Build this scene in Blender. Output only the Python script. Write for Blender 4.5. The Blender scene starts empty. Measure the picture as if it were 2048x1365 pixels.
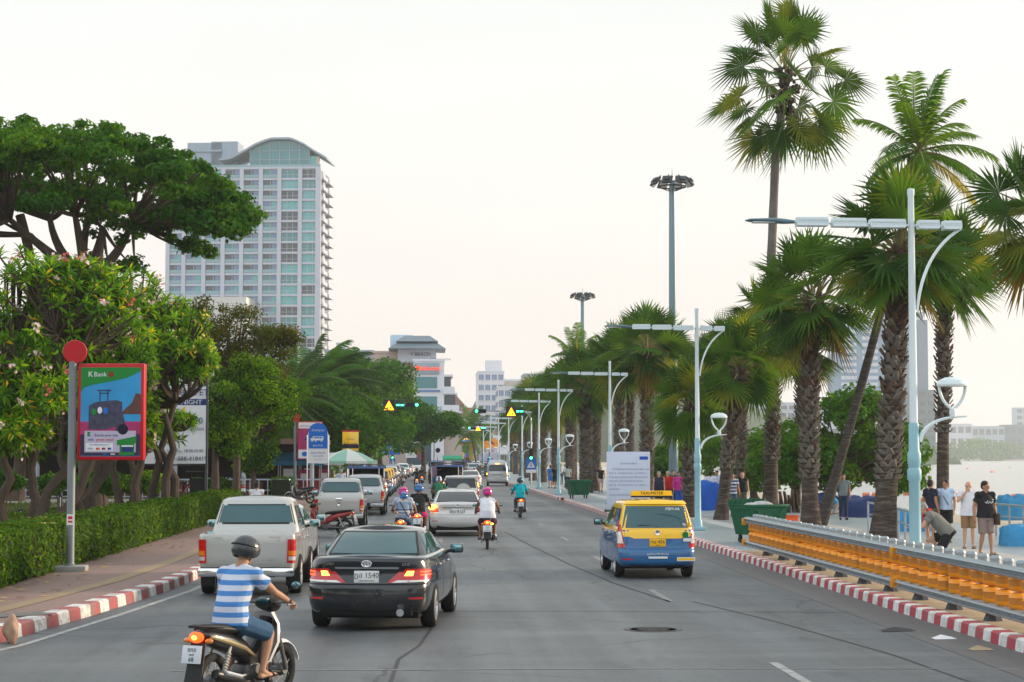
import bpy, bmesh, math, random
import numpy as np
from mathutils import Vector, Matrix
V = Vector
R = math.radians
SC = bpy.context.scene
COL = SC.collection
# ---------------------------------------------------------------- camera
F = 3800.0
PITCH = math.atan(232.5 / F)
YAW = math.atan(169 / F * math.cos(PITCH))
CAMH = 2.5
cd = bpy.data.cameras.new('street_camera')
cd.sensor_width = 36.0
cd.lens = F / 2048 * 36.0
cd.clip_start = 0.5
cd.clip_end = 9000
cam = bpy.data.objects.new('street_camera', cd)
COL.objects.link(cam)
cam.location = (0, 0, CAMH)
cam.rotation_euler = (R(90) + PITCH, 0, -YAW)
SC.camera = cam
CR = cam.rotation_euler.to_matrix()
def ray(px, py):
	return CR @ V(((px - 1024) / F, -(py - 682.5) / F, -1.0))
def gp(px, py, z=0.0):
	"""the point at height z that the photo shows at this pixel"""
	r = ray(px, py)
	t = (z - CAMH) / r.z
	return V((r.x * t, r.y * t, z))
def dp(px, py, d):
	"""the point at distance d along the road"""
	r = ray(px, py)
	t = d / r.y
	return V((r.x * t, d, CAMH + r.z * t))
def ox(y):
	return .0006 * max(0.0, y - 330) ** 2 if y < 520 else .0006 * 190 ** 2 + (y - 520) * .228
# ---------------------------------------------------------------- materials
MATS = {}
def nt(m):
	m.use_nodes = True
	t = m.node_tree
	b = t.nodes.get('Principled BSDF')
	return t, b
def mat(name, col, rough=.6, metal=0., var=.12, scale=6., bump=0., bscale=40., coat=0., emit=0., ecol=None, spec=.25, detail=4.):
	if name in MATS:
		return MATS[name]
	m = bpy.data.materials.new(name)
	t, b = nt(m)
	N, L = t.nodes, t.links
	b.inputs['Roughness'].default_value = rough
	b.inputs['Metallic'].default_value = metal
	b.inputs['Coat Weight'].default_value = coat
	b.inputs['Coat Roughness'].default_value = .04
	b.inputs['Specular IOR Level'].default_value = spec
	tc = N.new('ShaderNodeTexCoord')
	if var > 0:
		no = N.new('ShaderNodeTexNoise')
		no.inputs['Scale'].default_value = scale
		no.inputs['Detail'].default_value = detail
		L.new(tc.outputs['Object'], no.inputs['Vector'])
		mx = N.new('ShaderNodeMix')
		mx.data_type = 'RGBA'
		c = col
		mx.inputs[6].default_value = (c[0] * (1 - var), c[1] * (1 - var), c[2] * (1 - var), 1)
		mx.inputs[7].default_value = (min(1, c[0] * (1 + var)), min(1, c[1] * (1 + var)), min(1, c[2] * (1 + var)), 1)
		L.new(no.outputs['Fac'], mx.inputs[0])
		L.new(mx.outputs[2], b.inputs['Base Color'])
	else:
		b.inputs['Base Color'].default_value = (*col, 1)
	if bump > 0:
		nb = N.new('ShaderNodeTexNoise')
		nb.inputs['Scale'].default_value = bscale
		nb.inputs['Detail'].default_value = 6
		L.new(tc.outputs['Object'], nb.inputs['Vector'])
		bp = N.new('ShaderNodeBump')
		bp.inputs['Strength'].default_value = bump
		bp.inputs['Distance'].default_value = .02
		L.new(nb.outputs['Fac'], bp.inputs['Height'])
		L.new(bp.outputs['Normal'], b.inputs['Normal'])
	if emit > 0:
		b.inputs['Emission Color'].default_value = (*(ecol or col), 1)
		b.inputs['Emission Strength'].default_value = emit
	MATS[name] = m
	return m
def leafmat(name, col, trans=.35, rough=.55, var=.35, scale=1.3, tcol=None):
	if name in MATS:
		return MATS[name]
	m = bpy.data.materials.new(name)
	t, b = nt(m)
	N, L = t.nodes, t.links
	b.inputs['Roughness'].default_value = rough
	b.inputs['Specular IOR Level'].default_value = .07
	tc = N.new('ShaderNodeTexCoord')
	no = N.new('ShaderNodeTexNoise')
	no.inputs['Scale'].default_value = scale
	no.inputs['Detail'].default_value = 5
	L.new(tc.outputs['Object'], no.inputs['Vector'])
	mx = N.new('ShaderNodeMix')
	mx.data_type = 'RGBA'
	mx.inputs[6].default_value = (*[c * (1 - var) for c in col], 1)
	mx.inputs[7].default_value = (*[c * (1 + var) for c in col], 1)
	L.new(no.outputs['Fac'], mx.inputs[0])
	L.new(mx.outputs[2], b.inputs['Base Color'])
	tr = N.new('ShaderNodeBsdfTranslucent')
	tr.inputs['Color'].default_value = (*(tcol or (col[0] * 2.2 + .02, col[1] * 2.0, col[2] * .9)), 1)
	ms = N.new('ShaderNodeMixShader')
	ms.inputs[0].default_value = trans
	L.new(b.outputs[0], ms.inputs[1])
	L.new(tr.outputs[0], ms.inputs[2])
	L.new(ms.outputs[0], N['Material Output'].inputs['Surface'])
	MATS[name] = m
	return m
def stripemat(name, bands, axis=2, period=.1, rough=.8, coord='Object', offs=0.):
	"""bands: list of (start fraction, colour) repeating along one axis"""
	if name in MATS:
		return MATS[name]
	m = bpy.data.materials.new(name)
	t, b = nt(m)
	N, L = t.nodes, t.links
	b.inputs['Roughness'].default_value = rough
	tc = N.new('ShaderNodeTexCoord')
	sx = N.new('ShaderNodeSeparateXYZ')
	L.new(tc.outputs[coord], sx.inputs[0])
	a = N.new('ShaderNodeMath')
	a.operation = 'MULTIPLY_ADD'
	a.inputs[1].default_value = 1 / period
	a.inputs[2].default_value = offs + 100
	L.new(sx.outputs[axis], a.inputs[0])
	fr = N.new('ShaderNodeMath')
	fr.operation = 'FRACT'
	L.new(a.outputs[0], fr.inputs[0])
	cr = N.new('ShaderNodeValToRGB')
	cr.color_ramp.interpolation = 'CONSTANT'
	e = cr.color_ramp.elements
	while len(e) < len(bands):
		e.new(.5)
	for i, (p, c) in enumerate(bands):
		e[i].position = p
		e[i].color = (*c, 1)
	L.new(fr.outputs[0], cr.inputs[0])
	L.new(cr.outputs[0], b.inputs['Base Color'])
	nb = N.new('ShaderNodeTexNoise')
	nb.inputs['Scale'].default_value = 7
	nb.inputs['Detail'].default_value = 5
	L.new(tc.outputs['Object'], nb.inputs['Vector'])
	bp = N.new('ShaderNodeBump')
	bp.inputs['Strength'].default_value = .8
	bp.inputs['Distance'].default_value = .02
	L.new(nb.outputs['Fac'], bp.inputs['Height'])
	if period > .03 and coord == 'Object' and rough > .5:
		L.new(bp.outputs[0], b.inputs['Normal'])
	MATS[name] = m
	return m
# ---------------------------------------------------------------- mesh builder
class MB:
	def __init__(s):
		s.v, s.f, s.m = [], [], []
	def add(s, vs, fs, mi=0, M=None):
		o = len(s.v)
		if M is not None:
			vs = [M @ V(p) for p in vs]
		s.v.extend([tuple(p) for p in vs])
		for i, f in enumerate(fs):
			s.f.append(tuple(k + o for k in f))
			s.m.append(mi[i] if isinstance(mi, (list, tuple)) else mi)
		return s
	def box(s, c, d, mi=0, M=None, ch=0.):
		x, y, z = c
		a, b, e = d[0] / 2, d[1] / 2, d[2] / 2
		if ch <= 0:
			vs = [(x + i * a, y + j * b, z + k * e) for k in (-1, 1) for j in (-1, 1) for i in (-1, 1)]
			fs = [(0, 2, 3, 1), (4, 5, 7, 6), (0, 1, 5, 4), (2, 6, 7, 3), (0, 4, 6, 2), (1, 3, 7, 5)]
			return s.add(vs, fs, mi, M)
		vs, fs = [], []
		bm = bmesh.new()
		bmesh.ops.create_cube(bm, size=1)
		for q in bm.verts:
			q.co = V((x + q.co.x * d[0], y + q.co.y * d[1], z + q.co.z * d[2]))
		bmesh.ops.bevel(bm, geom=bm.edges[:], offset=ch, segments=2, affect='EDGES', profile=.5)
		bm.verts.index_update()
		vs = [tuple(q.co) for q in bm.verts]
		fs = [tuple(q.index for q in f.verts) for f in bm.faces]
		bm.free()
		return s.add(vs, fs, mi, M)
	def tube(s, pts, rad, n=8, mi=0, cap=True, M=None, sq=None):
		pts = [V(p) for p in pts]
		if not hasattr(rad, '__len__'):
			rad = [rad] * len(pts)
		vs, fs = [], []
		up = None
		for i, p in enumerate(pts):
			t = (pts[min(i + 1, len(pts) - 1)] - pts[max(i - 1, 0)])
			if t.length < 1e-9:
				t = V((0, 0, 1))
			t.normalize()
			if up is None:
				a = V((0, 0, 1)) if abs(t.z) < .9 else V((1, 0, 0))
				u = t.cross(a).normalized()
			else:
				u = (up - t * up.dot(t))
				u = u.normalized() if u.length > 1e-6 else t.orthogonal().normalized()
			up = u
			w = t.cross(u)
			for k in range(n):
				an = 2 * math.pi * k / n
				vs.append(p + (u * math.cos(an) * (sq or 1) + w * math.sin(an)) * rad[i])
		for i in range(len(pts) - 1):
			for k in range(n):
				k2 = (k + 1) % n
				fs.append((i * n + k, i * n + k2, (i + 1) * n + k2, (i + 1) * n + k))
		if cap:
			fs.append(tuple(range(n - 1, -1, -1)))
			fs.append(tuple((len(pts) - 1) * n + k for k in range(n)))
		return s.add(vs, fs, mi, M)
	def lathe(s, prof, n=16, mi=0, M=None, closed=False):
		vs, fs = [], []
		for r, z in prof:
			for k in range(n):
				a = 2 * math.pi * k / n
				vs.append((r * math.cos(a), r * math.sin(a), z))
		m = len(prof)
		for i in range(m if closed else m - 1):
			j = (i + 1) % m
			for k in range(n):
				k2 = (k + 1) % n
				fs.append((i * n + k, i * n + k2, j * n + k2, j * n + k))
		if not closed:
			if prof[0][0] > 1e-6:
				fs.append(tuple(range(n - 1, -1, -1)))
			if prof[-1][0] > 1e-6:
				fs.append(tuple((m - 1) * n + k for k in range(n)))
		return s.add(vs, fs, mi, M)
	def prism(s, poly, h, mi=0, M=None):
		"""poly in xz, extruded along y from -h/2 to h/2"""
		n = len(poly)
		vs = [(x, -h / 2, z) for x, z in poly] + [(x, h / 2, z) for x, z in poly]
		fs = [tuple(range(n)), tuple(range(2 * n - 1, n - 1, -1))]
		for i in range(n):
			j = (i + 1) % n
			fs.append((j, i, n + i, n + j))
		return s.add(vs, fs, mi, M)
	def sph(s, c, r, n=12, m=8, mi=0, M=None):
		if not hasattr(r, '__len__'):
			r = (r, r, r)
		vs, fs = [(c[0], c[1], c[2] - r[2])], []
		for i in range(1, m):
			a = -math.pi / 2 + math.pi * i / m
			for k in range(n):
				b = 2 * math.pi * k / n
				vs.append((c[0] + r[0] * math.cos(a) * math.cos(b), c[1] + r[1] * math.cos(a) * math.sin(b), c[2] + r[2] * math.sin(a)))
		vs.append((c[0], c[1], c[2] + r[2]))
		T = len(vs) - 1
		for k in range(n):
			k2 = (k + 1) % n
			fs.append((0, 1 + k2, 1 + k))
			fs.append((T, T - n + k, T - n + k2))
			for i in range(m - 2):
				fs.append((1 + i * n + k, 1 + i * n + k2, 1 + (i + 1) * n + k2, 1 + (i + 1) * n + k))
		return s.add(vs, fs, mi, M)
	def text(s, body, size, M, mi=0, depth=.003, align='CENTER'):
		vs, fs = text_geo(body, size, depth, align)
		return s.add(vs, fs, mi, M)
	def mesh(s, name, smooth=35):
		me = bpy.data.meshes.new(name)
		me.from_pydata(s.v, [], s.f)
		if any(s.m):
			me.polygons.foreach_set('material_index', s.m)
		if smooth:
			me.shade_smooth()
			me.set_sharp_from_angle(angle=R(smooth))
		return me
	def build(s, name, mats, parent=None, loc=None, rz=0., smooth=35, **kw):
		me = s.mesh(name, smooth)
		return link(name, me, mats, parent, loc, rz, **kw)
def link(name, me, mats, parent=None, loc=None, rz=0., **kw):
	if not isinstance(mats, (list, tuple)):
		mats = [mats]
	for m in mats:
		me.materials.append(m)
	o = bpy.data.objects.new(name, me)
	COL.objects.link(o)
	if parent is not None:
		o.parent = parent
	if loc is not None:
		o.location = loc
	o.rotation_euler[2] = rz
	if kw:
		tag(o, **kw)
	return o
TXT = {}
def text_geo(body, size, depth, align):
	k = (body, size, depth, align)
	if k not in TXT:
		c = bpy.data.curves.new('lettering', 'FONT')
		c.body = body
		c.size = size
		c.align_x = align
		c.align_y = 'CENTER'
		c.extrude = depth
		c.resolution_u = 2
		o = bpy.data.objects.new('lettering', c)
		COL.objects.link(o)
		me = bpy.data.meshes.new_from_object(o)
		TXT[k] = ([tuple(v.co) for v in me.vertices], [tuple(p.vertices) for p in me.polygons])
		bpy.data.objects.remove(o)
		bpy.data.meshes.remove(me)
		bpy.data.curves.remove(c)
	return TXT[k]
def facing(x, y, z, rz=0.):
	"""text plane that faces -y (towards the camera side), then turned by rz"""
	return Matrix.Translation((x, y, z)) @ Matrix.Rotation(rz, 4, 'Z') @ Matrix.Rotation(R(90), 4, 'X')
def tag(o, label=None, cat=None, group=None, kind=None):
	if label:
		o['label'] = label
	if cat:
		o['category'] = cat
	if group:
		o['group'] = group
	if kind:
		o['kind'] = kind
	return o
def thing(name, label, cat, loc=(0, 0, 0), rz=0., group=None):
	o = bpy.data.objects.new(name, None)
	COL.objects.link(o)
	o.location = loc
	o.rotation_euler = (0, 0, rz)
	o.empty_display_size = .2
	return tag(o, label, cat, group)
def copy_tree(o, loc=None, rz=None, label=None, group=None, scale=None, parent=None):
	c = o.copy()
	COL.objects.link(c)
	if parent is not None:
		c.parent = parent
	if loc is not None:
		c.location = loc
	if rz is not None:
		c.rotation_euler = (0, 0, rz)
	if scale is not None:
		c.scale = (scale,) * 3
	if label:
		c['label'] = label
	if group:
		c['group'] = group
	for ch in list(KIDS.get(o.name, [])) or [k for k in bpy.data.objects if k.parent is o]:
		copy_tree(ch, parent=c)
	return c
KIDS = {}
def evaluated_mesh(o):
	dg = bpy.context.evaluated_depsgraph_get()
	dg.update()
	return bpy.data.meshes.new_from_object(o.evaluated_get(dg))
def np_mesh(name, verts, quads, mi=None, smooth=False):
	"""verts (n,3), quads (m,4) int arrays"""
	me = bpy.data.meshes.new(name)
	n, m = len(verts), len(quads)
	me.vertices.add(n)
	me.vertices.foreach_set('co', np.asarray(verts, dtype=np.float32).ravel())
	me.loops.add(m * 4)
	me.loops.foreach_set('vertex_index', np.asarray(quads, dtype=np.int32).ravel())
	me.polygons.add(m)
	me.polygons.foreach_set('loop_start', np.arange(0, m * 4, 4, dtype=np.int32))
	if mi is not None:
		me.polygons.foreach_set('material_index', np.asarray(mi, dtype=np.int32))
	me.update(calc_edges=True)
	if smooth:
		me.shade_smooth()
	return me
def curve(p0, p1, p2, n=8):
	p0, p1, p2 = V(p0), V(p1), V(p2)
	return [p0 * (1 - t) ** 2 + p1 * 2 * t * (1 - t) + p2 * t * t for t in [i / n for i in range(n + 1)]]
# ---------------------------------------------------------------- light and air
SUN_EL, SUN_AZ = 13.0, 72.0          # azimuth measured from +Y towards +X
w = bpy.data.worlds.new('World')
SC.world = w
w.use_nodes = True
N, L = w.node_tree.nodes, w.node_tree.links
bg = N['Background']
bg.inputs['Strength'].default_value = .115
sky = N.new('ShaderNodeTexSky')
sky.sky_type = 'NISHITA'
sky.sun_disc = False
sky.sun_elevation = R(SUN_EL)
sky.sun_rotation = R(SUN_AZ)
sky.dust_density = 4
sky.air_density = 1
tc = N.new('ShaderNodeTexCoord')
sx = N.new('ShaderNodeSeparateXYZ')
L.new(tc.outputs['Generated'], sx.inputs[0])
cr = N.new('ShaderNodeValToRGB')
e = cr.color_ramp.elements
e[0].position, e[0].color = 0.0, (.86, .76, .72, 1)
e[1].position, e[1].color = 1.0, (.80, .86, .90, 1)
for p, c in ((.06, (.91, .835, .79)), (.13, (.94, .905, .865)), (.25, (.90, .92, .905))):
	q = e.new(p)
	q.color = (*c, 1)
L.new(sx.outputs[2], cr.inputs[0])
cl = N.new('ShaderNodeTexNoise')        # thin uneven veil of high cloud
cl.inputs['Scale'].default_value = 2.2
cl.inputs['Detail'].default_value = 5
mp = N.new('ShaderNodeMapping')
mp.inputs['Scale'].default_value = (1, 1, 4)
L.new(tc.outputs['Generated'], mp.inputs[0])
L.new(mp.outputs[0], cl.inputs['Vector'])
cs = N.new('ShaderNodeMapRange')
cs.inputs[1].default_value, cs.inputs[2].default_value = .3, .7
cs.inputs[3].default_value, cs.inputs[4].default_value = 9.6, 10.6
L.new(cl.outputs['Fac'], cs.inputs[0])
ml = N.new('ShaderNodeVectorMath')
ml.operation = 'SCALE'
L.new(cr.outputs[0], ml.inputs[0])
L.new(cs.outputs[0], ml.inputs['Scale'])
mx = N.new('ShaderNodeMix')
mx.data_type = 'RGBA'
mx.inputs[0].default_value = .9
L.new(sky.outputs[0], mx.inputs[6])
L.new(ml.outputs[0], mx.inputs[7])
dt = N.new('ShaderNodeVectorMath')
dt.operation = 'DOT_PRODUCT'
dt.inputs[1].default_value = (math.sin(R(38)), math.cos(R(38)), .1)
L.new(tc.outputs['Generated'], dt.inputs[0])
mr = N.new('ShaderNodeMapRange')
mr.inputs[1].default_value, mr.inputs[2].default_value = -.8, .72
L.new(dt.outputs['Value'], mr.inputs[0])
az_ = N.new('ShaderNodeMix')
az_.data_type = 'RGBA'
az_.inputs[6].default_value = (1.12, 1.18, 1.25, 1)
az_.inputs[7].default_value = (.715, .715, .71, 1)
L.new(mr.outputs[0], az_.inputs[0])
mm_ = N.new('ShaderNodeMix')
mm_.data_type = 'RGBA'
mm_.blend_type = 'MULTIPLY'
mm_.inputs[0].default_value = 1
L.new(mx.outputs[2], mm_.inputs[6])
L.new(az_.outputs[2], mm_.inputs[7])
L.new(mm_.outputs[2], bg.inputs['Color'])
sd = bpy.data.lights.new('sun', 'SUN')
sd.energy = 4.0
sd.angle = R(9)
sd.color = (1, .80, .58)
so = bpy.data.objects.new('sun', sd)
COL.objects.link(so)
el, az = R(SUN_EL), R(SUN_AZ)
so.rotation_euler = (-V((math.sin(az) * math.cos(el), math.cos(az) * math.cos(el), math.sin(el)))).to_track_quat('-Z', 'Y').to_euler()
SC.view_settings.view_transform = 'Standard'
SC.view_settings.look = 'None'
SC.view_settings.exposure = .45
SC.view_settings.gamma = 1
SC.render.engine = 'CYCLES'
SC.cycles.use_denoising = True
SC.cycles.max_bounces = 8
SC.cycles.diffuse_bounces = 3
SC.cycles.glossy_bounces = 3
SC.cycles.transmission_bounces = 4
SC.cycles.transparent_max_bounces = 6
SC.cycles.volume_bounces = 1
SC.cycles.sample_clamp_indirect = 4
# ================================================================ the setting
def coast(y):
	pts = [(-200, 36), (300, 38), (800, 110), (1500, 330), (2060, 560), (2150, 640), (2190, 900), (2260, 2200), (6000, 2400)]
	for (a, b), (c, d) in zip(pts, pts[1:]):
		if y <= c:
			return b + (d - b) * (y - a) / (c - a)
	return pts[-1][1]
def mixrgb(t, fac, a, b):
	m = t.nodes.new('ShaderNodeMix')
	m.data_type = 'RGBA'
	for s_, val in ((0, fac), (6, a), (7, b)):
		if hasattr(val, 'links') or hasattr(val, 'is_linked'):
			t.links.new(val, m.inputs[s_])
		elif s_ == 0:
			m.inputs[0].default_value = val
		else:
			m.inputs[s_].default_value = (*val, 1)
	return m.outputs[2]
def noise(t, vec, scale, detail=6, rough=.6, lo=None, hi=None, dist=0.):
	n = t.nodes.new('ShaderNodeTexNoise')
	n.inputs['Scale'].default_value = scale
	n.inputs['Detail'].default_value = detail
	n.inputs['Roughness'].default_value = rough
	n.inputs['Distortion'].default_value = dist
	t.links.new(vec, n.inputs['Vector'])
	if lo is None:
		return n.outputs['Fac']
	r = t.nodes.new('ShaderNodeMapRange')
	r.inputs[1].default_value, r.inputs[2].default_value = lo, hi
	t.links.new(n.outputs['Fac'], r.inputs[0])
	return r.outputs[0]
def stretched(t, vec, sc):
	m = t.nodes.new('ShaderNodeMapping')
	m.inputs['Scale'].default_value = sc
	t.links.new(vec, m.inputs[0])
	return m.outputs[0]
def mathn(t, op, a, b=None):
	n = t.nodes.new('ShaderNodeMath')
	n.operation = op
	for i, x in enumerate((a, b)):
		if x is None:
			continue
		if hasattr(x, 'is_linked'):
			t.links.new(x, n.inputs[i])
		else:
			n.inputs[i].default_value = x
	return n.outputs[0]
def asphalt():
	m = bpy.data.materials.new('asphalt')
	t, b = nt(m)
	o = t.nodes.new('ShaderNodeTexCoord').outputs['Object']
	big = noise(t, o, .16, 5, .6, .3, .7)
	streak = noise(t, stretched(t, o, (1.6, .05, 1)), 1.0, 5, .6, .35, .7)
	cross = noise(t, stretched(t, o, (.08, .9, 1)), 1.0, 4, .6, .5, .75)
	fine = noise(t, o, 60, 3, .7)
	c = mixrgb(t, big, (.074, .090, .102), (.138, .158, .170))
	c = mixrgb(t, mathn(t, 'MULTIPLY', streak, .75), c, (.040, .046, .052))
	c = mixrgb(t, mathn(t, 'MULTIPLY', cross, .5), c, (.19, .195, .195))
	c = mixrgb(t, mathn(t, 'MULTIPLY', fine, .35), c, (.04, .042, .045))
	c = mixrgb(t, mathn(t, 'MULTIPLY', noise(t, stretched(t, o, (1.3, .35, 1)), .9, 5, .7, .55, .68), .6), c, (.022, .023, .025))
	c = mixrgb(t, mathn(t, 'MULTIPLY', noise(t, o, 7, 5, .8, .5, .75), .35), c, (.19, .195, .195))
	sx_ = t.nodes.new('ShaderNodeSeparateXYZ')
	t.links.new(o, sx_.inputs[0])
	trk = mathn(t, 'POWER', mathn(t, 'ABSOLUTE', mathn(t, 'SINE', mathn(t, 'MULTIPLY', mathn(t, 'ADD', sx_.outputs[0], .55), math.pi / 1.75))), 4)
	c = mixrgb(t, mathn(t, 'MULTIPLY', mathn(t, 'MULTIPLY', trk, noise(t, stretched(t, o, (.8, .04, 1)), 1., 4, .6, .3, .6)), .42), c, (.034, .038, .043))
	c = mixrgb(t, mathn(t, 'MULTIPLY', noise(t, o, 24, 3, .8, .5, .8), .5), c, (.2, .205, .205))
	vo = t.nodes.new('ShaderNodeTexVoronoi')
	vo.feature = 'DISTANCE_TO_EDGE'
	vo.inputs['Scale'].default_value = .13
	wv = t.nodes.new('ShaderNodeVectorMath')
	wv.operation = 'ADD'
	wn = t.nodes.new('ShaderNodeTexNoise')
	wn.inputs['Scale'].default_value = .6
	wn.inputs['Detail'].default_value = 6
	t.links.new(o, wn.inputs['Vector'])
	t.links.new(o, wv.inputs[0])
	t.links.new(wn.outputs['Color'], wv.inputs[1])
	t.links.new(wv.outputs[0], vo.inputs['Vector'])
	ck = mathn(t, 'LESS_THAN', vo.outputs[0], .0035)
	ck = mathn(t, 'MULTIPLY', ck, noise(t, o, .35, 3, .5, .42, .5))
	c = mixrgb(t, mathn(t, 'MULTIPLY', ck, .75), c, (.03, .03, .03))
	t.links.new(c, b.inputs['Base Color'])
	rr = t.nodes.new('ShaderNodeMapRange')
	rr.inputs[3].default_value, rr.inputs[4].default_value = .42, .7
	t.links.new(big, rr.inputs[0])
	t.links.new(rr.outputs[0], b.inputs['Roughness'])
	bp = t.nodes.new('ShaderNodeBump')
	bp.inputs['Strength'].default_value = .35
	bp.inputs['Distance'].default_value = .01
	t.links.new(fine, bp.inputs['Height'])
	t.links.new(bp.outputs[0], b.inputs['Normal'])
	return m
def paving(name, c1, c2, mortar, scale, bw=.5, bh=.25, rough=.6, tint=None, patch=(.2, .2, .2)):
	m = bpy.data.materials.new(name)
	t, b = nt(m)
	o = t.nodes.new('ShaderNodeTexCoord').outputs['Object']
	br = t.nodes.new('ShaderNodeTexBrick')
	br.inputs['Scale'].default_value = scale
	br.inputs['Brick Width'].default_value = bw
	br.inputs['Row Height'].default_value = bh
	br.inputs['Mortar Size'].default_value = .012
	for k, cc in zip(('Color1', 'Color2', 'Mortar'), (c1, c2, mortar)):
		br.inputs[k].default_value = (*cc, 1)
	t.links.new(o, br.inputs['Vector'])
	c = br.outputs['Color']
	big = noise(t, o, .5, 6, .65, .35, .7)
	c = mixrgb(t, mathn(t, 'MULTIPLY', big, .5), c, patch)
	sp = noise(t, o, 9, 5, .7, .55, .75)
	c = mixrgb(t, mathn(t, 'MULTIPLY', sp, .35), c, [x * .5 for x in patch])
	t.links.new(c, b.inputs['Base Color'])
	b.inputs['Roughness'].default_value = rough
	bp = t.nodes.new('ShaderNodeBump')
	bp.inputs['Strength'].default_value = .4
	bp.inputs['Distance'].default_value = .01
	t.links.new(br.outputs['Fac'], bp.inputs['Height'])
	bp.invert = True
	t.links.new(bp.outputs[0], b.inputs['Normal'])
	return m
# ground: one sheet, sloping under the water along the curved shore
ys = [-60, 0, 20, 40, 60, 80, 100, 130, 160, 200, 250, 300, 400, 500, 650, 800, 1000, 1250, 1500, 1800, 2060, 2110, 2150, 2170, 2190, 2220, 2260, 2500, 3000, 6500]
offs = [(-3200, -.02), (-400, -.02), (-60, -.02), (-19, -.02), (-17.5, -.9), (-6, -1.2), (0, -1.52), (9, -2.3), (60, -5), (3000, -9)]
vs, fs = [], []
for y in ys:
	for dx, z in offs:
		k = coast(y)
		vs.append((k + dx if dx > -19.5 else min(k + dx, k - 19.5), y, z))
n = len(offs)
for i in range(len(ys) - 1):
	for j in range(n - 1):
		fs.append((i * n + j, i * n + j + 1, (i + 1) * n + j + 1, (i + 1) * n + j))
m = bpy.data.materials.new('sand_and_soil')
t, b = nt(m)
o = t.nodes.new('ShaderNodeTexCoord').outputs['Object']
c = mixrgb(t, noise(t, o, .3, 8, .65, .3, .7), (.30, .24, .165), (.42, .35, .25))
c = mixrgb(t, noise(t, o, 14, 4, .7, .5, .8), c, (.22, .17, .12))
t.links.new(c, b.inputs['Base Color'])
b.inputs['Roughness'].default_value = .9
MB().add(vs, fs).build('ground', m, kind='structure')
# water
m = bpy.data.materials.new('sea_water')
t, b = nt(m)
o = t.nodes.new('ShaderNodeTexCoord').outputs['Object']
b.inputs['Base Color'].default_value = (.30, .30, .28, 1)
b.inputs['Roughness'].default_value = .22
b.inputs['IOR'].default_value = 1.45
bp = t.nodes.new('ShaderNodeBump')
bp.inputs['Strength'].default_value = .22
bp.inputs['Distance'].default_value = .35
t.links.new(noise(t, stretched(t, o, (.5, .22, 1)), 1., 5, .6), bp.inputs['Height'])
t.links.new(bp.outputs[0], b.inputs['Normal'])
MB().add([(25, -60, -1.5), (3400, -60, -1.5), (3400, 6500, -1.5), (25, 6500, -1.5)], [(0, 1, 2, 3)]).build('sea', m, kind='structure')
ASPH = asphalt()
KL = [(-9.6, 14), (-8.3, 18), (-7.2, 21), (-6.35, 23.5), (-5.82, 25.7), (-5.3, 30.6), (-4.85, 36), (-4.65, 42), (-4.62, 60), (-4.62, 100), (-4.62, 140)]
KL += [(-4.62 + ox(y), y) for y in (180, 250, 330, 370, 410, 450, 500)]
KR = [(7.62, y) for y in (0, 20, 60, 100)] + [(7.62 + ox(y), y) for y in (140, 180, 250, 330, 370, 410, 450, 500)]
def kl(y):
	for (a, b), (c, d) in zip(KL, KL[1:]):
		if y <= d:
			return a + (c - a) * (y - b) / (d - b)
	return KL[-1][0]
# road: one sheet
yy = [-20, 10, 14, 18, 21, 23.5, 25.7, 30.6, 36, 42, 60, 100, 140, 180, 250, 330, 370, 410, 450, 500, 560, 640]
vs, fs = [], []
for y in yy:
	vs += [((kl(y) if y > 14 else -14) - .05, y, 0), (7.7 + ox(y), y, 0)]
for i in range(len(yy) - 1):
	fs.append((2 * i, 2 * i + 1, 2 * i + 3, 2 * i + 2))
MB().add(vs, fs).build('road', ASPH, kind='structure')
def strip(name, path, half, z, m, kind='structure', **kw):
	mb = MB()
	vs, fs = [], []
	for i, p in enumerate(path):
		p = V((*p[:2], 0))
		a, c = V((*path[max(i - 1, 0)][:2], 0)), V((*path[min(i + 1, len(path) - 1)][:2], 0))
		tn = (c - a).normalized()
		nn = V((-tn.y, tn.x, 0)) * half
		vs += [(p + nn + V((0, 0, z))), (p - nn + V((0, 0, z)))]
	for i in range(len(path) - 1):
		fs.append((2 * i + 1, 2 * i + 3, 2 * i + 2, 2 * i))
	mb.add(vs, fs)
	return mb.build(name, m, kind=kind, **kw)
# road paint, worn
def paint(name, col, lo, hi):
	m = bpy.data.materials.new(name)
	t, b = nt(m)
	o = t.nodes.new('ShaderNodeTexCoord').outputs['Object']
	w_ = noise(t, o, 5, 8, .75, lo, hi)
	t.links.new(mixrgb(t, w_, col, (.15, .15, .148)), b.inputs['Base Color'])
	b.inputs['Roughness'].default_value = .6
	return m
PW = paint('worn_white_paint', (.40, .40, .385), .38, .66)
PF = paint('faded_white_paint', (.26, .26, .25), .32, .62)
strip('road_edge_line', [(x + .42, y) for x, y in KL if 16 < y < 44], .055, .004, PW)
for a, b_ in ((14.5, 23.2), (33, 36), (45, 48), (57, 60), (69, 72)):
	strip('road_lane_line', [(4.22, a), (4.22, b_)], .06, .004, PW if a < 25 else PF)
for a in range(44, 130, 12):
	strip('road_lane_line', [(.4, a), (.4, a + 3)], .06, .004, PF)
	strip('road_parking_line', [(-2.25, a), (-2.25, a + 7)], .05, .004, PF)
for a in (37.5, 44.5, 52, 60, 67, 75):
	strip('road_parking_line', [(-4.3, a), (-2.3, a)], .05, .0045, PF)
strip('road_stop_line', [(-3.6, 32.6), (-2.6, 32.7)], .1, .004, PF)
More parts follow.
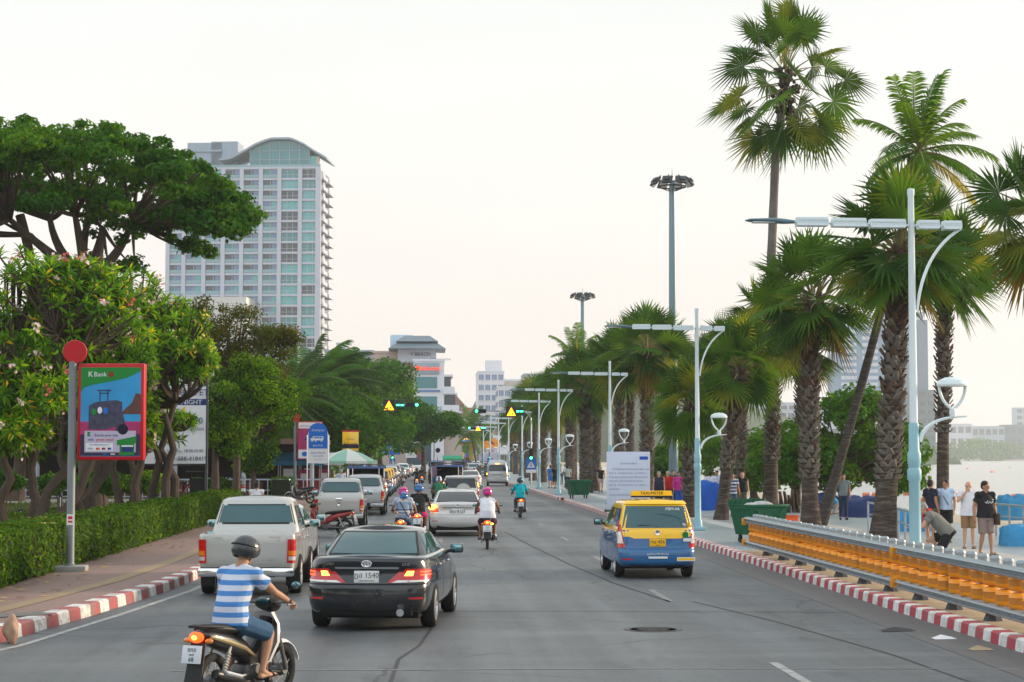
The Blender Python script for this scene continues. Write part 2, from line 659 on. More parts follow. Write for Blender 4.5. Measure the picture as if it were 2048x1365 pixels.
# repair seams and tar lines
TAR = mat('tar_seam', (.035, .036, .038), .6, var=.3)
strip('road_seam', [(.15, 29.5), (.03, 27.5), (-.1, 25.5), (-.35, 23.8), (-.4, 21.5), (-.5, 18)], .022, .004, TAR)
strip('road_seam', [(2.6, 64), (2.9, 55), (3.3, 45), (3.7, 38), (4.2, 33)], .03, .004, TAR)
strip('road_seam', [(4.6, 33), (5.3, 29), (5.9, 24), (6.1, 20)], .02, .004, TAR)
strip('road_seam', [(-2.0, 31.2), (2.5, 31), (6.9, 30.6)], .018, .005, TAR)
strip('road_seam', [(-3, 22.6), (2.5, 22.6), (7, 22.4)], .03, .005, PF)
MH = MB().lathe([(0, 0), (.34, 0), (.36, .006), (.42, .006), (.43, 0)], 28, M=Matrix.Translation((3.28, 27.7, .004)))
for k in range(-3, 4):
	MH.box((3.28, 27.7 + k * .085, .008), (.5 - abs(k) * .06, .03, .006))
MH.build('manhole_cover', mat('cast_iron', (.075, .074, .072), .5, .4, .3), label='round worn iron manhole cover in the right lane', cat='manhole cover')
# pavements and kerbs
def kerb(name, path, w_, h, side, per, m, y0=None, y1=None):
	"""kerb stone as a real step with a stripe coordinate along its length; side=+1: pavement on the +x side"""
	vs, fs, al = [], [], []
	s_ = 0.
	fine = []
	for (a, b), (c, d) in zip(path, path[1:]):
		k = max(1, int(math.hypot(c - a, d - b) / 1.5))
		for i in range(k):
			fine.append((a + (c - a) * i / k, b + (d - b) * i / k))
	fine.append(path[-1])
	last = None
	for i, (x, y) in enumerate(fine):
		a, c = fine[max(i - 1, 0)], fine[min(i + 1, len(fine) - 1)]
		tx, ty = c[0] - a[0], c[1] - a[1]
		l = math.hypot(tx, ty)
		nx, ny = ty / l * side, -tx / l * side
		if last:
			s_ += math.hypot(x - last[0], y - last[1])
		last = (x, y)
		for q, z in ((-.02, -.02), (.0, h * .86), (.03, h), (w_, h), (w_, -.02)):
			vs.append((x + nx * q, y + ny * q, z))
			al.append(s_)
	for i in range(len(fine) - 1):
		for j in range(4):
			q = (i * 5 + j, i * 5 + j + 1, (i + 1) * 5 + j + 1, (i + 1) * 5 + j)
			fs.append(q if side < 0 else q[::-1])
	fs += [tuple(range(5)), tuple(range(len(vs) - 5, len(vs)))]
	mb = MB().add(vs, fs)
	ob = mb.build(name, m, kind='structure')
	at = ob.data.attributes.new('along', 'FLOAT', 'POINT')
	at.data.foreach_set('value', al)
	return ob
def kerbmat(name, per, red, dirt):
	m = bpy.data.materials.new(name)
	t, b = nt(m)
	o = t.nodes.new('ShaderNodeTexCoord').outputs['Object']
	a = t.nodes.new('ShaderNodeAttribute')
	a.attribute_name = 'along'
	fr = mathn(t, 'FRACT', mathn(t, 'MULTIPLY', a.outputs['Fac'], 1 / per))
	st = mathn(t, 'LESS_THAN', fr, .5)
	white = mixrgb(t, noise(t, o, 7, 6, .7, .45, .75), (.66, .66, .63), (.36, .34, .31))
	redc = mixrgb(t, noise(t, o, 6, 6, .7, .5, .8), red, [x * .5 + .04 for x in red])
	c = mixrgb(t, st, white, redc)
	c = mixrgb(t, mathn(t, 'MULTIPLY', noise(t, o, 2.2, 7, .7, .48, .66), dirt), c, (.16, .145, .125))
	j = mathn(t, 'LESS_THAN', mathn(t, 'FRACT', mathn(t, 'MULTIPLY', a.outputs['Fac'], 2 / per)), .03)
	c = mixrgb(t, mathn(t, 'MULTIPLY', j, .8), c, (.06, .055, .05))
	c = mixrgb(t, noise(t, o, 11, 5, .75, .62, .66), c, (.21, .20, .185))
	t.links.new(c, b.inputs['Base Color'])
	b.inputs['Roughness'].default_value = .6
	return m
KM_R = kerbmat('kerb_paint_red_white', .72, (.38, .03, .05), .35)
KM_L = kerbmat('kerb_paint_worn', 1.14, (.33, .065, .07), .85)
kerb('kerb_left', KL, .26, .19, -1, 1.1, KM_L)
kerb('kerb_right', [p for p in KR if p[1] <= 20] + [(7.62, 60), (7.62, 100), (7.6, 106), (7.72, 107.4)], .24, .17, 1, .72, KM_R)
kerb('kerb_right', [(7.9, 111.4), (7.64, 112.6), (7.62, 122)] + [p for p in KR if p[1] >= 140], .24, .17, 1, .72, KM_R)
kerb('kerb_right', [(7.86, 108.6), (7.9, 110.4)], .24, .17, 1, .72, KM_R)
# left pavement
PAVL = paving('red_brick_paving', (.215, .125, .105), (.25, .15, .125), (.13, .1, .085), 2.4, .5, .25, .7, patch=(.24, .17, .14))
vs, fs = [], []
yl = sorted({y for _, y in KL} | {28, 33, 39, 50, 70, 85, 120})
for y in yl:
	vs += [(-7.6 + ox(y) if y > 16 else -12, y, .18), (kl(y) - .2, y, .186)]
for i in range(len(yl) - 1):
	fs.append((2 * i, 2 * i + 1, 2 * i + 3, 2 * i + 2))
MB().add(vs, fs).build('pavement_left', PAVL, kind='structure')
strip('tactile_paving', [(kl(y) - 1.05, y) for y in (20, 23.5, 25.7, 28, 30.6, 36, 42, 60, 100)], .16, .192, paving('yellow_tactile_tiles', (.30, .215, .10), (.27, .18, .09), (.17, .12, .08), 3.4, .5, .5, .7, patch=(.24, .17, .13)))
strip('drain_cover', [(-6.35, 28.2), (-5.65, 28.7)], .32, .196, mat('drain_concrete', (.17, .16, .15), .8, var=.3))
# right promenade with wide kerb-side gutter
PAVR = paving('promenade_tiles', (.18, .235, .27), (.22, .275, .30), (.12, .145, .16), 1.2, .5, .5, .42, patch=(.35, .36, .36))
vs, fs = [], []
yr = [-20, 0, 20, 40, 60, 80, 100, 106, 112, 140, 180, 250, 330, 370, 410, 450, 500]
for y in yr:
	vs += [(7.62 + ox(y) + .2, y, .165), (12 + ox(y), y, .165), (coast(y) - 18.2, y, .165), (coast(y) - 18.0, y, -1.0)]
for i in range(len(yr) - 1):
	for j in range(3):
		fs.append((4 * i + j, 4 * i + j + 1, 4 * i + 4 + j + 1, 4 * i + 4 + j))
MB().add(vs, fs).build('promenade_pavement', PAVR, kind='structure')
SANDY = mat('sandy_verge', (.36, .27, .17), .9, var=.3, scale=3)
strip('sandy_verge', [(8.35, y) for y in (18, 24, 36, 47.5)], .5, .170, SANDY)
strip('gutter', [(7.18 + ox(y), y) for y in (0, 20, 60, 100, 140, 180, 250, 330)], .43, .004, paving('gutter_blocks', (.085, .085, .088), (.105, .1, .1), (.05, .05, .05), 5, .5, .25, .65, patch=(.12, .115, .11)))
strip('concrete_walk', [(13.2, y) for y in (20, 60, 100, 160)], .8, .170, mat('pale_concrete', (.40, .385, .36), .7, var=.2, scale=1.2))
strip('stone_band', [(10.3, y) for y in (20, 60, 100, 160)], .35, .170, mat('pale_stone_band', (.37, .39, .40), .6, var=.2, scale=1.2))
# garden ground behind the left hedge, car park, and beyond
LAWN = mat('garden_soil', (.085, .07, .045), .9, var=.4, scale=1.5)
MB().add([(-60, 10, .22), (-7.9, 10, .22), (-7.9, 120, .22), (-60, 120, .22)], [(0, 1, 2, 3)]).build('garden_ground', LAWN, kind='structure')
MB().add([(-30, 96, .235), (-8.0, 96, .235), (-8.0, 104, .235), (-30, 104, .235)], [(0, 1, 2, 3)]).build('garden_path', mat('garden_concrete', (.3, .29, .28), .8), kind='structure')
g = np.random.default_rng(5)
n = 26000
x = g.uniform(-34, -8.6, n)
y = g.uniform(36, 96, n)
keep = (np.sin(x * .9 + 1) * np.cos(y * .35) + g.normal(0, .35, n)) > -.25
x, y = x[keep], y[keep]
n = len(x)
h = g.uniform(.06, .17, n)
a = g.uniform(0, 6.28, n)
dx, dy = np.cos(a) * .05, np.sin(a) * .05
lx, ly = g.normal(0, .05, n), g.normal(0, .05, n)
vt = np.stack([np.stack([x - dx, y - dy, np.full(n, .22)], 1), np.stack([x + dx, y + dy, np.full(n, .22)], 1), np.stack([x + dx * .2 + lx, y + dy * .2 + ly, .22 + h], 1), np.stack([x - dx * .2 + lx, y - dy * .2 + ly, .22 + h], 1)], 1).reshape(-1, 3)
link('grass', np_mesh('grass', vt, np.arange(n * 4).reshape(-1, 4)), leafmat('lawn_grass', (.05, .085, .02), .3, scale=.6), label='short green lawn grass under the frangipani trees', kind='stuff')
# wooded hill far ahead and the far shore strip of trees
def ridge(name, pts, depth, m, seed, kind='structure'):
	"""pts: (x, y, height); a rounded wooded ridge"""
	rn = random.Random(seed)
	vs, fs = [], []
	nn = 9
	fine = []
	for (a, b, h0), (c, d, h1) in zip(pts, pts[1:]):
		for i in range(10):
			f = i / 10
			fine.append((a + (c - a) * f, b + (d - b) * f, h0 + (h1 - h0) * f))
	fine.append(pts[-1])
	for x, y, h in fine:
		for j in range(nn):
			a = math.pi * j / (nn - 1)
			k = h * (1 + rn.uniform(-.09, .09))
			vs.append((x + rn.uniform(-4, 4), y - math.cos(a) * depth + rn.uniform(-4, 4), max(-2, math.sin(a) * k - .5 if 0 < j < nn - 1 else -2)))
	for i in range(len(fine) - 1):
		for j in range(nn - 1):
			fs.append((i * nn + j, (i + 1) * nn + j, (i + 1) * nn + j + 1, i * nn + j + 1))
	return MB().add(vs, fs).build(name, m, kind=kind)
HILL = mat('wooded_slope', (.035, .06, .028), .9, var=.6, scale=.12, bump=1., bscale=.3, detail=8)
ridge('hill', [(0, 1100, 22), (30, 1100, 36), (60, 1100, 45), (110, 1100, 47), (150, 1100, 44), (190, 1120, 30), (240, 1150, 16), (300, 1200, 5)], 150, HILL, 3)
# ================================================================ vegetation
BARK_DARK = mat('palm_bark_dark', (.075, .05, .036), .9, var=.5, scale=5, bump=.8, bscale=14)
def ringbark(name, c1, c2, zs):
	m = bpy.data.materials.new(name)
	t, b = nt(m)
	o = t.nodes.new('ShaderNodeTexCoord').outputs['Object']
	r = noise(t, stretched(t, o, (1.2, 1.2, zs)), 1.6, 5, .65, .42, .62)
	c = mixrgb(t, r, c2, c1)
	c = mixrgb(t, mathn(t, 'MULTIPLY', noise(t, o, 7, 6, .75, .45, .7), .55), c, [x * .45 for x in c1])
	t.links.new(c, b.inputs['Base Color'])
	b.inputs['Roughness'].default_value = .9
	b.inputs['Specular IOR Level'].default_value = .1
	bp = t.nodes.new('ShaderNodeBump')
	bp.inputs['Strength'].default_value = .9
	bp.inputs['Distance'].default_value = .04
	t.links.new(r, bp.inputs['Height'])
	t.links.new(bp.outputs[0], b.inputs['Normal'])
	return m
BARK_GREY = ringbark('palm_bark_grey', (.15, .12, .10), (.055, .04, .033), 9)
BOOT = mat('leaf_boot', (.13, .11, .09), .85, var=.6, scale=2.5)
BOOT_D = mat('leaf_boot_dark', (.085, .052, .035), .85, var=.6, scale=2.5)
FAN = [leafmat('palm_leaf', (0.055, 0.130, 0.013), .30, .45), leafmat('palm_leaf_dark', (0.029, 0.081, 0.010), .22, .45), leafmat('palm_leaf_yellowish', (0.145, 0.174, 0.014), .35, .5), leafmat('palm_leaf_dead', (0.151, 0.108, 0.015), .2, .8), mat('palm_stalk', (.16, .14, .04), .6)]
def fan_leaf(mb, base, d, pet, rad, droop, rn, mi, nseg=24, roll=.6):
	d = V(d).normalized()
	up = V((0, 0, 1))
	side = d.cross(up)
	if side.length < .1:
		side = V((1, 0, 0))
	side.normalize()
	side = (Matrix.Rotation(rn.gauss(0, roll), 3, d) @ side).normalized()
	base = V(base)
	sag = pet * .16 * (1 - abs(d.z))
	p1 = base + d * pet * .55 + V((0, 0, sag * .2))
	p2 = base + d * pet - V((0, 0, sag))
	mb.tube([base, p1, p2], [.035, .022, .016], 4, 4, cap=False)
	dd = (p2 - p1).normalized()
	nrm = side.cross(dd).normalized()
	if nrm.z < 0:
		nrm = -nrm
	cup = rn.uniform(.05, .35)
	span = R(rn.uniform(125, 158))
	vs, fs, mm = [p2], [], []
	stp = 2 * span / nseg
	for k in range(nseg):
		a = -span + stp * (k + .5) + rn.uniform(-.02, .02)
		rr = rad * (.82 + .18 * math.cos(a * .8)) * rn.uniform(.9, 1.06)
		def at(an, r, lift=0.):
			e = dd * math.cos(an) + side * math.sin(an) + nrm * cup * (r / rad) * (1 if abs(an) < 1.7 else .5)
			q = p2 + e * r + nrm * lift
			q.z -= droop * rad * .30 * (r / rad) ** 3
			return q
		o = len(vs)
		vs += [at(a - stp * .5, rr * .46), at(a + stp * .5, rr * .46), at(a, rr * .46, .03), at(a + rn.uniform(-.06, .06), rr)]
		vs[-1].z -= rn.uniform(0, .09) * rad
		fs += [(0, o, o + 2), (0, o + 2, o + 1), (o, o + 3, o + 2), (o + 2, o + 3, o + 1)]
		mm += [mi] * 4
	mb.add(vs, fs, mm)
def fan_crown(seed, nl, pet, rad, lo=-50, hi=85, dead=.08, dense=1.):
	rn = random.Random(seed)
	mb = MB()
	for i in range(nl):
		f = i / (nl - 1)
		el = hi + (lo - hi) * f ** .85 + rn.uniform(-8, 8)
		az = i * 2.39996 + rn.uniform(-.3, .3)
		d = (math.cos(az) * math.cos(R(el)), math.sin(az) * math.cos(R(el)), math.sin(R(el)))
		b = V((math.cos(az) * .12, math.sin(az) * .12, .25 - .55 * f))
		q = rn.random()
		mi = 3 if (f > .93 and q < dead * 5) else (2 if q > .90 else (1 if q < .38 else 0))
		fan_leaf(mb, b, d, pet * rn.uniform(.85, 1.15) * (.75 + .4 * math.sin(math.pi * min(1, f + .25))), rad * rn.uniform(.88, 1.1), .35 + .65 * f, rn, mi)
	return mb.mesh('palm_crown', 0)
CROWNS = [fan_crown(11, 42, 1.0, 1.16, -48), fan_crown(12, 38, 1.0, 1.2, -42), fan_crown(13, 44, 1.05, 1.12, -60, dead=.16)]
for me in CROWNS:
	for q in FAN:
		me.materials.append(q)
def trunk_mesh(path, r0, r1, boots_from, rn, dens=1., ringy=False):
	"""tapered trunk along path with old leaf bases on its upper part"""
	mb = MB()
	n = len(path)
	L_ = sum((path[i + 1] - path[i]).length for i in range(n - 1))
	rad = []
	for i in range(n):
		f = i / (n - 1)
		r = r0 + (r1 - r0) * f
		if f < .12:
			r *= 1 + (.12 - f) * 2.2
		rad.append(r * rn.uniform(.97, 1.03))
	mb.tube(path, rad, 14, 0)
	if boots_from < 1:
		row = 0
		s_ = boots_from
		while s_ < 1.0:
			i = min(n - 2, int(s_ * (n - 1)))
			ft = s_ * (n - 1) - i
			c = path[i].lerp(path[i + 1], ft)
			t = (path[i + 1] - path[i]).normalized()
			r = rad[i] + (rad[i + 1] - rad[i]) * ft
			old = (1 - (s_ - boots_from) / (1 - boots_from))
			for k in range(7):
				az = row * 2.1 + k * 2 * math.pi / 7 + rn.uniform(-.18, .18)
				o_ = V((math.cos(az), math.sin(az), 0))
				sd_ = V((-math.sin(az), math.cos(az), 0))
				ln = rn.uniform(.20, .34) * (.7 + .5 * (1 - old))
				wd = rn.uniform(.10, .15) * r / .25
				st = rn.uniform(.35, .8)
				tip = (t * .8 + o_ * st + sd_ * rn.uniform(-.35, .35)).normalized()
				b = c + o_ * (r * .93)
				vs = [b - sd_ * wd, b + sd_ * wd, b + o_ * .055 + sd_ * wd * .7, b + o_ * .055 - sd_ * wd * .7,
					  b + tip * ln - sd_ * wd * .5, b + tip * ln + sd_ * wd * .5, b + tip * ln * .93 + o_ * .05]
				mb.add(vs, [(0, 1, 5, 4), (1, 2, 6, 5), (3, 0, 4, 6), (2, 3, 6), (4, 5, 6)], 1 if rn.random() < .25 + .75 * old ** 1.2 else 2)
			s_ += .17 / L_ / dens
			row += 1
	return mb
def fan_palm(px, py, tx, ty, r0, r1, boots, crown, cs, label, seed, d=None, bend=0., group='fan palms along the promenade', bark=None):
	rn = random.Random(seed)
	b = gp(px, py, .165) if d is None else V((dp(px, 915, d).x, d, .165))
	t = dp(tx, ty, b.y)
	o = thing('palm_tree', label, 'palm tree', b, rn.uniform(0, 6), group)
	q = Matrix.Rotation(-o.rotation_euler[2], 3, 'Z')
	e = q @ (t - b)
	mid = e * .5 + V((bend, 0, 0))
	path = curve((0, 0, -.05), mid, e, 14)
	trunk_mesh(path, r0 * .9, r1 * .88, boots, rn).build('trunk', [bark or BARK_GREY, BOOT, BOOT_D], o)
	c = link('crown', CROWNS[crown].copy() if False else CROWNS[crown], [], o, e)
	c.rotation_euler = (rn.uniform(-.12, .12), rn.uniform(-.12, .12), rn.uniform(0, 6.28))
	c.scale = (cs * 1.13,) * 3
	return o
fan_palm(1765, 1085, 1797, 505, .36, .235, .22, 0, .98, 'thick trunked fan palm just left of the nearest blue lamp post', 1, bend=.2)
fan_palm(1622, 1055, 1629, 600, .33, .23, .22, 2, .98, 'fan palm with its trunk crossed by the leaning coconut trunk', 2, bend=-.25)
fan_palm(1885, 1045, 1889, 545, .25, .22, .36, 1, 1.02, 'fan palm standing right of the nearest lamp post, above the crouching man', 3, bend=.1)
fan_palm(2105, 1075, 2092, 445, .3, .24, .3, 2, 1.05, 'fan palm reaching in from beyond the right edge of the view', 4)
fan_palm(1537, 1032, 1546, 655, .31, .22, .3, 0, .95, 'fan palm whose base is hidden by the open green dumpster', 5, bend=-.2)
fan_palm(1442, 1040, 1480, 735, .27, .20, .34, 1, .84, 'leaning fan palm with a pale lower trunk, right of the second lamp post', 6, bend=-.25)
fan_palm(1481, 1012, 1484, 712, .26, .2, .25, 2, .9, 'fan palm directly behind the leaning one by the striped shirt woman', 7)
fan_palm(1377, 1035, 1384, 812, .28, .21, .2, 1, .78, 'short fan palm behind the second lamp post, lowest crown of the row', 8)
fan_palm(1590, 1012, 1607, 700, .26, .2, .3, 0, .9, 'fan palm half hidden behind the trunk crossed by the leaning coconut', 9)
fan_palm(1292, 1005, 1296, 705, .36, .26, .15, 2, 1.08, 'fan palm rising directly behind the white notice board', 10)
fan_palm(1238, 992, 1240, 730, .33, .25, .2, 0, 1.05, 'fan palm left of the notice board beside the third lamp post', 11)
fan_palm(1172, 986, 1170, 770, .44, .33, .1, 1, 1.18, 'stout dark trunked fan palm beside the green wheeled bin', 12)
fan_palm(1190, 982, 1196, 750, .30, .24, .1, 2, 1.05, 'slimmer fan palm tucked behind the stout one near the wheeled bin', 13)
fan_palm(1140, 976, 1141, 790, .40, .3, .15, 0, 1.2, 'fan palm behind the fourth lamp post with a dense low crown', 14)
fan_palm(1112, 970, 1112, 800, .42, .32, .15, 2, 1.25, 'fan palm between the fourth and fifth lamp posts', 15)
fan_palm(1085, 965, 1087, 812, .45, .33, .2, 1, 1.3, 'fan palm behind the pedestrian crossing sign on the promenade', 16)
fan_palm(1258, 982, 1262, 715, .28, .22, .3, 1, 1.15, 'fan palm in the second row behind the notice board left edge', 17)
fan_palm(1338, 985, 1336, 735, .27, .22, .3, 0, 1.1, 'fan palm in the second row beside the tall floodlight mast', 18)
fan_palm(1415, 996, 1428, 745, .27, .22, .3, 2, 1.05, 'fan palm in the second row right of the floodlight mast', 19)
for i, (px, d, ty) in enumerate(((1066, 190, 812), (1056, 215, 822), (1044, 240, 836), (1032, 265, 848), (1022, 300, 858))):
	fan_palm(px, 0, px + 1, ty, .42, .33, .2, i % 3, 1.25, ['farthest fan palm of the row, at the bend of the road', 'far fan palm behind the white van, second before the bend', 'far fan palm right of the white van roof', 'far fan palm above the teal clad rider, near the low hut', 'far fan palm left of the crossing sign post'][4 - i], 30 + i, d=d)
# the tall toddy palm
def toddy():
	rn = random.Random(77)
	b = V((dp(1545, 915, 82).x, 82, .165))
	o = thing('toddy_palm', 'very tall slender toddy palm towering above all other palms', 'palm tree', b)
	t = dp(1570, 160, 82) - b
	pth = [V((0, 0, -.05)), V((.0, 0, 4)), V((-.02, 0, 8)), V((.02, 0, 11)), t * .83 + V((-.32, 0, 0)), t * .93 + V((-.1, 0, 0)), t]
	sm = []
	for i in range(len(pth) - 1):
		for k in range(5):
			sm.append(pth[i].lerp(pth[i + 1], k / 5))
	sm.append(pth[-1])
	mb = MB()
	mb.tube(sm, [.225 - .075 * i / len(sm) + (.012 if i % 2 else 0) for i in range(len(sm))], 14, 0)
	mb.build('trunk', mat('toddy_bark', (.13, .115, .105), .9, var=.35, scale=3, bump=.6, bscale=12), o)
	mb = MB()
	nl = 42
	for i in range(nl):
		f = i / (nl - 1)
		el = 82 - 150 * f + rn.uniform(-9, 9)
		az = i * 2.39996 + rn.uniform(-.3, .3)
		d = (math.cos(az) * math.cos(R(el)), math.sin(az) * math.cos(R(el)), math.sin(R(el)))
		bb = V((math.cos(az) * .15, math.sin(az) * .15, .9 - 1.9 * f))
		q = rn.random()
		fan_leaf(mb, bb, d, rn.uniform(1.6, 2.3) * (.8 + .35 * math.sin(math.pi * f)), rn.uniform(1.35, 1.65), .3 + .5 * f, rn, 2 if q > .85 else (1 if q < .45 else 0), 30, .9)
	mb.build('crown', FAN, o, t, smooth=0)
	mb = MB()
	for k in range(90):
		a, r, z = rn.uniform(0, 6.28), rn.uniform(.15, .62), rn.uniform(-1.5, .55)
		r *= 1 - abs(z + .4) * .35
		mb.sph((r * math.cos(a), r * math.sin(a), z), rn.uniform(.08, .15), 6, 5, 0)
	for k in range(40):
		a = rn.uniform(0, 6.28)
		z = rn.uniform(-1.9, 0)
		mb.tube([(.15 * math.cos(a), .15 * math.sin(a), z), (.35 * math.cos(a), .35 * math.sin(a), z + .25)], [.07, .02], 5, 0)
	mb.build('fruit_clusters', mat('toddy_fruit', (.035, .024, .018), .6, var=.5), o, t)
toddy()
# coconut palms (feather fronds)
def frond(mb, base, az, el, ln, rn, wind=(0, 0), hang=.75, mi=0, nl=46):
	d = V((math.cos(az) * math.cos(R(el)), math.sin(az) * math.cos(R(el)), math.sin(R(el))))
	pts = []
	p = V(base)
	n = 14
	for i in range(n + 1):
		pts.append(p.copy())
		f = i / n
		d = (d + V((wind[0], wind[1], -hang * (.25 + f))) * (1.9 / n)).normalized()
		p = p + d * ln / n
	mb.tube(pts, [.045 * (1 - .85 * i / n) for i in range(n + 1)], 4, 3, cap=False)
	for k in range(nl):
		f = .12 + .88 * k / nl
		i = min(n - 1, int(f * n))
		q = pts[i].lerp(pts[i + 1], f * n - i)
		t = (pts[i + 1] - pts[i]).normalized()
		sd_ = t.cross(V((0, 0, 1)))
		sd_ = sd_.normalized() if sd_.length > .05 else V((1, 0, 0))
		l = ln * .26 * (math.sin(math.pi * (.12 + .8 * f)) ** .6) * rn.uniform(.85, 1.1)
		for sgn in (-1, 1):
			e = (sd_ * sgn * .75 + t * .65 + V((wind[0], wind[1], 0)) * .8 + V((0, 0, -.35 + rn.uniform(-.15, .15)))).normalized()
			w_ = t * .034 * ln / 3
			m1 = q + e * l * .5
			tp = q + e * l + V((wind[0] * .5, wind[1] * .5, -.35)) * l * .5
			mb.add([q - w_ * .6, q + w_ * .6, m1 + w_, tp, m1 - w_], [(0, 1, 2, 4), (4, 2, 3)], mi)
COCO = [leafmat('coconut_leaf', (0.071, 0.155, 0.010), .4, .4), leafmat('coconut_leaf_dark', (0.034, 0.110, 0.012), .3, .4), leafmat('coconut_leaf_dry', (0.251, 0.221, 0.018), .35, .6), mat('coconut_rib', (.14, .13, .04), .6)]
SMOOTH_BARK = ringbark('coconut_bark', (.13, .112, .10), (.07, .058, .05), 10)
def coconut(px, py, tx, ty, d, ln, nf, label, seed, r0=.17, bend=(0, 0, 0), wind=(0, 0), nuts=True, base_z=.165, lo=-42, group=None):
	rn = random.Random(seed)
	b = V((dp(px, 915, d).x, d, base_z)) if py is None else gp(px, py, base_z)
	t = dp(tx, ty, b.y) - b
	o = thing('coconut_palm', label, 'palm tree', b, group=group)
	path = curve((0, 0, -.05), t * .5 + V(bend), t, 18)
	MB().tube(path, [r0 * (1.35 - .35 * min(1, i / 3)) * (1 - .35 * i / 18) + (.008 if i % 2 else 0) for i in range(19)], 12).build('trunk', SMOOTH_BARK, o)
	mb = MB()
	for i in range(nf):
		f = i / (nf - 1)
		el = 80 + (lo - 80) * f + rn.uniform(-8, 8)
		q = rn.random()
		frond(mb, (0, 0, .1 - .3 * f), i * 2.39996 + rn.uniform(-.25, .25), el, ln * rn.uniform(.85, 1.1), rn, wind, .5 + .4 * f, 2 if (f > .8 and q < .5) else (1 if q < .45 else 0))
	mb.build('crown', [COCO[1], leafmat('coconut_leaf_deep', (0.020, 0.052, 0.012), .25, .4), COCO[2] if seed == 9 else COCO[0], COCO[3]] if wind[0] > .3 else COCO, o, t, smooth=0)  # windblown palms have deeper green leaves, picked at random per frond
	if nuts:
		for k in range(7):
			a = rn.uniform(0, 6.28)
			MB().sph((.3 * math.cos(a), .3 * math.sin(a), -.35 + rn.uniform(-.15, .1)), (.13, .13, .16), 8, 6).build('coconut', mat('coconut_husk', (.13, .14, .04), .5, var=.4), o, t)
	return o
coconut(1640, 1052, 1838, 300, 66, 2.7, 26, 'coconut palm on a thin leaning grey trunk, above the fan palms', 5, .17, (.45, 0, .5), wind=(.12, 0))
coconut(1150, None, 1150, 712, 150, 2.6, 20, 'small coconut palm rising above the far fan palms', 6, .16)
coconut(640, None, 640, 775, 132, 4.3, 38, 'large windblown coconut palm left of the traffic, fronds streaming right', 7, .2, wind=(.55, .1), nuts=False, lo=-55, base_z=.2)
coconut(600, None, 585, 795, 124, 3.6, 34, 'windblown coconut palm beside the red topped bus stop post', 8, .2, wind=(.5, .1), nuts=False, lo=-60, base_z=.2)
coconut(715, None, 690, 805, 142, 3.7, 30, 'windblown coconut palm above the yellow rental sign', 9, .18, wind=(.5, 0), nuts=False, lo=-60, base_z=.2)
coconut(955, None, 942, 862, 300, 4.5, 20, 'small far coconut palm by the far left shop signs', 10, .16, nuts=False, base_z=.1)
# broadleaf trees
def leaf_cloud(blobs, n, size, asp, rg, flat=0.35, shell=.55, mats=3, probs=None, droop=0.):
	"""n leaves spread through the blobs (centre, (rx, ry, rz)); returns verts, quads, material indices"""
	c = np.array([b[0] for b in blobs])
	r = np.array([b[1] for b in blobs])
	wgt = (r[:, 0] * r[:, 1] * r[:, 2]) ** (2 / 3)
	bi = rg.choice(len(blobs), n, p=wgt / wgt.sum())
	d = rg.normal(size=(n, 3))
	d /= np.linalg.norm(d, axis=1)[:, None]
	rad = shell + (1 - shell) * rg.random(n) ** .6
	rad *= 1 + .10 * rg.normal(size=n)
	p = c[bi] + d * r[bi] * rad[:, None]
	nr = d * (1 - flat) + np.array([0, 0, 1.]) * flat + rg.normal(0, .42, (n, 3))
	nr /= np.linalg.norm(nr, axis=1)[:, None]
	t = np.cross(nr, rg.normal(size=(n, 3)))
	t[:, 2] -= droop
	t -= nr * (t * nr).sum(1)[:, None]
	t /= np.linalg.norm(t, axis=1)[:, None] + 1e-9
	s = np.cross(nr, t)
	L_ = size * rg.uniform(.6, 1.3, n)[:, None]
	W_ = L_ * asp
	a = p - t * L_ * .5
	e = p + t * L_ * .5 - nr * L_ * .12
	l = p + s * W_ * .5 + nr * L_ * .08
	q = p - s * W_ * .5 + nr * L_ * .08
	v = np.stack([a, l, e, q], 1).reshape(-1, 3)
	# leaves of one clump share a tone
	tone = rg.random(len(blobs))
	pr = probs or [.5, .3, .2]
	mi = np.searchsorted(np.cumsum(pr), np.clip(.55 * tone[bi] + .45 * rg.random(n), 0, .999))
	return v, np.arange(n * 4).reshape(-1, 4), np.minimum(mi, mats - 1)
def blobs_in(rn, env, k, rr, keep=lambda p: True):
	"""k clump centres scattered near the surface of the envelope ellipsoids"""
	out = []
	tries = 0
	while len(out) < k and tries < k * 30:
		tries += 1
		c, r = rn.choice(env)
		d = V((rn.gauss(0, 1), rn.gauss(0, 1), rn.gauss(0, 1))).normalized()
		f = rn.uniform(.45, 1.0)
		p = V((c[0] + d.x * r[0] * f, c[1] + d.y * r[1] * f, c[2] + d.z * r[2] * f))
		if keep(p):
			q = rn.uniform(*rr)
			out.append((tuple(p), (q * rn.uniform(.9, 1.3), q * rn.uniform(.9, 1.3), q * rn.uniform(.6, .85))))
	return out
def branches(mb, fork, blobs, r0, rn, every=1, sag=.0, n=7):
	for i, (c, r) in enumerate(blobs):
		if i % every:
			continue
		c = V(c)
		k = fork + (c - fork) * .5 + V((rn.uniform(-.4, .4), rn.uniform(-.4, .4), rn.uniform(-.1, .5) + sag))
		pts = curve(fork, k, c, n)
		mb.tube(pts, [r0 * (1 - .85 * j / n) for j in range(n + 1)], 5, 0, cap=False)
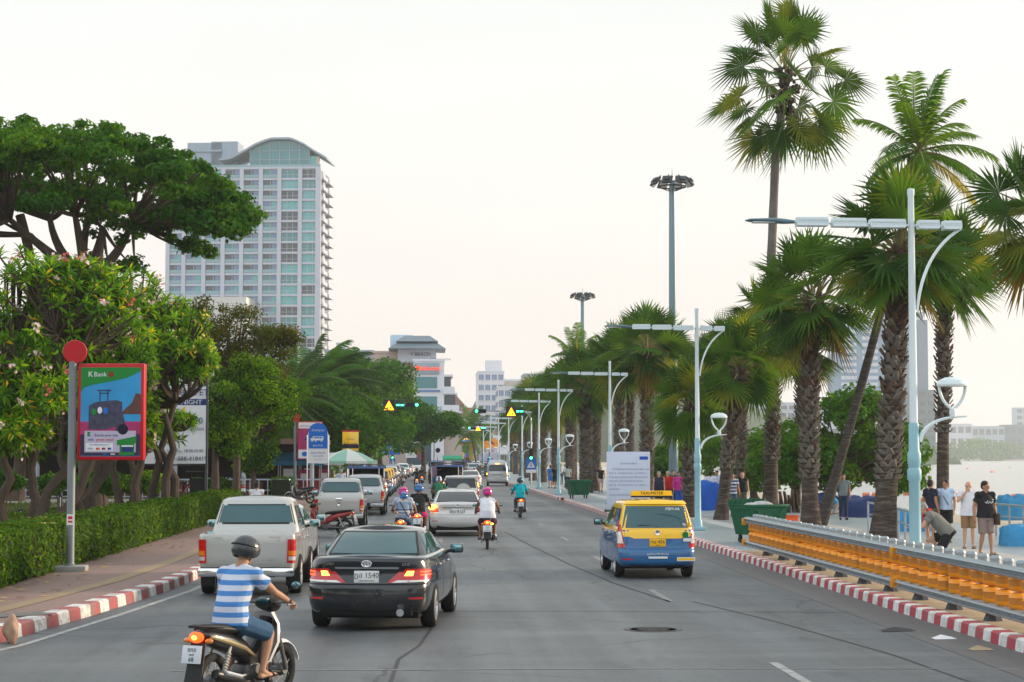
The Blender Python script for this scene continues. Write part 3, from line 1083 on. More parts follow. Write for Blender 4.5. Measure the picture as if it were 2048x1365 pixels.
def broad_tree(label, base, trunk_r, fork, env, k, rr, nleaf, leaf, asp, mats, seed, bark, br=.09, every=2, cat='tree', name='broadleaf_tree', flat=.35, shell=.5, probs=None, keep=lambda p: True, trunks=None, group=None, droop=0.):
	"""base: world point; fork, env, trunks relative to it"""
	rn = random.Random(seed)
	rg = np.random.default_rng(seed)
	o = thing(name, label, cat, base, group=group)
	bl = blobs_in(rn, env, k, rr, keep)
	mb = MB()
	fork = V(fork)
	for tr in (trunks or [curve((0, 0, -.1), fork * .5 + V((rn.uniform(-.3, .3), 0, 0)), fork, 8)]):
		m_ = len(tr)
		mb.tube(tr, [trunk_r * (1.35 - .35 * min(1, j / 2)) * (1 - .45 * j / m_) for j in range(m_)], 10)
	branches(mb, fork, bl, br, rn, every)
	mb.build('trunk', bark, o)
	v, q, mi = leaf_cloud(bl, nleaf, leaf, asp, rg, flat, shell, len(mats), probs, droop)
	link('crown', np_mesh('crown', v, q, mi), mats, o)
	return o
BARK = mat('tree_bark', (.085, .06, .045), .9, var=.45, scale=3, bump=.9, bscale=9)
G_DARK = [leafmat('leaf_deep_green', (0.019, 0.085, 0.005), .25), leafmat('leaf_mid_green', (0.041, 0.131, 0.007), .3), leafmat('leaf_bright_green', (0.084, 0.189, 0.008), .35)]
G_BR = [leafmat('leaf_fresh_green', (0.048, 0.136, 0.005), .38), leafmat('leaf_lime', (0.105, 0.213, 0.006), .42), leafmat('leaf_dark_green', (0.020, 0.069, 0.005), .3), leafmat('leaf_yellowing', (0.258, 0.227, 0.009), .4)]  # leaf tones from dark green to yellow, mixed at random by clump
G_OL = [leafmat('leaf_olive', (0.039, 0.069, 0.006), .3), leafmat('leaf_olive_brown', (0.083, 0.074, 0.008), .3), leafmat('leaf_olive_green', (0.057, 0.104, 0.006), .35)]
# the big umbrella-shaped rain tree
def raintree():
	d = 78
	b = V((dp(190, 915, d).x, d, .2))
	s_ = F / d
	def rel(px, py, dy=0.):
		q = dp(px, py, d + dy) - b
		q.y = dy
		return q
	rn = random.Random(4)
	rg = np.random.default_rng(4)
	o = thing('rain_tree', 'huge dark umbrella shaped rain tree at upper left', 'tree', b)
	bl = []
	# canopy outline sampled from its own shape: top line and under line in metres
	top = [(-260, 280), (-120, 252), (0, 246), (60, 242), (130, 258), (190, 248), (250, 268), (310, 280), (360, 305), (420, 340), (460, 378), (490, 412)]
	bot = [(-260, 430), (-120, 440), (0, 410), (60, 395), (130, 400), (190, 410), (250, 408), (310, 425), (360, 432), (420, 436), (460, 430), (490, 430)]
	def li(t, x):
		for (a, b_), (c, d_) in zip(t, t[1:]):
			if x <= c:
				return b_ + (d_ - b_) * (x - a) / (c - a)
		return t[-1][1]
	for k in range(250):
		x = rn.uniform(-260, 485)
		dep = rn.uniform(-1, 1)
		hw = math.sqrt(max(0, 1 - ((x - 110) / 390) ** 2)) * 7.5
		tp, bt = li(top, x), li(bot, x)
		f = rn.random() ** 1.7
		y = tp + (bt - tp) * f + (dep ** 2) * 26 + 12
		q = rn.uniform(.32, .85)
		bl.append((tuple(rel(x, y + rn.gauss(0, 9), dep * hw)), (q * 1.35, q * 1.35, q * .55)))
	for k in range(110):
		x = rn.uniform(-260, 500)
		y = rn.choice([li(top, x) - rn.uniform(-4, 8), li(bot, x) + rn.uniform(-8, 16), li(bot, x) + rn.uniform(0, 10)])
		q = rn.uniform(.14, .32)
		bl.append((tuple(rel(x, y, rn.uniform(-4, 4))), (q * 1.5, q * 1.5, q * .7)))
	for x, y in ((345, 470), (370, 490), (400, 500), (392, 480), (330, 455), (415, 505), (350, 440)):
		for e in range(2):
			q = rn.uniform(.3, .5)
			bl.append((tuple(rel(x + rn.uniform(-8, 8), y + rn.uniform(-8, 8), rn.uniform(-1, 1))), (q, q, q * .7)))
	for k in range(16):
		q = rn.uniform(.35, .6)
		bl.append((tuple(rel(rn.uniform(170, 280), rn.uniform(440, 540), rn.uniform(-1.5, 2))), (q, q, q * .7)))
	mb = MB()
	f0 = rel(175, 560)
	mb.tube(curve((0, 0, -.1), (-.2, 0, 3), f0, 8), [.62 - .03 * i for i in range(9)], 12)
	forks = [rel(205, 455, .4), rel(150, 430, -.8), rel(60, 470, .5), rel(265, 440, -.3), rel(100, 440, 1.5), rel(20, 440, -1.2), rel(180, 430, 2)]
	for i, q in enumerate(forks):
		mb.tube(curve(f0, (f0 + q) / 2 + V((rn.uniform(-.5, .5), 0, -.3)), q, 7), [.27 - .022 * j for j in range(8)], 8)
	mb.tube(curve(rel(60, 520), rel(60, 500), rel(40, 430), 6), [.2] * 7, 7)
	for i, (c, r) in enumerate(bl):
		if i % 2:
			continue
		c = V(c)
		fk = min(forks, key=lambda z: (z - c).length)
		k = (fk + c) / 2 + V((0, 0, -.25))
		mb.tube(curve(fk, k, c, 6), [.10 * (1 - .13 * j) for j in range(7)], 5, cap=False)
	mb.build('trunk', BARK, o)
	v, q, mi = leaf_cloud(bl, 64000, .23, .6, rg, .4, .3, 3, [.36, .36, .28])
	link('crown', np_mesh('crown', v, q, mi), G_DARK, o)
raintree()
# frangipani (plumeria): thick forking limbs that end in rosettes of long leaves
PL = [leafmat('frangipani_leaf', (0.091, 0.217, 0.006), .40, .4, .3), leafmat('frangipani_leaf_dark', (0.039, 0.123, 0.006), .32, .4, .3), leafmat('frangipani_leaf_light', (0.215, 0.366, 0.010), .45, .4, .25), leafmat('frangipani_leaf_yellow', (0.527, 0.366, 0.010), .4, .5, .3)]
FL = [mat('petal_white_pink', (.75, .52, .5), .6), mat('petal_yellow', (.78, .6, .09), .6), mat('petal_pink', (.7, .16, .14), .6)]
PBARK = mat('frangipani_bark', (.07, .05, .038), .85, var=.4, scale=4, bump=.7, bscale=12)
def frangipani(label, base, env, nros, seed, trunks, flow, group='frangipani trees behind the hedge', keep=lambda p: True, ll=.35):
	rn = random.Random(seed)
	o = thing('frangipani_tree', label, 'tree', base, group=group)
	tips = [V(b[0]) for b in blobs_in(rn, env, nros, (.3, .4), keep)]
	mb = MB()
	forks = []
	for tr in trunks:
		tr = [V(q) for q in tr]
		sm = []
		for i in range(len(tr) - 1):
			for k in range(4):
				sm.append(tr[i].lerp(tr[i + 1], k / 4) + V((rn.uniform(-.03, .03), rn.uniform(-.03, .03), 0)))
		sm.append(tr[-1])
		mb.tube(sm, [.165 * (1.3 - .3 * min(1, i / 3)) * (1 - .5 * i / len(sm)) * rn.uniform(.92, 1.1) for i in range(len(sm))], 9)
		forks += [tr[-1], tr[-2].lerp(tr[-1], .5)]
	# limbs: cluster the tips
	mids = [forks[0]]
	for k in range(26):
		t = rn.choice(tips)
		fk = min(forks, key=lambda q: (q - t).length)
		m_ = fk.lerp(t, rn.uniform(.45, .65)) + V((rn.uniform(-.3, .3), rn.uniform(-.3, .3), -.3))
		mb.tube(curve(fk, fk.lerp(m_, .5) + V((rn.uniform(-.2, .2), 0, -.25)), m_, 5), [.10, .09, .085, .08, .07, .06], 6)
		mids.append(m_)
	for t in tips:
		fk = min(mids, key=lambda q: (q - t).length)
		mb.tube(curve(fk, fk.lerp(t, .5) + V((rn.uniform(-.15, .15), rn.uniform(-.15, .15), -.2)), t, 4), [.05, .042, .036, .032, .028], 5, cap=False)
	mb.build('trunk', PBARK, o)
	lv = MB()
	fb = MB()
	cen = V(env[0][0])
	for t in tips:
		ax = ((t - cen).normalized() + V((0, 0, .7)) + V((rn.uniform(-.4, .4), rn.uniform(-.4, .4), 0))).normalized()
		u = ax.orthogonal().normalized()
		w_ = ax.cross(u)
		nl = rn.randint(11, 16)
		tone = rn.random()
		for k in range(nl):
			a = k * 2.4 + rn.uniform(-.3, .3)
			f = k / nl
			d = (u * math.cos(a) + w_ * math.sin(a)) * (.45 + .75 * f) + ax * (1.05 - 1.15 * f)
			d.normalize()
			s_ = d.cross(ax)
			s_ = s_.normalized() if s_.length > .05 else u
			n_ = s_.cross(d).normalized()
			l = ll * rn.uniform(.75, 1.2)
			W = l * .13
			b = t - ax * f * .12
			m1 = b + d * l * .5 + n_ * l * .04
			tp = b + d * l - n_ * l * .14 - V((0, 0, l * .10))
			q = .5 * tone + .5 * rn.random()
			mi = 3 if rn.random() < .035 else (1 if q < .33 else (2 if q > .72 else 0))
			lv.add([b, m1 - s_ * W - n_ * .012, m1 + n_ * .012, m1 + s_ * W - n_ * .012, tp], [(0, 1, 2), (0, 2, 3), (1, 4, 2), (2, 4, 3)], mi)
		fc = flow(t, rn)
		if fc is not None:
			c = t + ax * .2
			for k in range(rn.randint(6, 12)):
				p = c + V((rn.gauss(0, .07), rn.gauss(0, .07), rn.gauss(0, .07)))
				x = V((rn.gauss(0, 1), rn.gauss(0, 1), rn.gauss(0, 1))).normalized()
				y = x.orthogonal().normalized()
				z = x.cross(y)
				for j in range(5):
					a = j * 1.2566
					e1 = (y * math.cos(a) + z * math.sin(a)) * .042
					e2 = (y * math.cos(a + .6) + z * math.sin(a + .6)) * .036
					e0 = (y * math.cos(a - .6) + z * math.sin(a - .6)) * .036
					fb.add([p, p + e0, p + e1 * 1.4 + x * .012, p + e2], [(0, 1, 2, 3)], fc)
	lv.build('crown', PL, o, smooth=0)
	if fb.v:
		fb.build('blossom', FL, o, smooth=0)
	return o
def rel_env(base, d0, lst):
	"""(px, py, rx px, rz px, ry m, dy) -> ellipsoids relative to base"""
	out = []
	for px, py, rx, rz, ry, dy in lst:
		q = dp(px, py, d0 + dy) - base
		s_ = (d0 + dy) / F
		out.append(((q.x, q.y, q.z), (rx * s_, ry, rz * s_)))
	return out
def pt(base, d0, px, py, dy=0.):
	q = dp(px, py, d0 + dy) - base
	return (q.x, q.y, q.z)
b = V((dp(75, 915, 54).x, 54, .22))
frangipani('front frangipani with pink blossoms at far left, behind the tall red disc sign', b,
		   rel_env(b, 54, [(40, 640, 190, 140, 2.2, 0), (170, 620, 130, 90, 2.0, .5), (-40, 720, 120, 120, 2, 0), (120, 560, 120, 50, 1.6, 0), (60, 780, 110, 60, 1.4, -.5), (30, 860, 60, 40, 1.0, -.8)]), 760, 21,
		   [[(0, 0, 0), pt(b, 54, 95, 985), pt(b, 54, 140, 930), pt(b, 54, 150, 850), pt(b, 54, 110, 800)], [(.1, 0, 0), pt(b, 54, 150, 1000, .2), pt(b, 54, 180, 930, .3), pt(b, 54, 205, 860, .3)], [(-.7, .2, 0), pt(b, 54, -5, 1010), pt(b, 54, 20, 960), pt(b, 54, 0, 900), pt(b, 54, 20, 840)],
			[(-.2, .3, 0), pt(b, 54, 70, 1000, .4), pt(b, 54, 60, 940, .4), pt(b, 54, 85, 870, .4), pt(b, 54, 60, 810, .4)]],
		   lambda t, rn: (2 if rn.random() < .4 else 0) if rn.random() < .13 else None, keep=lambda p: p.z > 1.9)
b = V((dp(335, 915, 62).x, 62, .22))
frangipani('frangipani with white and yellow blossoms leaning over the hedge by the ad panel', b,
		   rel_env(b, 62, [(280, 690, 120, 90, 2.2, 0), (360, 690, 75, 85, 1.8, 0), (250, 600, 100, 60, 2.0, 0), (320, 640, 80, 50, 1.8, 0), (390, 740, 40, 60, 1.2, 0), (300, 790, 50, 40, 1.2, 0), (280, 860, 35, 45, 1.0, -.3)]), 640, 22,
		   [[(0, 0, 0), pt(b, 62, 330, 960), pt(b, 62, 345, 900), pt(b, 62, 330, 830)], [(.1, .3, 0), pt(b, 62, 350, 960, .3), pt(b, 62, 322, 900, .3), pt(b, 62, 350, 800, .3)], [(-.9, -.5, 0), pt(b, 62, 270, 970, -.5), pt(b, 62, 285, 920, -.5), pt(b, 62, 310, 850, -.5)], [(-.5, .2, 0), pt(b, 62, 305, 980, .2), pt(b, 62, 318, 920, .2), pt(b, 62, 300, 860, .2)]],
		   lambda t, rn: (1 if t.x > .2 else 0) if rn.random() < .30 else None, keep=lambda p: p.z > 1.9 and not (p.x > -.35 and p.z < 4.9))
b = V((dp(190, 915, 57).x, 57, .22))
frangipani('frangipani in the middle with a bare forked trunk right of the grey sign pole', b,
		   rel_env(b, 57, [(200, 680, 110, 80, 2.0, .8), (150, 720, 90, 70, 1.6, .8), (250, 740, 90, 50, 1.6, .5), (220, 800, 80, 40, 1.2, .5)]), 360, 23,
		   [[(0, 0, 0), pt(b, 57, 175, 1000), pt(b, 57, 200, 940), pt(b, 57, 195, 880), pt(b, 57, 160, 830)], [(.0, .1, 0), pt(b, 57, 182, 990), pt(b, 57, 205, 950), pt(b, 57, 235, 890), pt(b, 57, 250, 840)]],
		   lambda t, rn: 0 if rn.random() < .1 else None, keep=lambda p: p.z > 2.3)
b = V((dp(250, 915, 66).x, 66, .22))
frangipani('rear frangipani in shade between the sign pole and the banner', b,
		   rel_env(b, 66, [(60, 800, 120, 50, 2.0, 1), (200, 800, 120, 45, 2.0, 1), (330, 850, 60, 40, 1.4, 0), (60, 870, 110, 45, 1.5, 1), (210, 870, 90, 45, 1.5, 1), (120, 640, 150, 90, 1.5, 2)]), 560, 24,
		   [[(0, 0, 0), pt(b, 66, 235, 985), pt(b, 66, 225, 930), pt(b, 66, 240, 860)], [(.1, .4, 0), pt(b, 66, 275, 970), pt(b, 66, 260, 920), pt(b, 66, 290, 850)], [(-1.5, .4, 0), pt(b, 66, 150, 985), pt(b, 66, 120, 920), pt(b, 66, 125, 850)]],
		   lambda t, rn: None, keep=lambda p: p.z > 1.4)
def tree_at(label, px, d, lst, k, rr, nleaf, leaf, asp, mats, seed, fork, tr=.22, bark=None, gz=.2, **kw):
	b = V((dp(px, 915, d).x, d, gz))
	env = rel_env(b, d, lst)
	return broad_tree(label, b, tr, pt(b, d, *fork), env, k, rr, nleaf, leaf, asp, mats, seed, bark or BARK, **kw)
tree_at('fine leaved brownish tree in front of the hotel tower', 470, 88, [(450, 660, 105, 60, 2.6, 0), (400, 640, 60, 40, 2.0, 0), (520, 700, 75, 45, 2.2, 0), (470, 740, 110, 50, 2.4, 0), (570, 670, 28, 12, .8, 0)], 120, (.35, .7), 17000, .15, .5, G_OL, 31, (465, 790), .2, shell=.3)
tree_at('fresh green leafy tree beside the white restaurant banner', 432, 80, [(470, 800, 85, 70, 2.2, 0), (440, 860, 60, 60, 2.0, 0), (530, 800, 60, 50, 2.0, 0), (500, 750, 60, 40, 1.8, 0)], 120, (.35, .65), 17000, .16, .55, [G_BR[0], G_BR[1], G_BR[2]], 32, (430, 880), .2, probs=[.4, .25, .35])
tree_at('small flowering bushy tree in front of the pink poster panel', 512, 92, [(515, 880, 45, 55, 1.6, 0), (540, 815, 50, 45, 1.8, 0), (575, 785, 40, 32, 1.6, 0), (500, 920, 30, 25, 1.0, 0)], 90, (.35, .6), 11000, .16, .55, [G_BR[0], G_BR[2], G_BR[1]], 33, (512, 900), .14, probs=[.5, .25, .25])
tree_at('dark green roadside tree behind the first traffic light', 760, 165, [(740, 790, 62, 75, 4, 0), (700, 770, 48, 60, 4, 0), (770, 850, 50, 60, 3.5, 0), (720, 850, 40, 60, 3.5, 0)], 110, (.7, 1.3), 16000, .34, .6, G_DARK, 34, (755, 890), .3)
tree_at('tall dark green tree below the beige building', 735, 200, [(750, 765, 70, 40, 5, 0), (700, 740, 40, 32, 4, 0), (680, 765, 40, 45, 4, 0), (640, 760, 40, 48, 4, 0)], 120, (.9, 1.6), 17000, .42, .6, G_DARK, 35, (735, 860), .3)
tree_at('spreading dark green tree reaching over the road by the green signal', 845, 215, [(810, 830, 52, 42, 5, 0), (862, 858, 40, 24, 4, 0), (800, 795, 35, 28, 4, 0), (825, 870, 50, 40, 4, 0), (898, 848, 18, 13, 3, 0)], 120, (.8, 1.5), 16000, .42, .6, G_DARK, 36, (845, 890), .35)
tree_at('leafy green tree standing behind the left signal pole', 740, 140, [(735, 850, 32, 60, 2.2, 0), (720, 800, 30, 35, 2, 0), (690, 800, 30, 40, 2, 0)], 60, (.5, .9), 9000, .26, .6, [G_BR[0], G_BR[2], G_BR[1]], 37, (738, 900), .2, probs=[.5, .3, .2])
tree_at('small round dark tree by the far shop signs', 965, 330, [(965, 865, 13, 18, 2, 0)], 24, (.7, 1.1), 2500, .5, .6, G_DARK, 38, (965, 890), .25, gz=.05)
tree_at('bushy sea almond tree with broad leaves beyond the palms', 1690, 88, [(1680, 880, 130, 75, 3.6, 0), (1780, 900, 70, 55, 3, 0), (1720, 820, 100, 30, 2.5, 0), (1600, 900, 65, 50, 3, 0), (1650, 940, 130, 35, 3, 0), (1560, 930, 40, 30, 2, 0), (1800, 950, 50, 28, 2, 0)], 210, (.45, .85), 24000, .27, .62, [G_DARK[1], G_BR[0], G_BR[1]], 39, (1690, 960), .3, gz=.16, probs=[.48, .32, .2], flat=.55)
tree_at('lower sea almond tree left of the floodlight mast', 1345, 125, [(1335, 930, 45, 40, 3, 0), (1375, 920, 35, 45, 3, 0), (1300, 950, 25, 25, 2, 0)], 70, (.5, .9), 9000, .3, .62, [G_DARK[1], G_BR[0], G_BR[1]], 40, (1345, 960), .25, gz=.16, flat=.55)
tree_at('sea almond tree between the second lamp post and the dumpster', 1510, 104, [(1500, 910, 40, 45, 3, 0), (1540, 900, 40, 40, 3, 0), (1450, 915, 45, 40, 3, 0), (1520, 950, 40, 25, 2, 0)], 80, (.5, .9), 9000, .28, .62, [G_DARK[1], G_BR[0], G_BR[1]], 41, (1510, 960), .25, gz=.16, flat=.55)
tree_at('large dark background tree behind the frangipanis at far left', 30, 100, [(40, 820, 130, 90, 4, 0), (200, 840, 120, 70, 4, 0), (330, 830, 60, 60, 4, 0), (-60, 760, 90, 90, 4, 0), (120, 740, 120, 60, 3, 0)], 120, (.8, 1.4), 15000, .3, .6, G_DARK, 42, (40, 880), .42)
tree_at('dark background tree behind the fresh green tree', 540, 128, [(560, 800, 100, 60, 4, 0), (620, 830, 80, 60, 4, 0), (500, 860, 70, 40, 4, 0), (680, 860, 50, 50, 3, 0)], 110, (.8, 1.4), 15000, .3, .6, G_DARK, 43, (540, 880), .35)
for i, (px, d, lb) in enumerate(((292, 71, 'small yellow green shrub on the lawn in front of the banner'), (205, 74, 'low dark green shrub behind the grey sign pole'), (110, 76, 'low dark green shrub under the front frangipani'), (20, 74, 'low green shrub at the far left of the garden'), (240, 82, 'rounded shrub before the terrace rail, behind the middle frangipani'))):
	tree_at(lb, px, d, [(px, 965, 26 + 9 * (i > 0), 22, .8, 0)], 16, (.22, .38), 1800, .17, .45, [G_BR[1], G_BR[0], G_BR[2]] if i == 0 else G_DARK, 70 + i, (px, 985), .04, br=.02, name='shrub', cat='shrub')
# clipped hedges
HEDGE = [leafmat('hedge_leaf', (0.056, 0.127, 0.006), .3), leafmat('hedge_leaf_dark', (0.026, 0.076, 0.005), .25), leafmat('hedge_leaf_light', (0.121, 0.210, 0.010), .35)]
def hedge(label, path, w_, h, n, seed, leaf=.075, cat='hedge', z0=.2):
	"""clipped hedge along a path: woody core plus leaves all over its faces"""
	rg = np.random.default_rng(seed)
	o = thing('hedge', label, cat, (path[0][0], path[0][1], z0))
	core = MB()
	P = [V((x - path[0][0], y - path[0][1], 0)) for x, y in path]
	for a, c in zip(P, P[1:]):
		t = (c - a).normalized()
		s_ = V((-t.y, t.x, 0)) * (w_ / 2 - .06)
		vs = [a + s_, a - s_, c - s_, c + s_]
		vs += [q + V((0, 0, h - .06)) for q in vs]
		core.add(vs, [(0, 1, 2, 3), (4, 7, 6, 5), (0, 4, 5, 1), (1, 5, 6, 2), (2, 6, 7, 3), (3, 7, 4, 0)])
	core.build('branches', mat('hedge_twigs', (.018, .024, .01), .95, var=.5), o, smooth=0)
	lens = np.array([(c - a).length for a, c in zip(P, P[1:])])
	si = rg.choice(len(lens), n, p=lens / lens.sum())
	A = np.array([list(a) for a in P[:-1]])[si]
	B = np.array([list(a) for a in P[1:]])[si]
	T = B - A
	T /= np.linalg.norm(T, axis=1)[:, None]
	S = np.stack([-T[:, 1], T[:, 0], T[:, 2]], 1)
	f = rg.random(n)[:, None]
	per = rg.random(n) * (2 * h + w_)
	side = np.where(per < h, 1, np.where(per < 2 * h, -1, 0))
	wob = 1 + .05 * np.sin(f[:, 0] * lens[si] * 2.1) + .04 * np.sin(f[:, 0] * lens[si] * 5.3 + 1)
	zz = np.where(side != 0, rg.random(n) * h, h * wob)
	xx = np.where(side != 0, side * w_ / 2 * wob, (rg.random(n) - .5) * w_)
	p = A + (B - A) * f + S * xx[:, None]
	p[:, 2] = zz
	nr = S * side[:, None] + np.array([0, 0, 1.]) * (side == 0)[:, None] + rg.normal(0, .5, (n, 3))
	nr[:, 2] += .25
	nr /= np.linalg.norm(nr, axis=1)[:, None]
	p += nr * rg.normal(0, .03, n)[:, None]
	t = np.cross(nr, rg.normal(size=(n, 3)))
	t /= np.linalg.norm(t, axis=1)[:, None]
	s_ = np.cross(nr, t)
	l = leaf * rg.uniform(.6, 1.5, n)[:, None]
	v = np.stack([p - t * l * .5, p + s_ * l * .32 + nr * .01, p + t * l * .5, p - s_ * l * .32 + nr * .01], 1).reshape(-1, 3)
	clump = .5 + .5 * np.sin(p[:, 0] * 2.3 + p[:, 1] * 1.7) * np.sin(p[:, 1] * .9 + p[:, 2] * 3)
	mi = np.searchsorted([.45, .75], np.clip(.4 * clump + .6 * rg.random(n), 0, .999))
	link('foliage', np_mesh('foliage', v, np.arange(4 * n).reshape(-1, 4), mi), HEDGE, o)
hedge('long clipped hedge along the red brick pavement', [(-8.15, 22), (-8.1, 40), (-8.1, 60), (-8.1, 78)], 1.15, .92, 70000, 51, .08)
hedge('low inner clipped hedge behind the pavement hedge', [(-9.9, 40), (-10.4, 50), (-10.2, 62), (-9.6, 72)], .8, .62, 20000, 52)
hedge('third low hedge row in the garden under the frangipanis', [(-12.6, 44), (-13.0, 56), (-12.4, 70)], 1.0, .5, 15000, 53)
hedge('dark hedge block by the garden entrance path', [(-11.2, 92), (-9.0, 92)], 1.2, 1.2, 9000, 54, .09)
hedge('far clipped hedge beside the parked pickups', [(-8.1, 106), (-8.0, 126)], 1.1, 1.1, 9000, 55, .1)
# ================================================================ vehicles
def hermite(xs, ys, x):
	n = len(xs)
	if x <= xs[0]:
		return ys[0]
	if x >= xs[-1]:
		return ys[-1]
	i = 0
	while x > xs[i + 1]:
		i += 1
	def sl(k):
		if k == 0:
			return (ys[1] - ys[0]) / (xs[1] - xs[0])
		if k == n - 1:
			return (ys[-1] - ys[-2]) / (xs[-1] - xs[-2])
		a = (ys[k] - ys[k - 1]) / (xs[k] - xs[k - 1])
		b = (ys[k + 1] - ys[k]) / (xs[k + 1] - xs[k])
		return 0 if a * b <= 0 else 2 * a * b / (a + b)
	h = xs[i + 1] - xs[i]
	t = (x - xs[i]) / h
	a, b = sl(i) * h, sl(i + 1) * h
	return ys[i] * (2 * t ** 3 - 3 * t * t + 1) + a * (t ** 3 - 2 * t * t + t) + ys[i + 1] * (-2 * t ** 3 + 3 * t * t) + b * (t ** 3 - t * t)
class Stack:
	"""a body made of rounded horizontal loops; y = 0 is the rear bumper, +y forwards, x to the right"""
	def __init__(s, rows, br=.05, bs=.03, crown=.03, zmod=None, bf=.12):
		s.rows, s.br, s.bs, s.crown, s.zmod, s.bf = rows, br, bs, crown, zmod or (lambda y, z: z), bf
		s.z = [r[0] for r in rows]
		s.cache = {}
	def half(s, z):
		k = round(z, 4)
		if k in s.cache:
			return s.cache[k]
		yr, yf, hw, r = (hermite(s.z, [q[i] for q in s.rows], z) for i in (1, 2, 3, 4))
		pts = []
		xi = hw - r
		def rear(x):
			return yr + s.br * (x / hw) ** 2
		def front(x):
			return yf - s.bf * (x / hw) ** 2
		for i in range(9):
			x = xi * i / 8
			pts.append((x, rear(x)))
		cy = rear(xi) + r
		for i in range(1, 7):
			a = math.pi / 2 * i / 6
			pts.append((xi + r * math.sin(a), cy - r * math.cos(a)))
		fy = front(xi) - r
		for i in range(1, 24):
			pts.append((hw, cy + (fy - cy) * i / 24))
		for i in range(0, 7):
			a = math.pi / 2 * i / 6
			pts.append((xi + r * math.cos(a), fy + r * math.sin(a)))
		for i in range(7, -1, -1):
			x = xi * i / 8
			pts.append((x, front(x)))
		ym, L_ = (yr + yf) / 2, (yf - yr) / 2
		pts = [(x * (1 - s.bs * ((y - ym) / L_) ** 2), y) for x, y in pts]
		s.cache[k] = pts
		return pts
	def P(s, x, y, z):
		return V((x, y, s.zmod(y, z)))
	def at_s(s, d, z):
		"""point at signed arc length d from the middle of the rear"""
		p = s.half(z)
		q = abs(d)
		for a, b in zip(p, p[1:]):
			l = math.hypot(b[0] - a[0], b[1] - a[1])
			if q <= l:
				f = q / l if l else 0
				return s.P(math.copysign(a[0] + (b[0] - a[0]) * f, d), a[1] + (b[1] - a[1]) * f, z)
			q -= l
		return s.P(0, p[-1][1], z)
	def at_y(s, y, z, sg):
		p = s.half(z)
		for a, b in zip(p, p[1:]):
			if b[1] >= y:
				f = (y - a[1]) / (b[1] - a[1]) if b[1] > a[1] else 0
				return s.P(sg * (a[0] + (b[0] - a[0]) * max(0, f)), y, z)
		return s.P(0, p[-1][1], z)
	def at_f(s, x, z):
		"""point on the front at lateral x"""
		p = s.half(z)[::-1]
		for a, b in zip(p, p[1:]):
			if b[0] >= abs(x):
				f = (abs(x) - a[0]) / (b[0] - a[0]) if b[0] > a[0] else 0
				return s.P(x, a[1] + (b[1] - a[1]) * f, z)
		return s.P(x, p[-1][1], z)
	def shell(s, mb, M=26, mi=0):
		zs = [s.z[0]]
		per = max(2, M // (len(s.z) - 1))
		for a, b in zip(s.z, s.z[1:]):
			zs += [a + (b - a) * i / per for i in range(1, per + 1)]
		loops = []
		vs, fs = [], []
		for z in zs:
			h = s.half(z)
			full = h + [(-x, y) for x, y in h[-2:0:-1]]
			o = len(vs)
			vs += [s.P(x, y, z) for x, y in full]
			loops.append(o)
		n = len(full)
		for a, b in zip(loops, loops[1:]):
			for k in range(n):
				k2 = (k + 1) % n
				fs.append((a + k, a + k2, b + k2, b + k))
		H = len(h)
		def cap(o, z, crown, flip):
			C_ = 6
			rows = []
			for i in range(H):
				if i == 0 or i == H - 1:
					rows.append([o + i] * (C_ + 1))
					continue
				r_, l_ = o + i, o + n - i
				row = [r_]
				for j in range(1, C_):
					t = 1 - 2 * j / C_
					p = vs[r_].lerp(vs[l_], j / C_)
					e = min(i, H - 1 - i)
					row.append(len(vs))
					vs.append(p + V((0, 0, crown * (1 - t * t) * min(1, e / 8))))
				row.append(l_)
				rows.append(row)
			for i in range(H - 1):
				for j in range(C_):
					q = [rows[i][j], rows[i + 1][j], rows[i + 1][j + 1], rows[i][j + 1]]
					u = []
					for k in q:
						if k not in u:
							u.append(k)
					if len(u) > 2:
						fs.append(tuple(u[::-1] if flip else u))
		cap(loops[-1], s.z[-1], s.crown, False)
		cap(loops[0], s.z[0], 0, True)
		mb.add(vs, fs, mi)
	def patch(s, mb, quad, fn, n=8, m=4, off=.004, mi=0, depth=.012):
		"""sheet that follows the body: quad = bl, br, tr, tl in the parameters of fn"""
		(a, b, c, d) = quad
		pts = []
		for j in range(m + 1):
			v = j / m
			for i in range(n + 1):
				u = i / n
				p = [(a[k] * (1 - u) + b[k] * u) * (1 - v) + (d[k] * (1 - u) + c[k] * u) * v for k in (0, 1)]
				e = 1e-3
				P0 = fn(*p)
				du, dv = fn(p[0] + e * 5, p[1]) - P0, fn(p[0], p[1] + e * 5) - P0
				nr = du.cross(dv)
				nr = nr.normalized() if nr.length > 1e-12 else V((0, -1, 0))
				pts.append((P0, nr))
		# orient outwards: away from the body axis
		P0, nr = pts[len(pts) // 2]
		ym = (s.rows[len(s.rows) // 2][1] + s.rows[len(s.rows) // 2][2]) / 2
		sg = 1 if nr.dot(V((P0.x, (P0.y - ym) * .3, 0))) >= 0 else -1
		vs = [p + q * sg * off for p, q in pts]
		fs = []
		W = n + 1
		for j in range(m):
			for i in range(n):
				q = (j * W + i, j * W + i + 1, (j + 1) * W + i + 1, (j + 1) * W + i)
				fs.append(q if sg > 0 else q[::-1])
		edge = list(range(W)) + [j * W + n for j in range(1, m + 1)] + [m * W + i for i in range(n - 1, -1, -1)] + [j * W for j in range(m - 1, 0, -1)]
		o = len(vs)
		vs += [pts[k][0] - pts[k][1] * sg * depth for k in edge]
		for i in range(len(edge)):
			j = (i + 1) % len(edge)
			q = (edge[j], edge[i], o + i, o + j)
			fs.append(q if sg > 0 else q[::-1])
		mb.add(vs, fs, mi)
	def rear(s, mb, quad, **k):
		s.patch(mb, quad, s.at_s, **k)
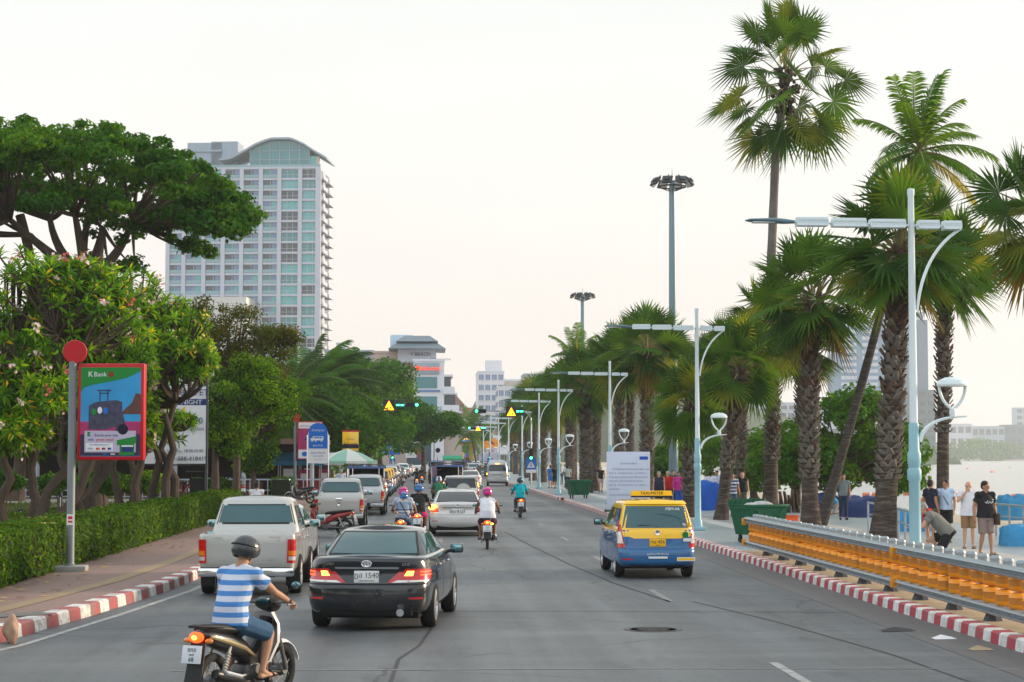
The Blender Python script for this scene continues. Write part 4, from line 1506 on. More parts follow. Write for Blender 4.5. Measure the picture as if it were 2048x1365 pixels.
	def side(s, mb, quad, sg, **k):
		s.patch(mb, quad, lambda y, z: s.at_y(y, z, sg), **k)
	def front(s, mb, quad, **k):
		s.patch(mb, quad, s.at_f, **k)
def cut(o, cutters):
	"""cut openings (wheel arches, cargo bed) out of a closed body"""
	cm = MB()
	objs = []
	for c in cutters:
		q = c.build('cutter', o.data.materials[:] if False else list(o.data.materials), smooth=0)
		q.data.polygons.foreach_set('material_index', [len(o.data.materials) - 1] * len(q.data.polygons))
		objs.append(q)
		md = o.modifiers.new('b', 'BOOLEAN')
		md.operation = 'DIFFERENCE'
		md.solver = 'EXACT'
		md.object = q
	me = evaluated_mesh(o)
	o.modifiers.clear()
	old = o.data
	nm = old.name
	if len(me.polygons) > 50:
		o.data = me
		bpy.data.meshes.remove(old)
		me.name = nm
		me.shade_smooth()
		me.set_sharp_from_angle(angle=R(35))
	for q in objs:
		d = q.data
		bpy.data.objects.remove(q)
		bpy.data.meshes.remove(d)
def carpaint(name, col, metal=.35, rough=.28):
	if name in MATS:
		return MATS[name]
	m = mat(name, col, rough, metal, .04, 3, coat=1.)
	t, b = m.node_tree, m.node_tree.nodes['Principled BSDF']
	src = b.inputs['Base Color'].links[0].from_socket
	o = t.nodes.new('ShaderNodeTexCoord').outputs['Object']
	z = t.nodes.new('ShaderNodeSeparateXYZ')
	t.links.new(o, z.inputs[0])
	r = t.nodes.new('ShaderNodeMapRange')       # road dust thrown up on the lower panels
	r.inputs[1].default_value, r.inputs[2].default_value = .75, .25
	r.inputs[3].default_value, r.inputs[4].default_value = .0, .26
	t.links.new(z.outputs[2], r.inputs[0])
	f = mathn(t, 'MULTIPLY', r.outputs[0], noise(t, o, 5, 6, .7, .35, .7))
	t.links.new(mixrgb(t, f, src, (.17, .15, .125)), b.inputs['Base Color'])
	cw = t.nodes.new('ShaderNodeMapRange')
	cw.inputs[3].default_value, cw.inputs[4].default_value = .9, .4
	t.links.new(f, cw.inputs[0])
	t.links.new(cw.outputs[0], b.inputs['Coat Weight'])
	return m
BLACKP = mat('black_trim', (.014, .014, .015), .5, var=.2)
UNDER = mat('underbody', (.008, .008, .008), .9, var=.2)
TYRE = mat('tyre_rubber', (.018, .018, .018), .85, var=.3, scale=9)
RIM = mat('alloy_rim', (.52, .52, .53), .3, .85, .1)
RIMD = mat('steel_rim', (.12, .12, .125), .45, .6, .2)
CHROME = mat('chrome', (.75, .75, .76), .12, 1., .03)
GLASS = mat('car_glass_teal', (.015, .075, .085), .05, 0, .35, 1.2, coat=.3, spec=.5)
GLASSD = mat('car_glass_dark', (.006, .012, .018), .05, 0, .3, 1.2, coat=.4, spec=.4)
PLATEW = mat('plate_white', (.62, .62, .60), .5, var=.05)
PLATEY = mat('plate_yellow', (.78, .42, .02), .5, var=.05)
INK = mat('plate_ink', (.02, .02, .022), .6, var=0)
LRED = mat('tail_lens_red', (.48, .006, .008), .15, 0, .15, 20, coat=1.)
LBRAKE = mat('tail_lamp_lit', (.9, .05, .01), .3, var=0, emit=2.4, ecol=(1, .07, .01))
LHOT = mat('tail_lamp_core', (1, .4, .05), .3, var=0, emit=6, ecol=(1, .33, .035))
LAMB = mat('lens_amber', (.65, .18, .01), .2, var=.1, coat=1.)
LWHITE = mat('lens_clear', (.62, .60, .57), .15, .3, .1, 20, coat=1.)
SEAM = mat('panel_gap', (.006, .006, .006), .8, var=0)
FACE = [PLATEW, INK]
def wheel_mesh(r, w_, spokes, rim_r):
	t = MB()
	prof = [(rim_r, -w_ / 2 + .01), (r - .03, -w_ / 2), (r - .008, -w_ / 2 + .025), (r, -w_ / 4), (r, w_ / 4), (r - .008, w_ / 2 - .025), (r - .03, w_ / 2), (rim_r, w_ / 2 - .01)]
	Mx = Matrix.Rotation(R(90), 4, 'Y')
	t.lathe(prof, 28, M=Mx, closed=True)
	q = MB()
	q.lathe([(rim_r + .004, -w_ / 2 + .012), (rim_r + .004, w_ / 2 - .008), (rim_r - .025, w_ / 2 - .004), (rim_r - .035, w_ / 2 - .03), (rim_r - .04, -w_ / 2 + .02)], 28, 0, Mx, closed=True)
	q.lathe([(0, w_ / 2 - .09), (rim_r - .03, w_ / 2 - .10)], 20, 1, Mx)
	q.lathe([(0, w_ / 2 - .02), (.055, w_ / 2 - .025), (.065, w_ / 2 - .06)], 12, 0, Mx)
	for k in range(spokes):
		a = 2 * math.pi * k / spokes
		for e in (-.09, .09):
			y0, z0 = math.cos(a) * .05, math.sin(a) * .05
			y1, z1 = math.cos(a + e) * (rim_r - .02), math.sin(a + e) * (rim_r - .02)
			q.tube([(w_ / 2 - .035, y0, z0), (w_ / 2 - .022, y1, z1)], [.022, .018], 5, 0)
	return t.mesh('tyre', 30), q.mesh('rim', 30)
WM = {}
def wheels(root, r, w_, track, y0, y1, spokes=5, rim_r=None, rim=None):
	k = (r, w_, spokes, rim_r)
	if k not in WM:
		a, b = wheel_mesh(r, w_, spokes, rim_r or r * .68)
		a.materials.append(TYRE)
		b.materials.append(rim or RIM)
		b.materials.append(UNDER)
		WM[k] = (a, b)
	for y in (y0, y1):
		for sg in (1, -1):
			wh = link('wheel', WM[k][0], [], root, (sg * track, y, r))
			wh.rotation_euler = (0, 0, 0 if sg > 0 else math.pi)
			link('rim', WM[k][1], [], wh)
def lathe_x(x0, x1, r, y, z, n=28):
	return MB().lathe([(r, x0), (r, x1)], n, M=Matrix.Translation((0, y, z)) @ Matrix.Rotation(R(90), 4, 'Y'))
def plate(root, y, z, top, bot=None, mats=FACE, w_=.34, h=.15, tilt=0., x=0., name='number_plate'):
	mb = MB().box((0, 0, 0), (w_, .012, h), 0, ch=.004)
	mb.text(top, h * (.62 if bot else .8), facing(0, -.007, h * .1 if bot else 0), 1, .0015)
	if bot:
		mb.text(bot, h * .2, facing(0, -.007, -h * .34), 1, .0015)
	o = mb.build(name, mats, root, (x, y, z))
	o.rotation_euler = (tilt, 0, 0)
	return o
def mirror_part(root, S, x, y, z, paint_, face=None):
	for sg in (1, -1):
		mb = MB().box((0, 0, 0), (.21, .11, .15), 0, ch=.035)
		mb.tube([(-sg * .09, .03, -.04), (-sg * .2, .06, -.06)], [.03, .025], 6, 1)
		mb.box((0, -.056, .003), (.165, .006, .11), 2, ch=.002)
		mb.build('wing_mirror', [paint_, BLACKP, MIRR], root, (sg * x, y, z))
MIRR = mat('mirror_glass', (.16, .30, .33), .03, 1., .02)
def seams(S, root, lines, sg, mi=0):
	for (y0, z0, y1, z1) in lines:
		mb = MB()
		dy, dz = (.006, 0) if abs(z1 - z0) > abs(y1 - y0) else (0, .006)
		S.side(mb, [(y0 - dy, z0 - dz), (y0 + dy, z0 - dz) if dy else (y1, z1 - dz), (y1 + dy, z1 + dz) if dy else (y1, z1 + dz), (y1 - dy, z1 + dz) if dy else (y0, z0 + dz)], sg, n=2 if dy else 10, m=10 if dy else 2, off=.0015, depth=.004)
		mb.build('panel_seam', [SEAM], root)
def arch_lips(root, y0, y1, r, x, m):
	mb = MB()
	for y in (y0, y1):
		for sg in (-1, 1):
			mb.tube([(sg * x, y + r * math.cos(a), r_z + r * math.sin(a)) for r_z in (.34,) for a in [math.pi * k / 14 for k in range(15)]], .02, 5)
	mb.build('wheel_arch_trim', m, root)
def sedan(label, loc, rz, paint_, plate_t, plate_b, lit, variant, glass, group=None, spokes=5, detail=True):
	o = thing('sedan_car', label, 'car', loc, rz, group)
	def hood(y, z):
		k = min(1, max(0, (y - 2.9) / 1.7))
		return z - .26 * k * k * (3 - 2 * k) * max(0, (z - .35)) / .71
	B = Stack([(.24, .22, 4.62, .78, .22), (.31, .07, 4.74, .87, .28), (.45, .0, 4.82, .905, .32), (.62, .005, 4.82, .912, .32), (.675, .02, 4.81, .912, .33), (.69, .085, 4.8, .91, .34), (.85, .13, 4.7, .903, .36), (1.0, .10, 4.6, .87, .40), (1.045, .115, 4.5, .845, .40), (1.065, .17, 4.4, .80, .38)], br=.10, bs=.05, crown=.025, zmod=hood)
	mb = MB()
	B.shell(mb, 30)
	body = mb.build('body', [paint_, UNDER], o)
	cut(body, [lathe_x(s_ * .60, s_ * 1.1, .365, y, .33) for y in (1.06, 3.84) for s_ in (-1, 1)])
	H = Stack([(1.0, .62, 3.7, .80, .28), (1.08, .74, 3.52, .785, .28), (1.2, 1.0, 3.22, .735, .27), (1.32, 1.28, 2.88, .675, .25), (1.39, 1.5, 2.65, .625, .24), (1.42, 1.68, 2.48, .575, .24)], br=.14, bs=.05, crown=.05, bf=.25)
	mb = MB()
	H.shell(mb, 20)
	mb.build('roof', [paint_], o)
	mb = MB()
	H.rear(mb, [(-.70, 1.07), (.70, 1.07), (.58, 1.385), (-.58, 1.385)], n=14, m=8, off=.004)
	w1 = mb.build('rear_window', [BLACKP], o)
	mb = MB()
	H.rear(mb, [(-.655, 1.085), (.655, 1.085), (.545, 1.365), (-.545, 1.365)], n=14, m=8, off=.008)
	mb.build('pane', [glass], w1)
	for sg in (1, -1):
		mb = MB()
		H.side(mb, [(1.02, 1.075), (1.98, 1.075), (1.98, 1.345), (1.5, 1.345)], sg, n=8, m=5, off=.004)
		mb.build('side_window', [glass], o)
		mb = MB()
		H.side(mb, [(2.05, 1.075), (3.22, 1.085), (2.72, 1.345), (2.05, 1.345)], sg, n=8, m=5, off=.004)
		mb.build('side_window', [glass], o)
		seams(B, o, [(1.98, .38, 1.98, 1.0), (3.1, .38, 3.12, 1.0), (1.25, .75, 1.12, 1.0)], sg)
		for y in (1.55, 2.65):
			p = B.at_y(y, .90, sg)
			MB().tube([(p.x + sg * .012, y - .1, .90), (p.x + sg * .035, y - .07, .905), (p.x + sg * .035, y + .07, .905), (p.x + sg * .012, y + .1, .9)], .014, 6).build('door_handle', [CHROME], o)
		mb = MB()
		B.side(mb, [(1.0, 1.035), (3.5, 1.035), (3.5, 1.045), (1.0, 1.045)], sg, n=12, m=1, off=.008)
		mb.build('window_trim', [CHROME], o)
	mb = MB()
	H.front(mb, [(-.62, 1.08), (.62, 1.08), (.5, 1.38), (-.5, 1.38)], n=12, m=6, off=.005)
	mb.build('windscreen', [glass], o)
	# boot lid gap, bumper crease
	mb = MB()
	B.rear(mb, [(-.93, .678), (.93, .678), (.93, .686), (-.93, .686)], n=18, m=1, off=.003)
	mb.build('panel_seam', [SEAM], o)
	for sg in (1, -1):
		mb = MB()
		if variant == 'new':
			B.rear(mb, [(sg * .30, .70), (sg * .62, .715), (sg * .54, .86), (sg * .46, .86)], n=5, m=4, off=.010, mi=0)
			B.rear(mb, [(sg * .40, .735), (sg * 1.13, .74), (sg * 1.16, .885), (sg * .56, .905)], n=12, m=4, off=.012, mi=0)
			if lit:
				B.rear(mb, [(sg * .54, .80), (sg * .66, .80), (sg * .68, .87), (sg * .58, .87)], n=4, m=3, off=.0145, mi=2)
				B.rear(mb, [(sg * .78, .80), (sg * 1.06, .80), (sg * 1.06, .82), (sg * .78, .82)], n=6, m=2, off=.0145, mi=1)
				B.rear(mb, [(sg * .78, .845), (sg * 1.06, .845), (sg * 1.06, .865), (sg * .78, .865)], n=6, m=2, off=.0145, mi=1)
			B.rear(mb, [(sg * .36, .700), (sg * .95, .715), (sg * .98, .738), (sg * .44, .735)], n=10, m=1, off=.0125, mi=3)
		else:
			B.rear(mb, [(sg * .56, .72), (sg * 1.12, .74), (sg * 1.16, .93), (sg * .64, .90)], n=12, m=5, off=.012, mi=0)
			B.rear(mb, [(sg * .52, .715), (sg * 1.0, .725), (sg * 1.02, .765), (sg * .56, .76)], n=8, m=2, off=.0145, mi=3)
			if lit:
				B.rear(mb, [(sg * .72, .80), (sg * 1.05, .80), (sg * 1.07, .88), (sg * .75, .88)], n=6, m=3, off=.0145, mi=1)
		mb.build('tail_light', [LRED, LBRAKE, LHOT, LWHITE], o)
		mb = MB()
		B.rear(mb, [(sg * .62, .475), (sg * .84, .475), (sg * .84, .5), (sg * .62, .5)], n=5, m=1, off=.005)
		mb.build('reflector', [LRED], o)
	mb = MB()
	B.rear(mb, [(-.46, .905), (.46, .905), (.46, .93), (-.46, .93)], n=12, m=2, off=.018)
	mb.build('chrome_strip', [CHROME], o)
	if detail:
		mb = MB()
		p = B.at_s(0, .975)
		Mx = Matrix.Translation((0, p.y - .012, .975)) @ Matrix.Rotation(R(90), 4, 'X')
		mb.lathe([(.060, -.004), (.068, .004), (.076, -.004)], 24, 0, Mx @ Matrix.Diagonal((1, .66, 1, 1)))
		mb.lathe([(.020, -.004), (.026, .003), (.032, -.004)], 16, 0, Mx @ Matrix.Diagonal((1, 1.55, 1, 1)))
		mb.lathe([(.030, -.004), (.036, .003), (.042, -.004)], 16, 0, Mx @ Matrix.Translation((0, .022, 0)) @ Matrix.Diagonal((1.25, .5, 1, 1)))
		mb.build('badge', [CHROME], o)
		mb = MB()
		if variant == 'new':
			mb.text('CAMRY', .05, facing(-.56, B.at_s(.56, .965).y - .006, .965, R(-7)), 0)
			mb.text('2.0 G', .05, facing(.56, B.at_s(.56, .965).y - .006, .965, R(7)), 0)
			mb.build('badge_lettering', [CHROME], o)
			mb = MB().tube([(.5, -.02, .29), (.5, .35, .30)], [.055, .05], 14)
			mb.build('exhaust_pipe', [CHROME], o)
			MB().text('o', .04, facing(.16, B.at_s(.16, .56).y - .005, .56), 0).build('tow_cover', [CHROME], o)
	p = B.at_s(0, .79)
	plate(o, p.y - .02, .79, plate_t, plate_b, w_=.36, h=.17, tilt=R(-4))
	MB().box((0, 2.3, .24), (1.45, 4.0, .1)).box((0, .5, .30), (1.3, .8, .12)).build('underbody', [UNDER], o)
	mirror_part(o, B, 1.0, 3.15, 1.06, paint_)
	wheels(o, .33, .215, .80, 1.06, 3.84, spokes)
	return o
def pickup(label, loc, rz, paint_, group=None, lit=False, chrome=True, canopy=False, plate_t=None, marks=True):
	o = thing('pickup_truck', label, 'pickup', loc, rz, group)
	def hood(y, z):
		k = min(1, max(0, (y - 3.75) / 1.3))
		return z - .12 * k * max(0, z - .6) / .5
	B = Stack([(.40, .12, 5.1, .80, .08), (.52, .07, 5.2, .86, .09), (.75, .06, 5.25, .875, .09), (1.0, .06, 5.2, .88, .085), (1.10, .065, 5.1, .875, .08), (1.13, .075, 5.05, .86, .07)], br=.03, bs=.03, crown=.0, zmod=hood)
	mb = MB()
	B.shell(mb, 20)
	body = mb.build('body', [paint_, UNDER], o)
	cs = [lathe_x(s_ * .58, s_ * 1.1, .42, y, .37) for y in (1.22, 4.30) for s_ in (-1, 1)]
	if not canopy:
		cs.append(MB().box((0, .90, 1.1), (1.52, 1.52, .8)))
	cut(body, cs)
	hr = [(1.08, 1.78, 4.25, .835, .12), (1.16, 1.80, 4.12, .82, .12), (1.3, 1.86, 3.9, .785, .13), (1.55, 1.95, 3.5, .715, .15), (1.68, 2.03, 3.28, .675, .17), (1.735, 2.15, 3.1, .60, .2)]
	if canopy:
		hr = [(z, .15 + (z - 1.08) * .35 if z < 1.7 else .5, b, c + .01, d) for z, a, b, c, d in hr]
	H = Stack(hr, br=.05, bs=.03, crown=.035, bf=.2)
	mb = MB()
	H.shell(mb, 18)
	mb.build('cab', [paint_], o)
	mb = MB()
	H.rear(mb, [(-.745, 1.245), (.745, 1.245), (.655, 1.615), (-.655, 1.615)], n=10, m=5, off=.006)
	fr = mb.build('rear_window', [BLACKP], o)
	mb = MB()
	H.rear(mb, [(-.70, 1.275), (.70, 1.275), (.62, 1.59), (-.62, 1.59)], n=10, m=5, off=.010)
	mb.build('pane', [GLASS], fr)
	for sg in (1, -1):
		mb = MB()
		H.side(mb, [(2.02, 1.19), (2.78, 1.19), (2.72, 1.58), (2.14, 1.58)], sg, n=6, m=4, off=.005)
		mb.build('side_window', [GLASSD], o)
		mb = MB()
		H.side(mb, [(2.86, 1.19), (3.85, 1.19), (3.35, 1.58), (2.82, 1.58)], sg, n=6, m=4, off=.005)
		mb.build('side_window', [GLASSD], o)
		seams(B, o, [(1.86, .5, 1.86, 1.1), (2.8, .5, 2.8, 1.1), (3.72, .5, 3.72, 1.08)], sg)
		for y in (2.1, 3.0):
			p = B.at_y(y, .98, sg)
			MB().box((p.x + sg * .02, y, .98), (.03, .18, .035), ch=.008).build('door_handle', [CHROME], o)
		mb = MB()
		B.rear(mb, [(sg * .715, .615), (sg * .935, .615), (sg * .935, 1.035), (sg * .725, 1.035)], n=6, m=6, off=.012, mi=0)
		B.rear(mb, [(sg * .745, .66), (sg * .90, .66), (sg * .90, .73), (sg * .745, .73)], n=4, m=2, off=.015, mi=2)
		B.rear(mb, [(sg * .745, .75), (sg * .90, .75), (sg * .90, .83), (sg * .745, .83)], n=4, m=2, off=.015, mi=1)
		if lit:
			B.rear(mb, [(sg * .745, .86), (sg * .90, .86), (sg * .90, 1.0), (sg * .745, 1.0)], n=4, m=2, off=.015, mi=3)
		mb.build('tail_light', [LRED, LAMB, LWHITE, LBRAKE], o)
	mb = MB()
	H.front(mb, [(-.62, 1.2), (.62, 1.2), (.55, 1.6), (-.55, 1.6)], n=8, m=5, off=.005)
	mb.build('windscreen', [GLASSD], o)
	# tailgate: a slightly proud panel with its handle and lamp
	mb = MB()
	B.rear(mb, [(-.695, .60), (.695, .60), (.695, 1.12), (-.695, 1.12)], n=8, m=6, off=.010)
	tg = mb.build('tailgate', [paint_], o)
	mb = MB()
	B.rear(mb, [(-.60, .66), (.60, .66), (.56, .97), (-.56, .97)], n=8, m=6, off=.016)
	mb.build('pressed_panel', [paint_], tg)
	MB().box((0, .04, 1.04), (.24, .03, .085), ch=.01).build('tailgate_handle', [CHROME if not marks else LRED], tg)
	if marks:
		mb = MB()
		mb.text('TOYOTA', .045, facing(-.52, .042, 1.065), 0)
		mb.text('PRERUNNER', .036, facing(.50, .042, 1.075), 0)
		mb.text('4x2', .04, facing(.56, .042, 1.02), 0)
		mb.text('VIGO', .06, facing(.42, .036, .69), 0)
		mb.build('badge_lettering', [CHROME], tg)
	else:
		MB().lathe([(.03, 0), (.06, .004), (.066, -.004)], 16, M=Matrix.Translation((0, .034, .88)) @ Matrix.Rotation(R(90), 4, 'X')).build('badge', [CHROME], tg)
	bm_ = CHROME if chrome else paint_
	mb = MB()
	mb.box((-.56, -.02, .46), (.58, .17, .16), 0, ch=.035).box((.56, -.02, .46), (.58, .17, .16), 0, ch=.035).box((0, 0, .44), (.62, .13, .11), 1, ch=.02)
	mb.box((0, -.02, .53), (1.6, .14, .02), 1)
	mb.build('rear_bumper', [bm_, BLACKP], o)
	if plate_t:
		plate(o, -.07, .47, plate_t, None)
	MB().box((0, 2.4, .42), (1.0, 4.6, .12)).tube([(-.75, 1.22, .37), (.75, 1.22, .37)], .06, 8).sph((.15, 1.22, .37), (.16, .16, .15)).box((0, .45, .36), (.5, .6, .2), ch=.05).build('underbody', [UNDER], o)
	for sg in (-1, 1):
		MB().box((sg * .76, .86, .33), (.24, .012, .34)).build('mudguard', [BLACKP], o)
	mirror_part(o, B, 1.0, 3.62, 1.2, CHROME if not marks else paint_)
	wheels(o, .365, .235, .79, 1.22, 4.30, 6)
	return o
BLK = carpaint('paint_black', (.008, .011, .016), .2, .2)
CHAMP = carpaint('paint_champagne', (.43, .425, .40), .35, .32)
SILV = carpaint('paint_silver', (.42, .43, .44), .5, .3)
PEARL = carpaint('paint_pearl_white', (.58, .57, .55), .15, .3)
WHITE = carpaint('paint_white', (.74, .74, .73), 0, .3)
NAVY = carpaint('paint_navy', (.012, .022, .05), .3)
BEIGE = carpaint('paint_beige', (.42, .33, .23), .4)
GREYD = carpaint('paint_dark_grey', (.05, .05, .055), .4)
MARO = carpaint('paint_maroon', (.12, .01, .015), .3)
TYEL = carpaint('taxi_yellow', (.92, .52, .004), 0, .3)
TBLU = carpaint('taxi_blue', (.001, .10, .27), 0, .4)
TRED = carpaint('taxi_red', (.4, .02, .02), 0, .3)
def rear_left(px, py):
	return gp(px, py, 0)
def tall_car(label, loc, rz, low, up, kind, lit=False, group=None, glass=GLASSD, plate_t='', plate_m=FACE):
	"""tall hatch-back bodies: people carrier taxi, SUV with a spare wheel on the door, small hatchback"""
	L_, hwx, zt = {'mpv': (4.58, .885, 1.73), 'suv': (4.55, .895, 1.68), 'hatch': (3.8, .845, 1.52)}[kind]
	o = thing({'mpv': 'taxi', 'suv': 'suv_car', 'hatch': 'hatchback_car'}[kind], label, 'taxi' if kind == 'mpv' else 'car', loc, rz, group)
	def hood(y, z):
		k = min(1, max(0, (y - 3.3) / 1.1))
		return z - .2 * k * max(0, z - .5) / .6
	k = hwx / .885
	B = Stack([(.27, .13, L_ - .15, .79 * k, .2), (.36, .01, L_ - .04, .87 * k, .25), (.50, .0, L_, .885 * k, .25), (.61, .01, L_, .887 * k, .25), (.67, .055, L_, .887 * k, .25), (.9, .075, L_ - .12, .88 * k, .25), (1.05, .09, L_ - .3, .868 * k, .25), (1.09, .11, L_ - .4, .85 * k, .24)], br=.07, bs=.04, crown=.02, zmod=hood)
	mb = MB()
	B.shell(mb, 24)
	body = mb.build('body', [low, UNDER], o)
	wr = .325 if kind != 'suv' else .35
	y0 = {'mpv': .92, 'suv': .95, 'hatch': .62}[kind]
	y1 = y0 + {'mpv': 2.75, 'suv': 2.62, 'hatch': 2.45}[kind]
	cut(body, [lathe_x(s_ * .58, s_ * 1.1, wr + .045, y, wr) for y in (y0, y1) for s_ in (-1, 1)])
	fz = zt - 1.70
	hr = [(1.06, .10, L_ - .75, .86 * k, .22), (1.15, .12, L_ - .95, .84 * k, .22), (1.35 + fz * .4, .19, L_ - 1.3, .785 * k, .21), (1.55 + fz, .29, L_ - 1.7, .72 * k, .2), (1.63 + fz, .36, L_ - 1.9, .675 * k, .2), (1.665 + fz, .46, L_ - 2.1, .60 * k, .2)]
	H = Stack(hr, br=.09, bs=.04, crown=.04, bf=.25)
	mb = MB()
	H.shell(mb, 20)
	mb.build('roof', [up], o)
	# roof spoiler over the rear window
	zt1, zt0 = 1.565 + fz, 1.12
	mb = MB()
	H.rear(mb, [(-.72 * k, zt1 + .02), (.72 * k, zt1 + .02), (.66 * k, zt1 + .075), (-.66 * k, zt1 + .075)], n=12, m=3, off=.045, depth=.02)
	mb.build('roof_spoiler', [up], o)
	mb = MB()
	H.rear(mb, [(-.79 * k, zt0), (.79 * k, zt0), (.69 * k, zt1), (-.69 * k, zt1)], n=14, m=8, off=.006)
	mb.build('rear_window', [glass], o)
	for sg in (1, -1):
		mb = MB()
		H.side(mb, [(.46, 1.14), (1.35, 1.14), (1.35, 1.5 + fz), (.66, 1.5 + fz)], sg, n=6, m=5, off=.005)
		mb.build('side_window', [glass], o)
		mb = MB()
		H.side(mb, [(1.42, 1.14), (2.28, 1.14), (2.28, 1.5 + fz), (1.42, 1.5 + fz)], sg, n=6, m=5, off=.005)
		e = L_ - 4.58
		mb.build('side_window', [glass], o)
		mb = MB()
		if kind != 'hatch':
			H.side(mb, [(2.35, 1.14), (3.45 + e, 1.14), (2.9 + e, 1.5 + fz), (2.35, 1.5 + fz)], sg, n=6, m=5, off=.005)
		else:
			H.side(mb, [(2.35, 1.14), (2.75, 1.14), (2.5, 1.3 + fz), (2.35, 1.4 + fz)], sg, n=3, m=3, off=.005)
		mb.build('side_window', [glass], o)
		seams(B, o, [(1.38, .42, 1.38, 1.06), (2.31, .42, 2.31, 1.06)], sg)
		for y in (1.55, 2.5):
			p = B.at_y(y, .95, sg)
			MB().box((p.x + sg * .018, y, .95), (.03, .17, .03), ch=.008).build('door_handle', [CHROME if kind != 'mpv' else low], o)
		mb = MB()
		if kind == 'mpv':
			B.rear(mb, [(sg * .70, .69), (sg * 1.03, .69), (sg * 1.03, 1.08), (sg * .80, 1.08)], n=8, m=6, off=.014, mi=0)
			H.rear(mb, [(sg * .80, 1.08), (sg * 1.02, 1.08), (sg * .95, 1.19), (sg * .84, 1.19)], n=6, m=3, off=.014, mi=0)
			B.rear(mb, [(sg * .745, .78), (sg * .99, .78), (sg * .99, 1.03), (sg * .81, 1.03)], n=6, m=4, off=.018, mi=3)
		elif kind == 'suv':
			B.rear(mb, [(sg * .76, .80), (sg * .99, .80), (sg * .98, 1.07), (sg * .79, 1.07)], n=6, m=5, off=.014, mi=0)
			H.rear(mb, [(sg * .80, 1.07), (sg * .99, 1.07), (sg * .82, 1.5 + fz), (sg * .74, 1.5 + fz)], n=5, m=9, off=.014, mi=0)
			if lit:
				H.rear(mb, [(sg * .815, 1.15), (sg * .94, 1.15), (sg * .86, 1.36), (sg * .775, 1.36)], n=4, m=6, off=.018, mi=2)
		else:
			B.rear(mb, [(sg * .68, .78), (sg * .95, .78), (sg * .95, 1.06), (sg * .72, 1.06)], n=6, m=5, off=.014, mi=0)
			if lit:
				B.rear(mb, [(sg * .72, .90), (sg * .90, .90), (sg * .90, 1.0), (sg * .74, 1.0)], n=4, m=3, off=.018, mi=2)
		mb.build('tail_light', [LRED, LBRAKE, LHOT, LWHITE], o)
		mb = MB()
		B.rear(mb, [(sg * .55, .42), (sg * .80, .42), (sg * .80, .455), (sg * .55, .455)], n=5, m=1, off=.006)
		mb.build('reflector', [LRED], o)
	mb = MB()
	H.front(mb, [(-.62, 1.1), (.62, 1.1), (.55, 1.5 + fz), (-.55, 1.5 + fz)], n=8, m=5, off=.005)
	mb.build('windscreen', [glass], o)
	mb = MB()
	B.rear(mb, [(-.86 * k, .655), (.86 * k, .655), (.86 * k, .663), (-.86 * k, .663)], n=14, m=1, off=.003)
	for sg in (-1, 1):
		B.rear(mb, [(sg * .70, .66), (sg * .706, .66), (sg * .74, .80), (sg * .734, .80)], n=1, m=4, off=.004)
	mb.build('panel_seam', [SEAM], o)
	MB().tube([(0, .12, zt0 + .02), (-.1, .135, zt0 + .05), (-.42, .13, zt0 + .06)], [.014, .012, .008], 5).build('wiper', [BLACKP], o)
	MB().box((0, 2.2, .27), (1.4, 3.8, .1)).box((0, .4, .30), (1.2, .6, .12), ch=.03).build('underbody', [UNDER], o)
	mirror_part(o, B, .99, L_ - 1.35, 1.16, BLACKP if kind == 'mpv' else up)
	wheels(o, wr, .205, .765 * k, y0, y1, 6)
	if lit:
		MB().box((0, .33, zt1 + .015), (.22, .03, .035)).build('high_brake_light', [LHOT], o)
	if plate_t:
		p = B.at_s(0, .80)
		plate(o, p.y - .02, .80, plate_t, 'ชลบุรี', plate_m, .36, .17)
	return o, B, H
# ---------------------------------------------------------------- vehicles in the photograph
def put(px, py, hw):
	"""rear-centre position on the road for a car whose right (+hw) or left (-hw) rear corner shows at the pixel"""
	p = gp(px, py, 0)
	return (p.x - hw, p.y - .9, 0)
G2 = [PLATEW, INK]
# rear tyres touch at y 1250; the car points a few degrees to the right
sedan('black saloon with lit tail lamps moving off just ahead, chrome exhaust', (-.88, 27.35, 0), R(-6.5), BLK, 'ฎฮ 1540', 'กรุงเทพมหานคร', True, 'new', GLASS)
pickup('champagne pickup parked at the left kerb, nearest the camera', (-3.22, 34.2, 0), 0, CHAMP)
pickup('champagne pickup second in the parked row, behind a parked red motorbike', (-3.08, 66.5, 0), R(.5), CHAMP, marks=False, chrome=False)
sedan('silver saloon mostly hidden in front of the nearest pickup', (-3.55, 42.2, 0), R(-.5), SILV, 'กค 208', None, False, 'old', GLASS, detail=False)
pickup('silver canopy pickup third in the parked row', (-2.72, 82, 0), R(0), SILV, marks=False, chrome=False, canopy=True)
sedan('pearl white saloon with an amber blinker, between the two rider groups', (.95, 60.2, 0), R(-.5), PEARL, 'ฆฒ 8121', None, True, 'old', GLASSD)
MB().sph((0, 0, 0), (.12, .05, .085), 10, 8).build('blinker', [mat('blinker_lit', (1, .5, .05), .3, var=0, emit=7, ecol=(1, .42, .04))], [q for q in bpy.data.objects if q.name.startswith('sedan_car')][-1], (-.80, .14, .925))
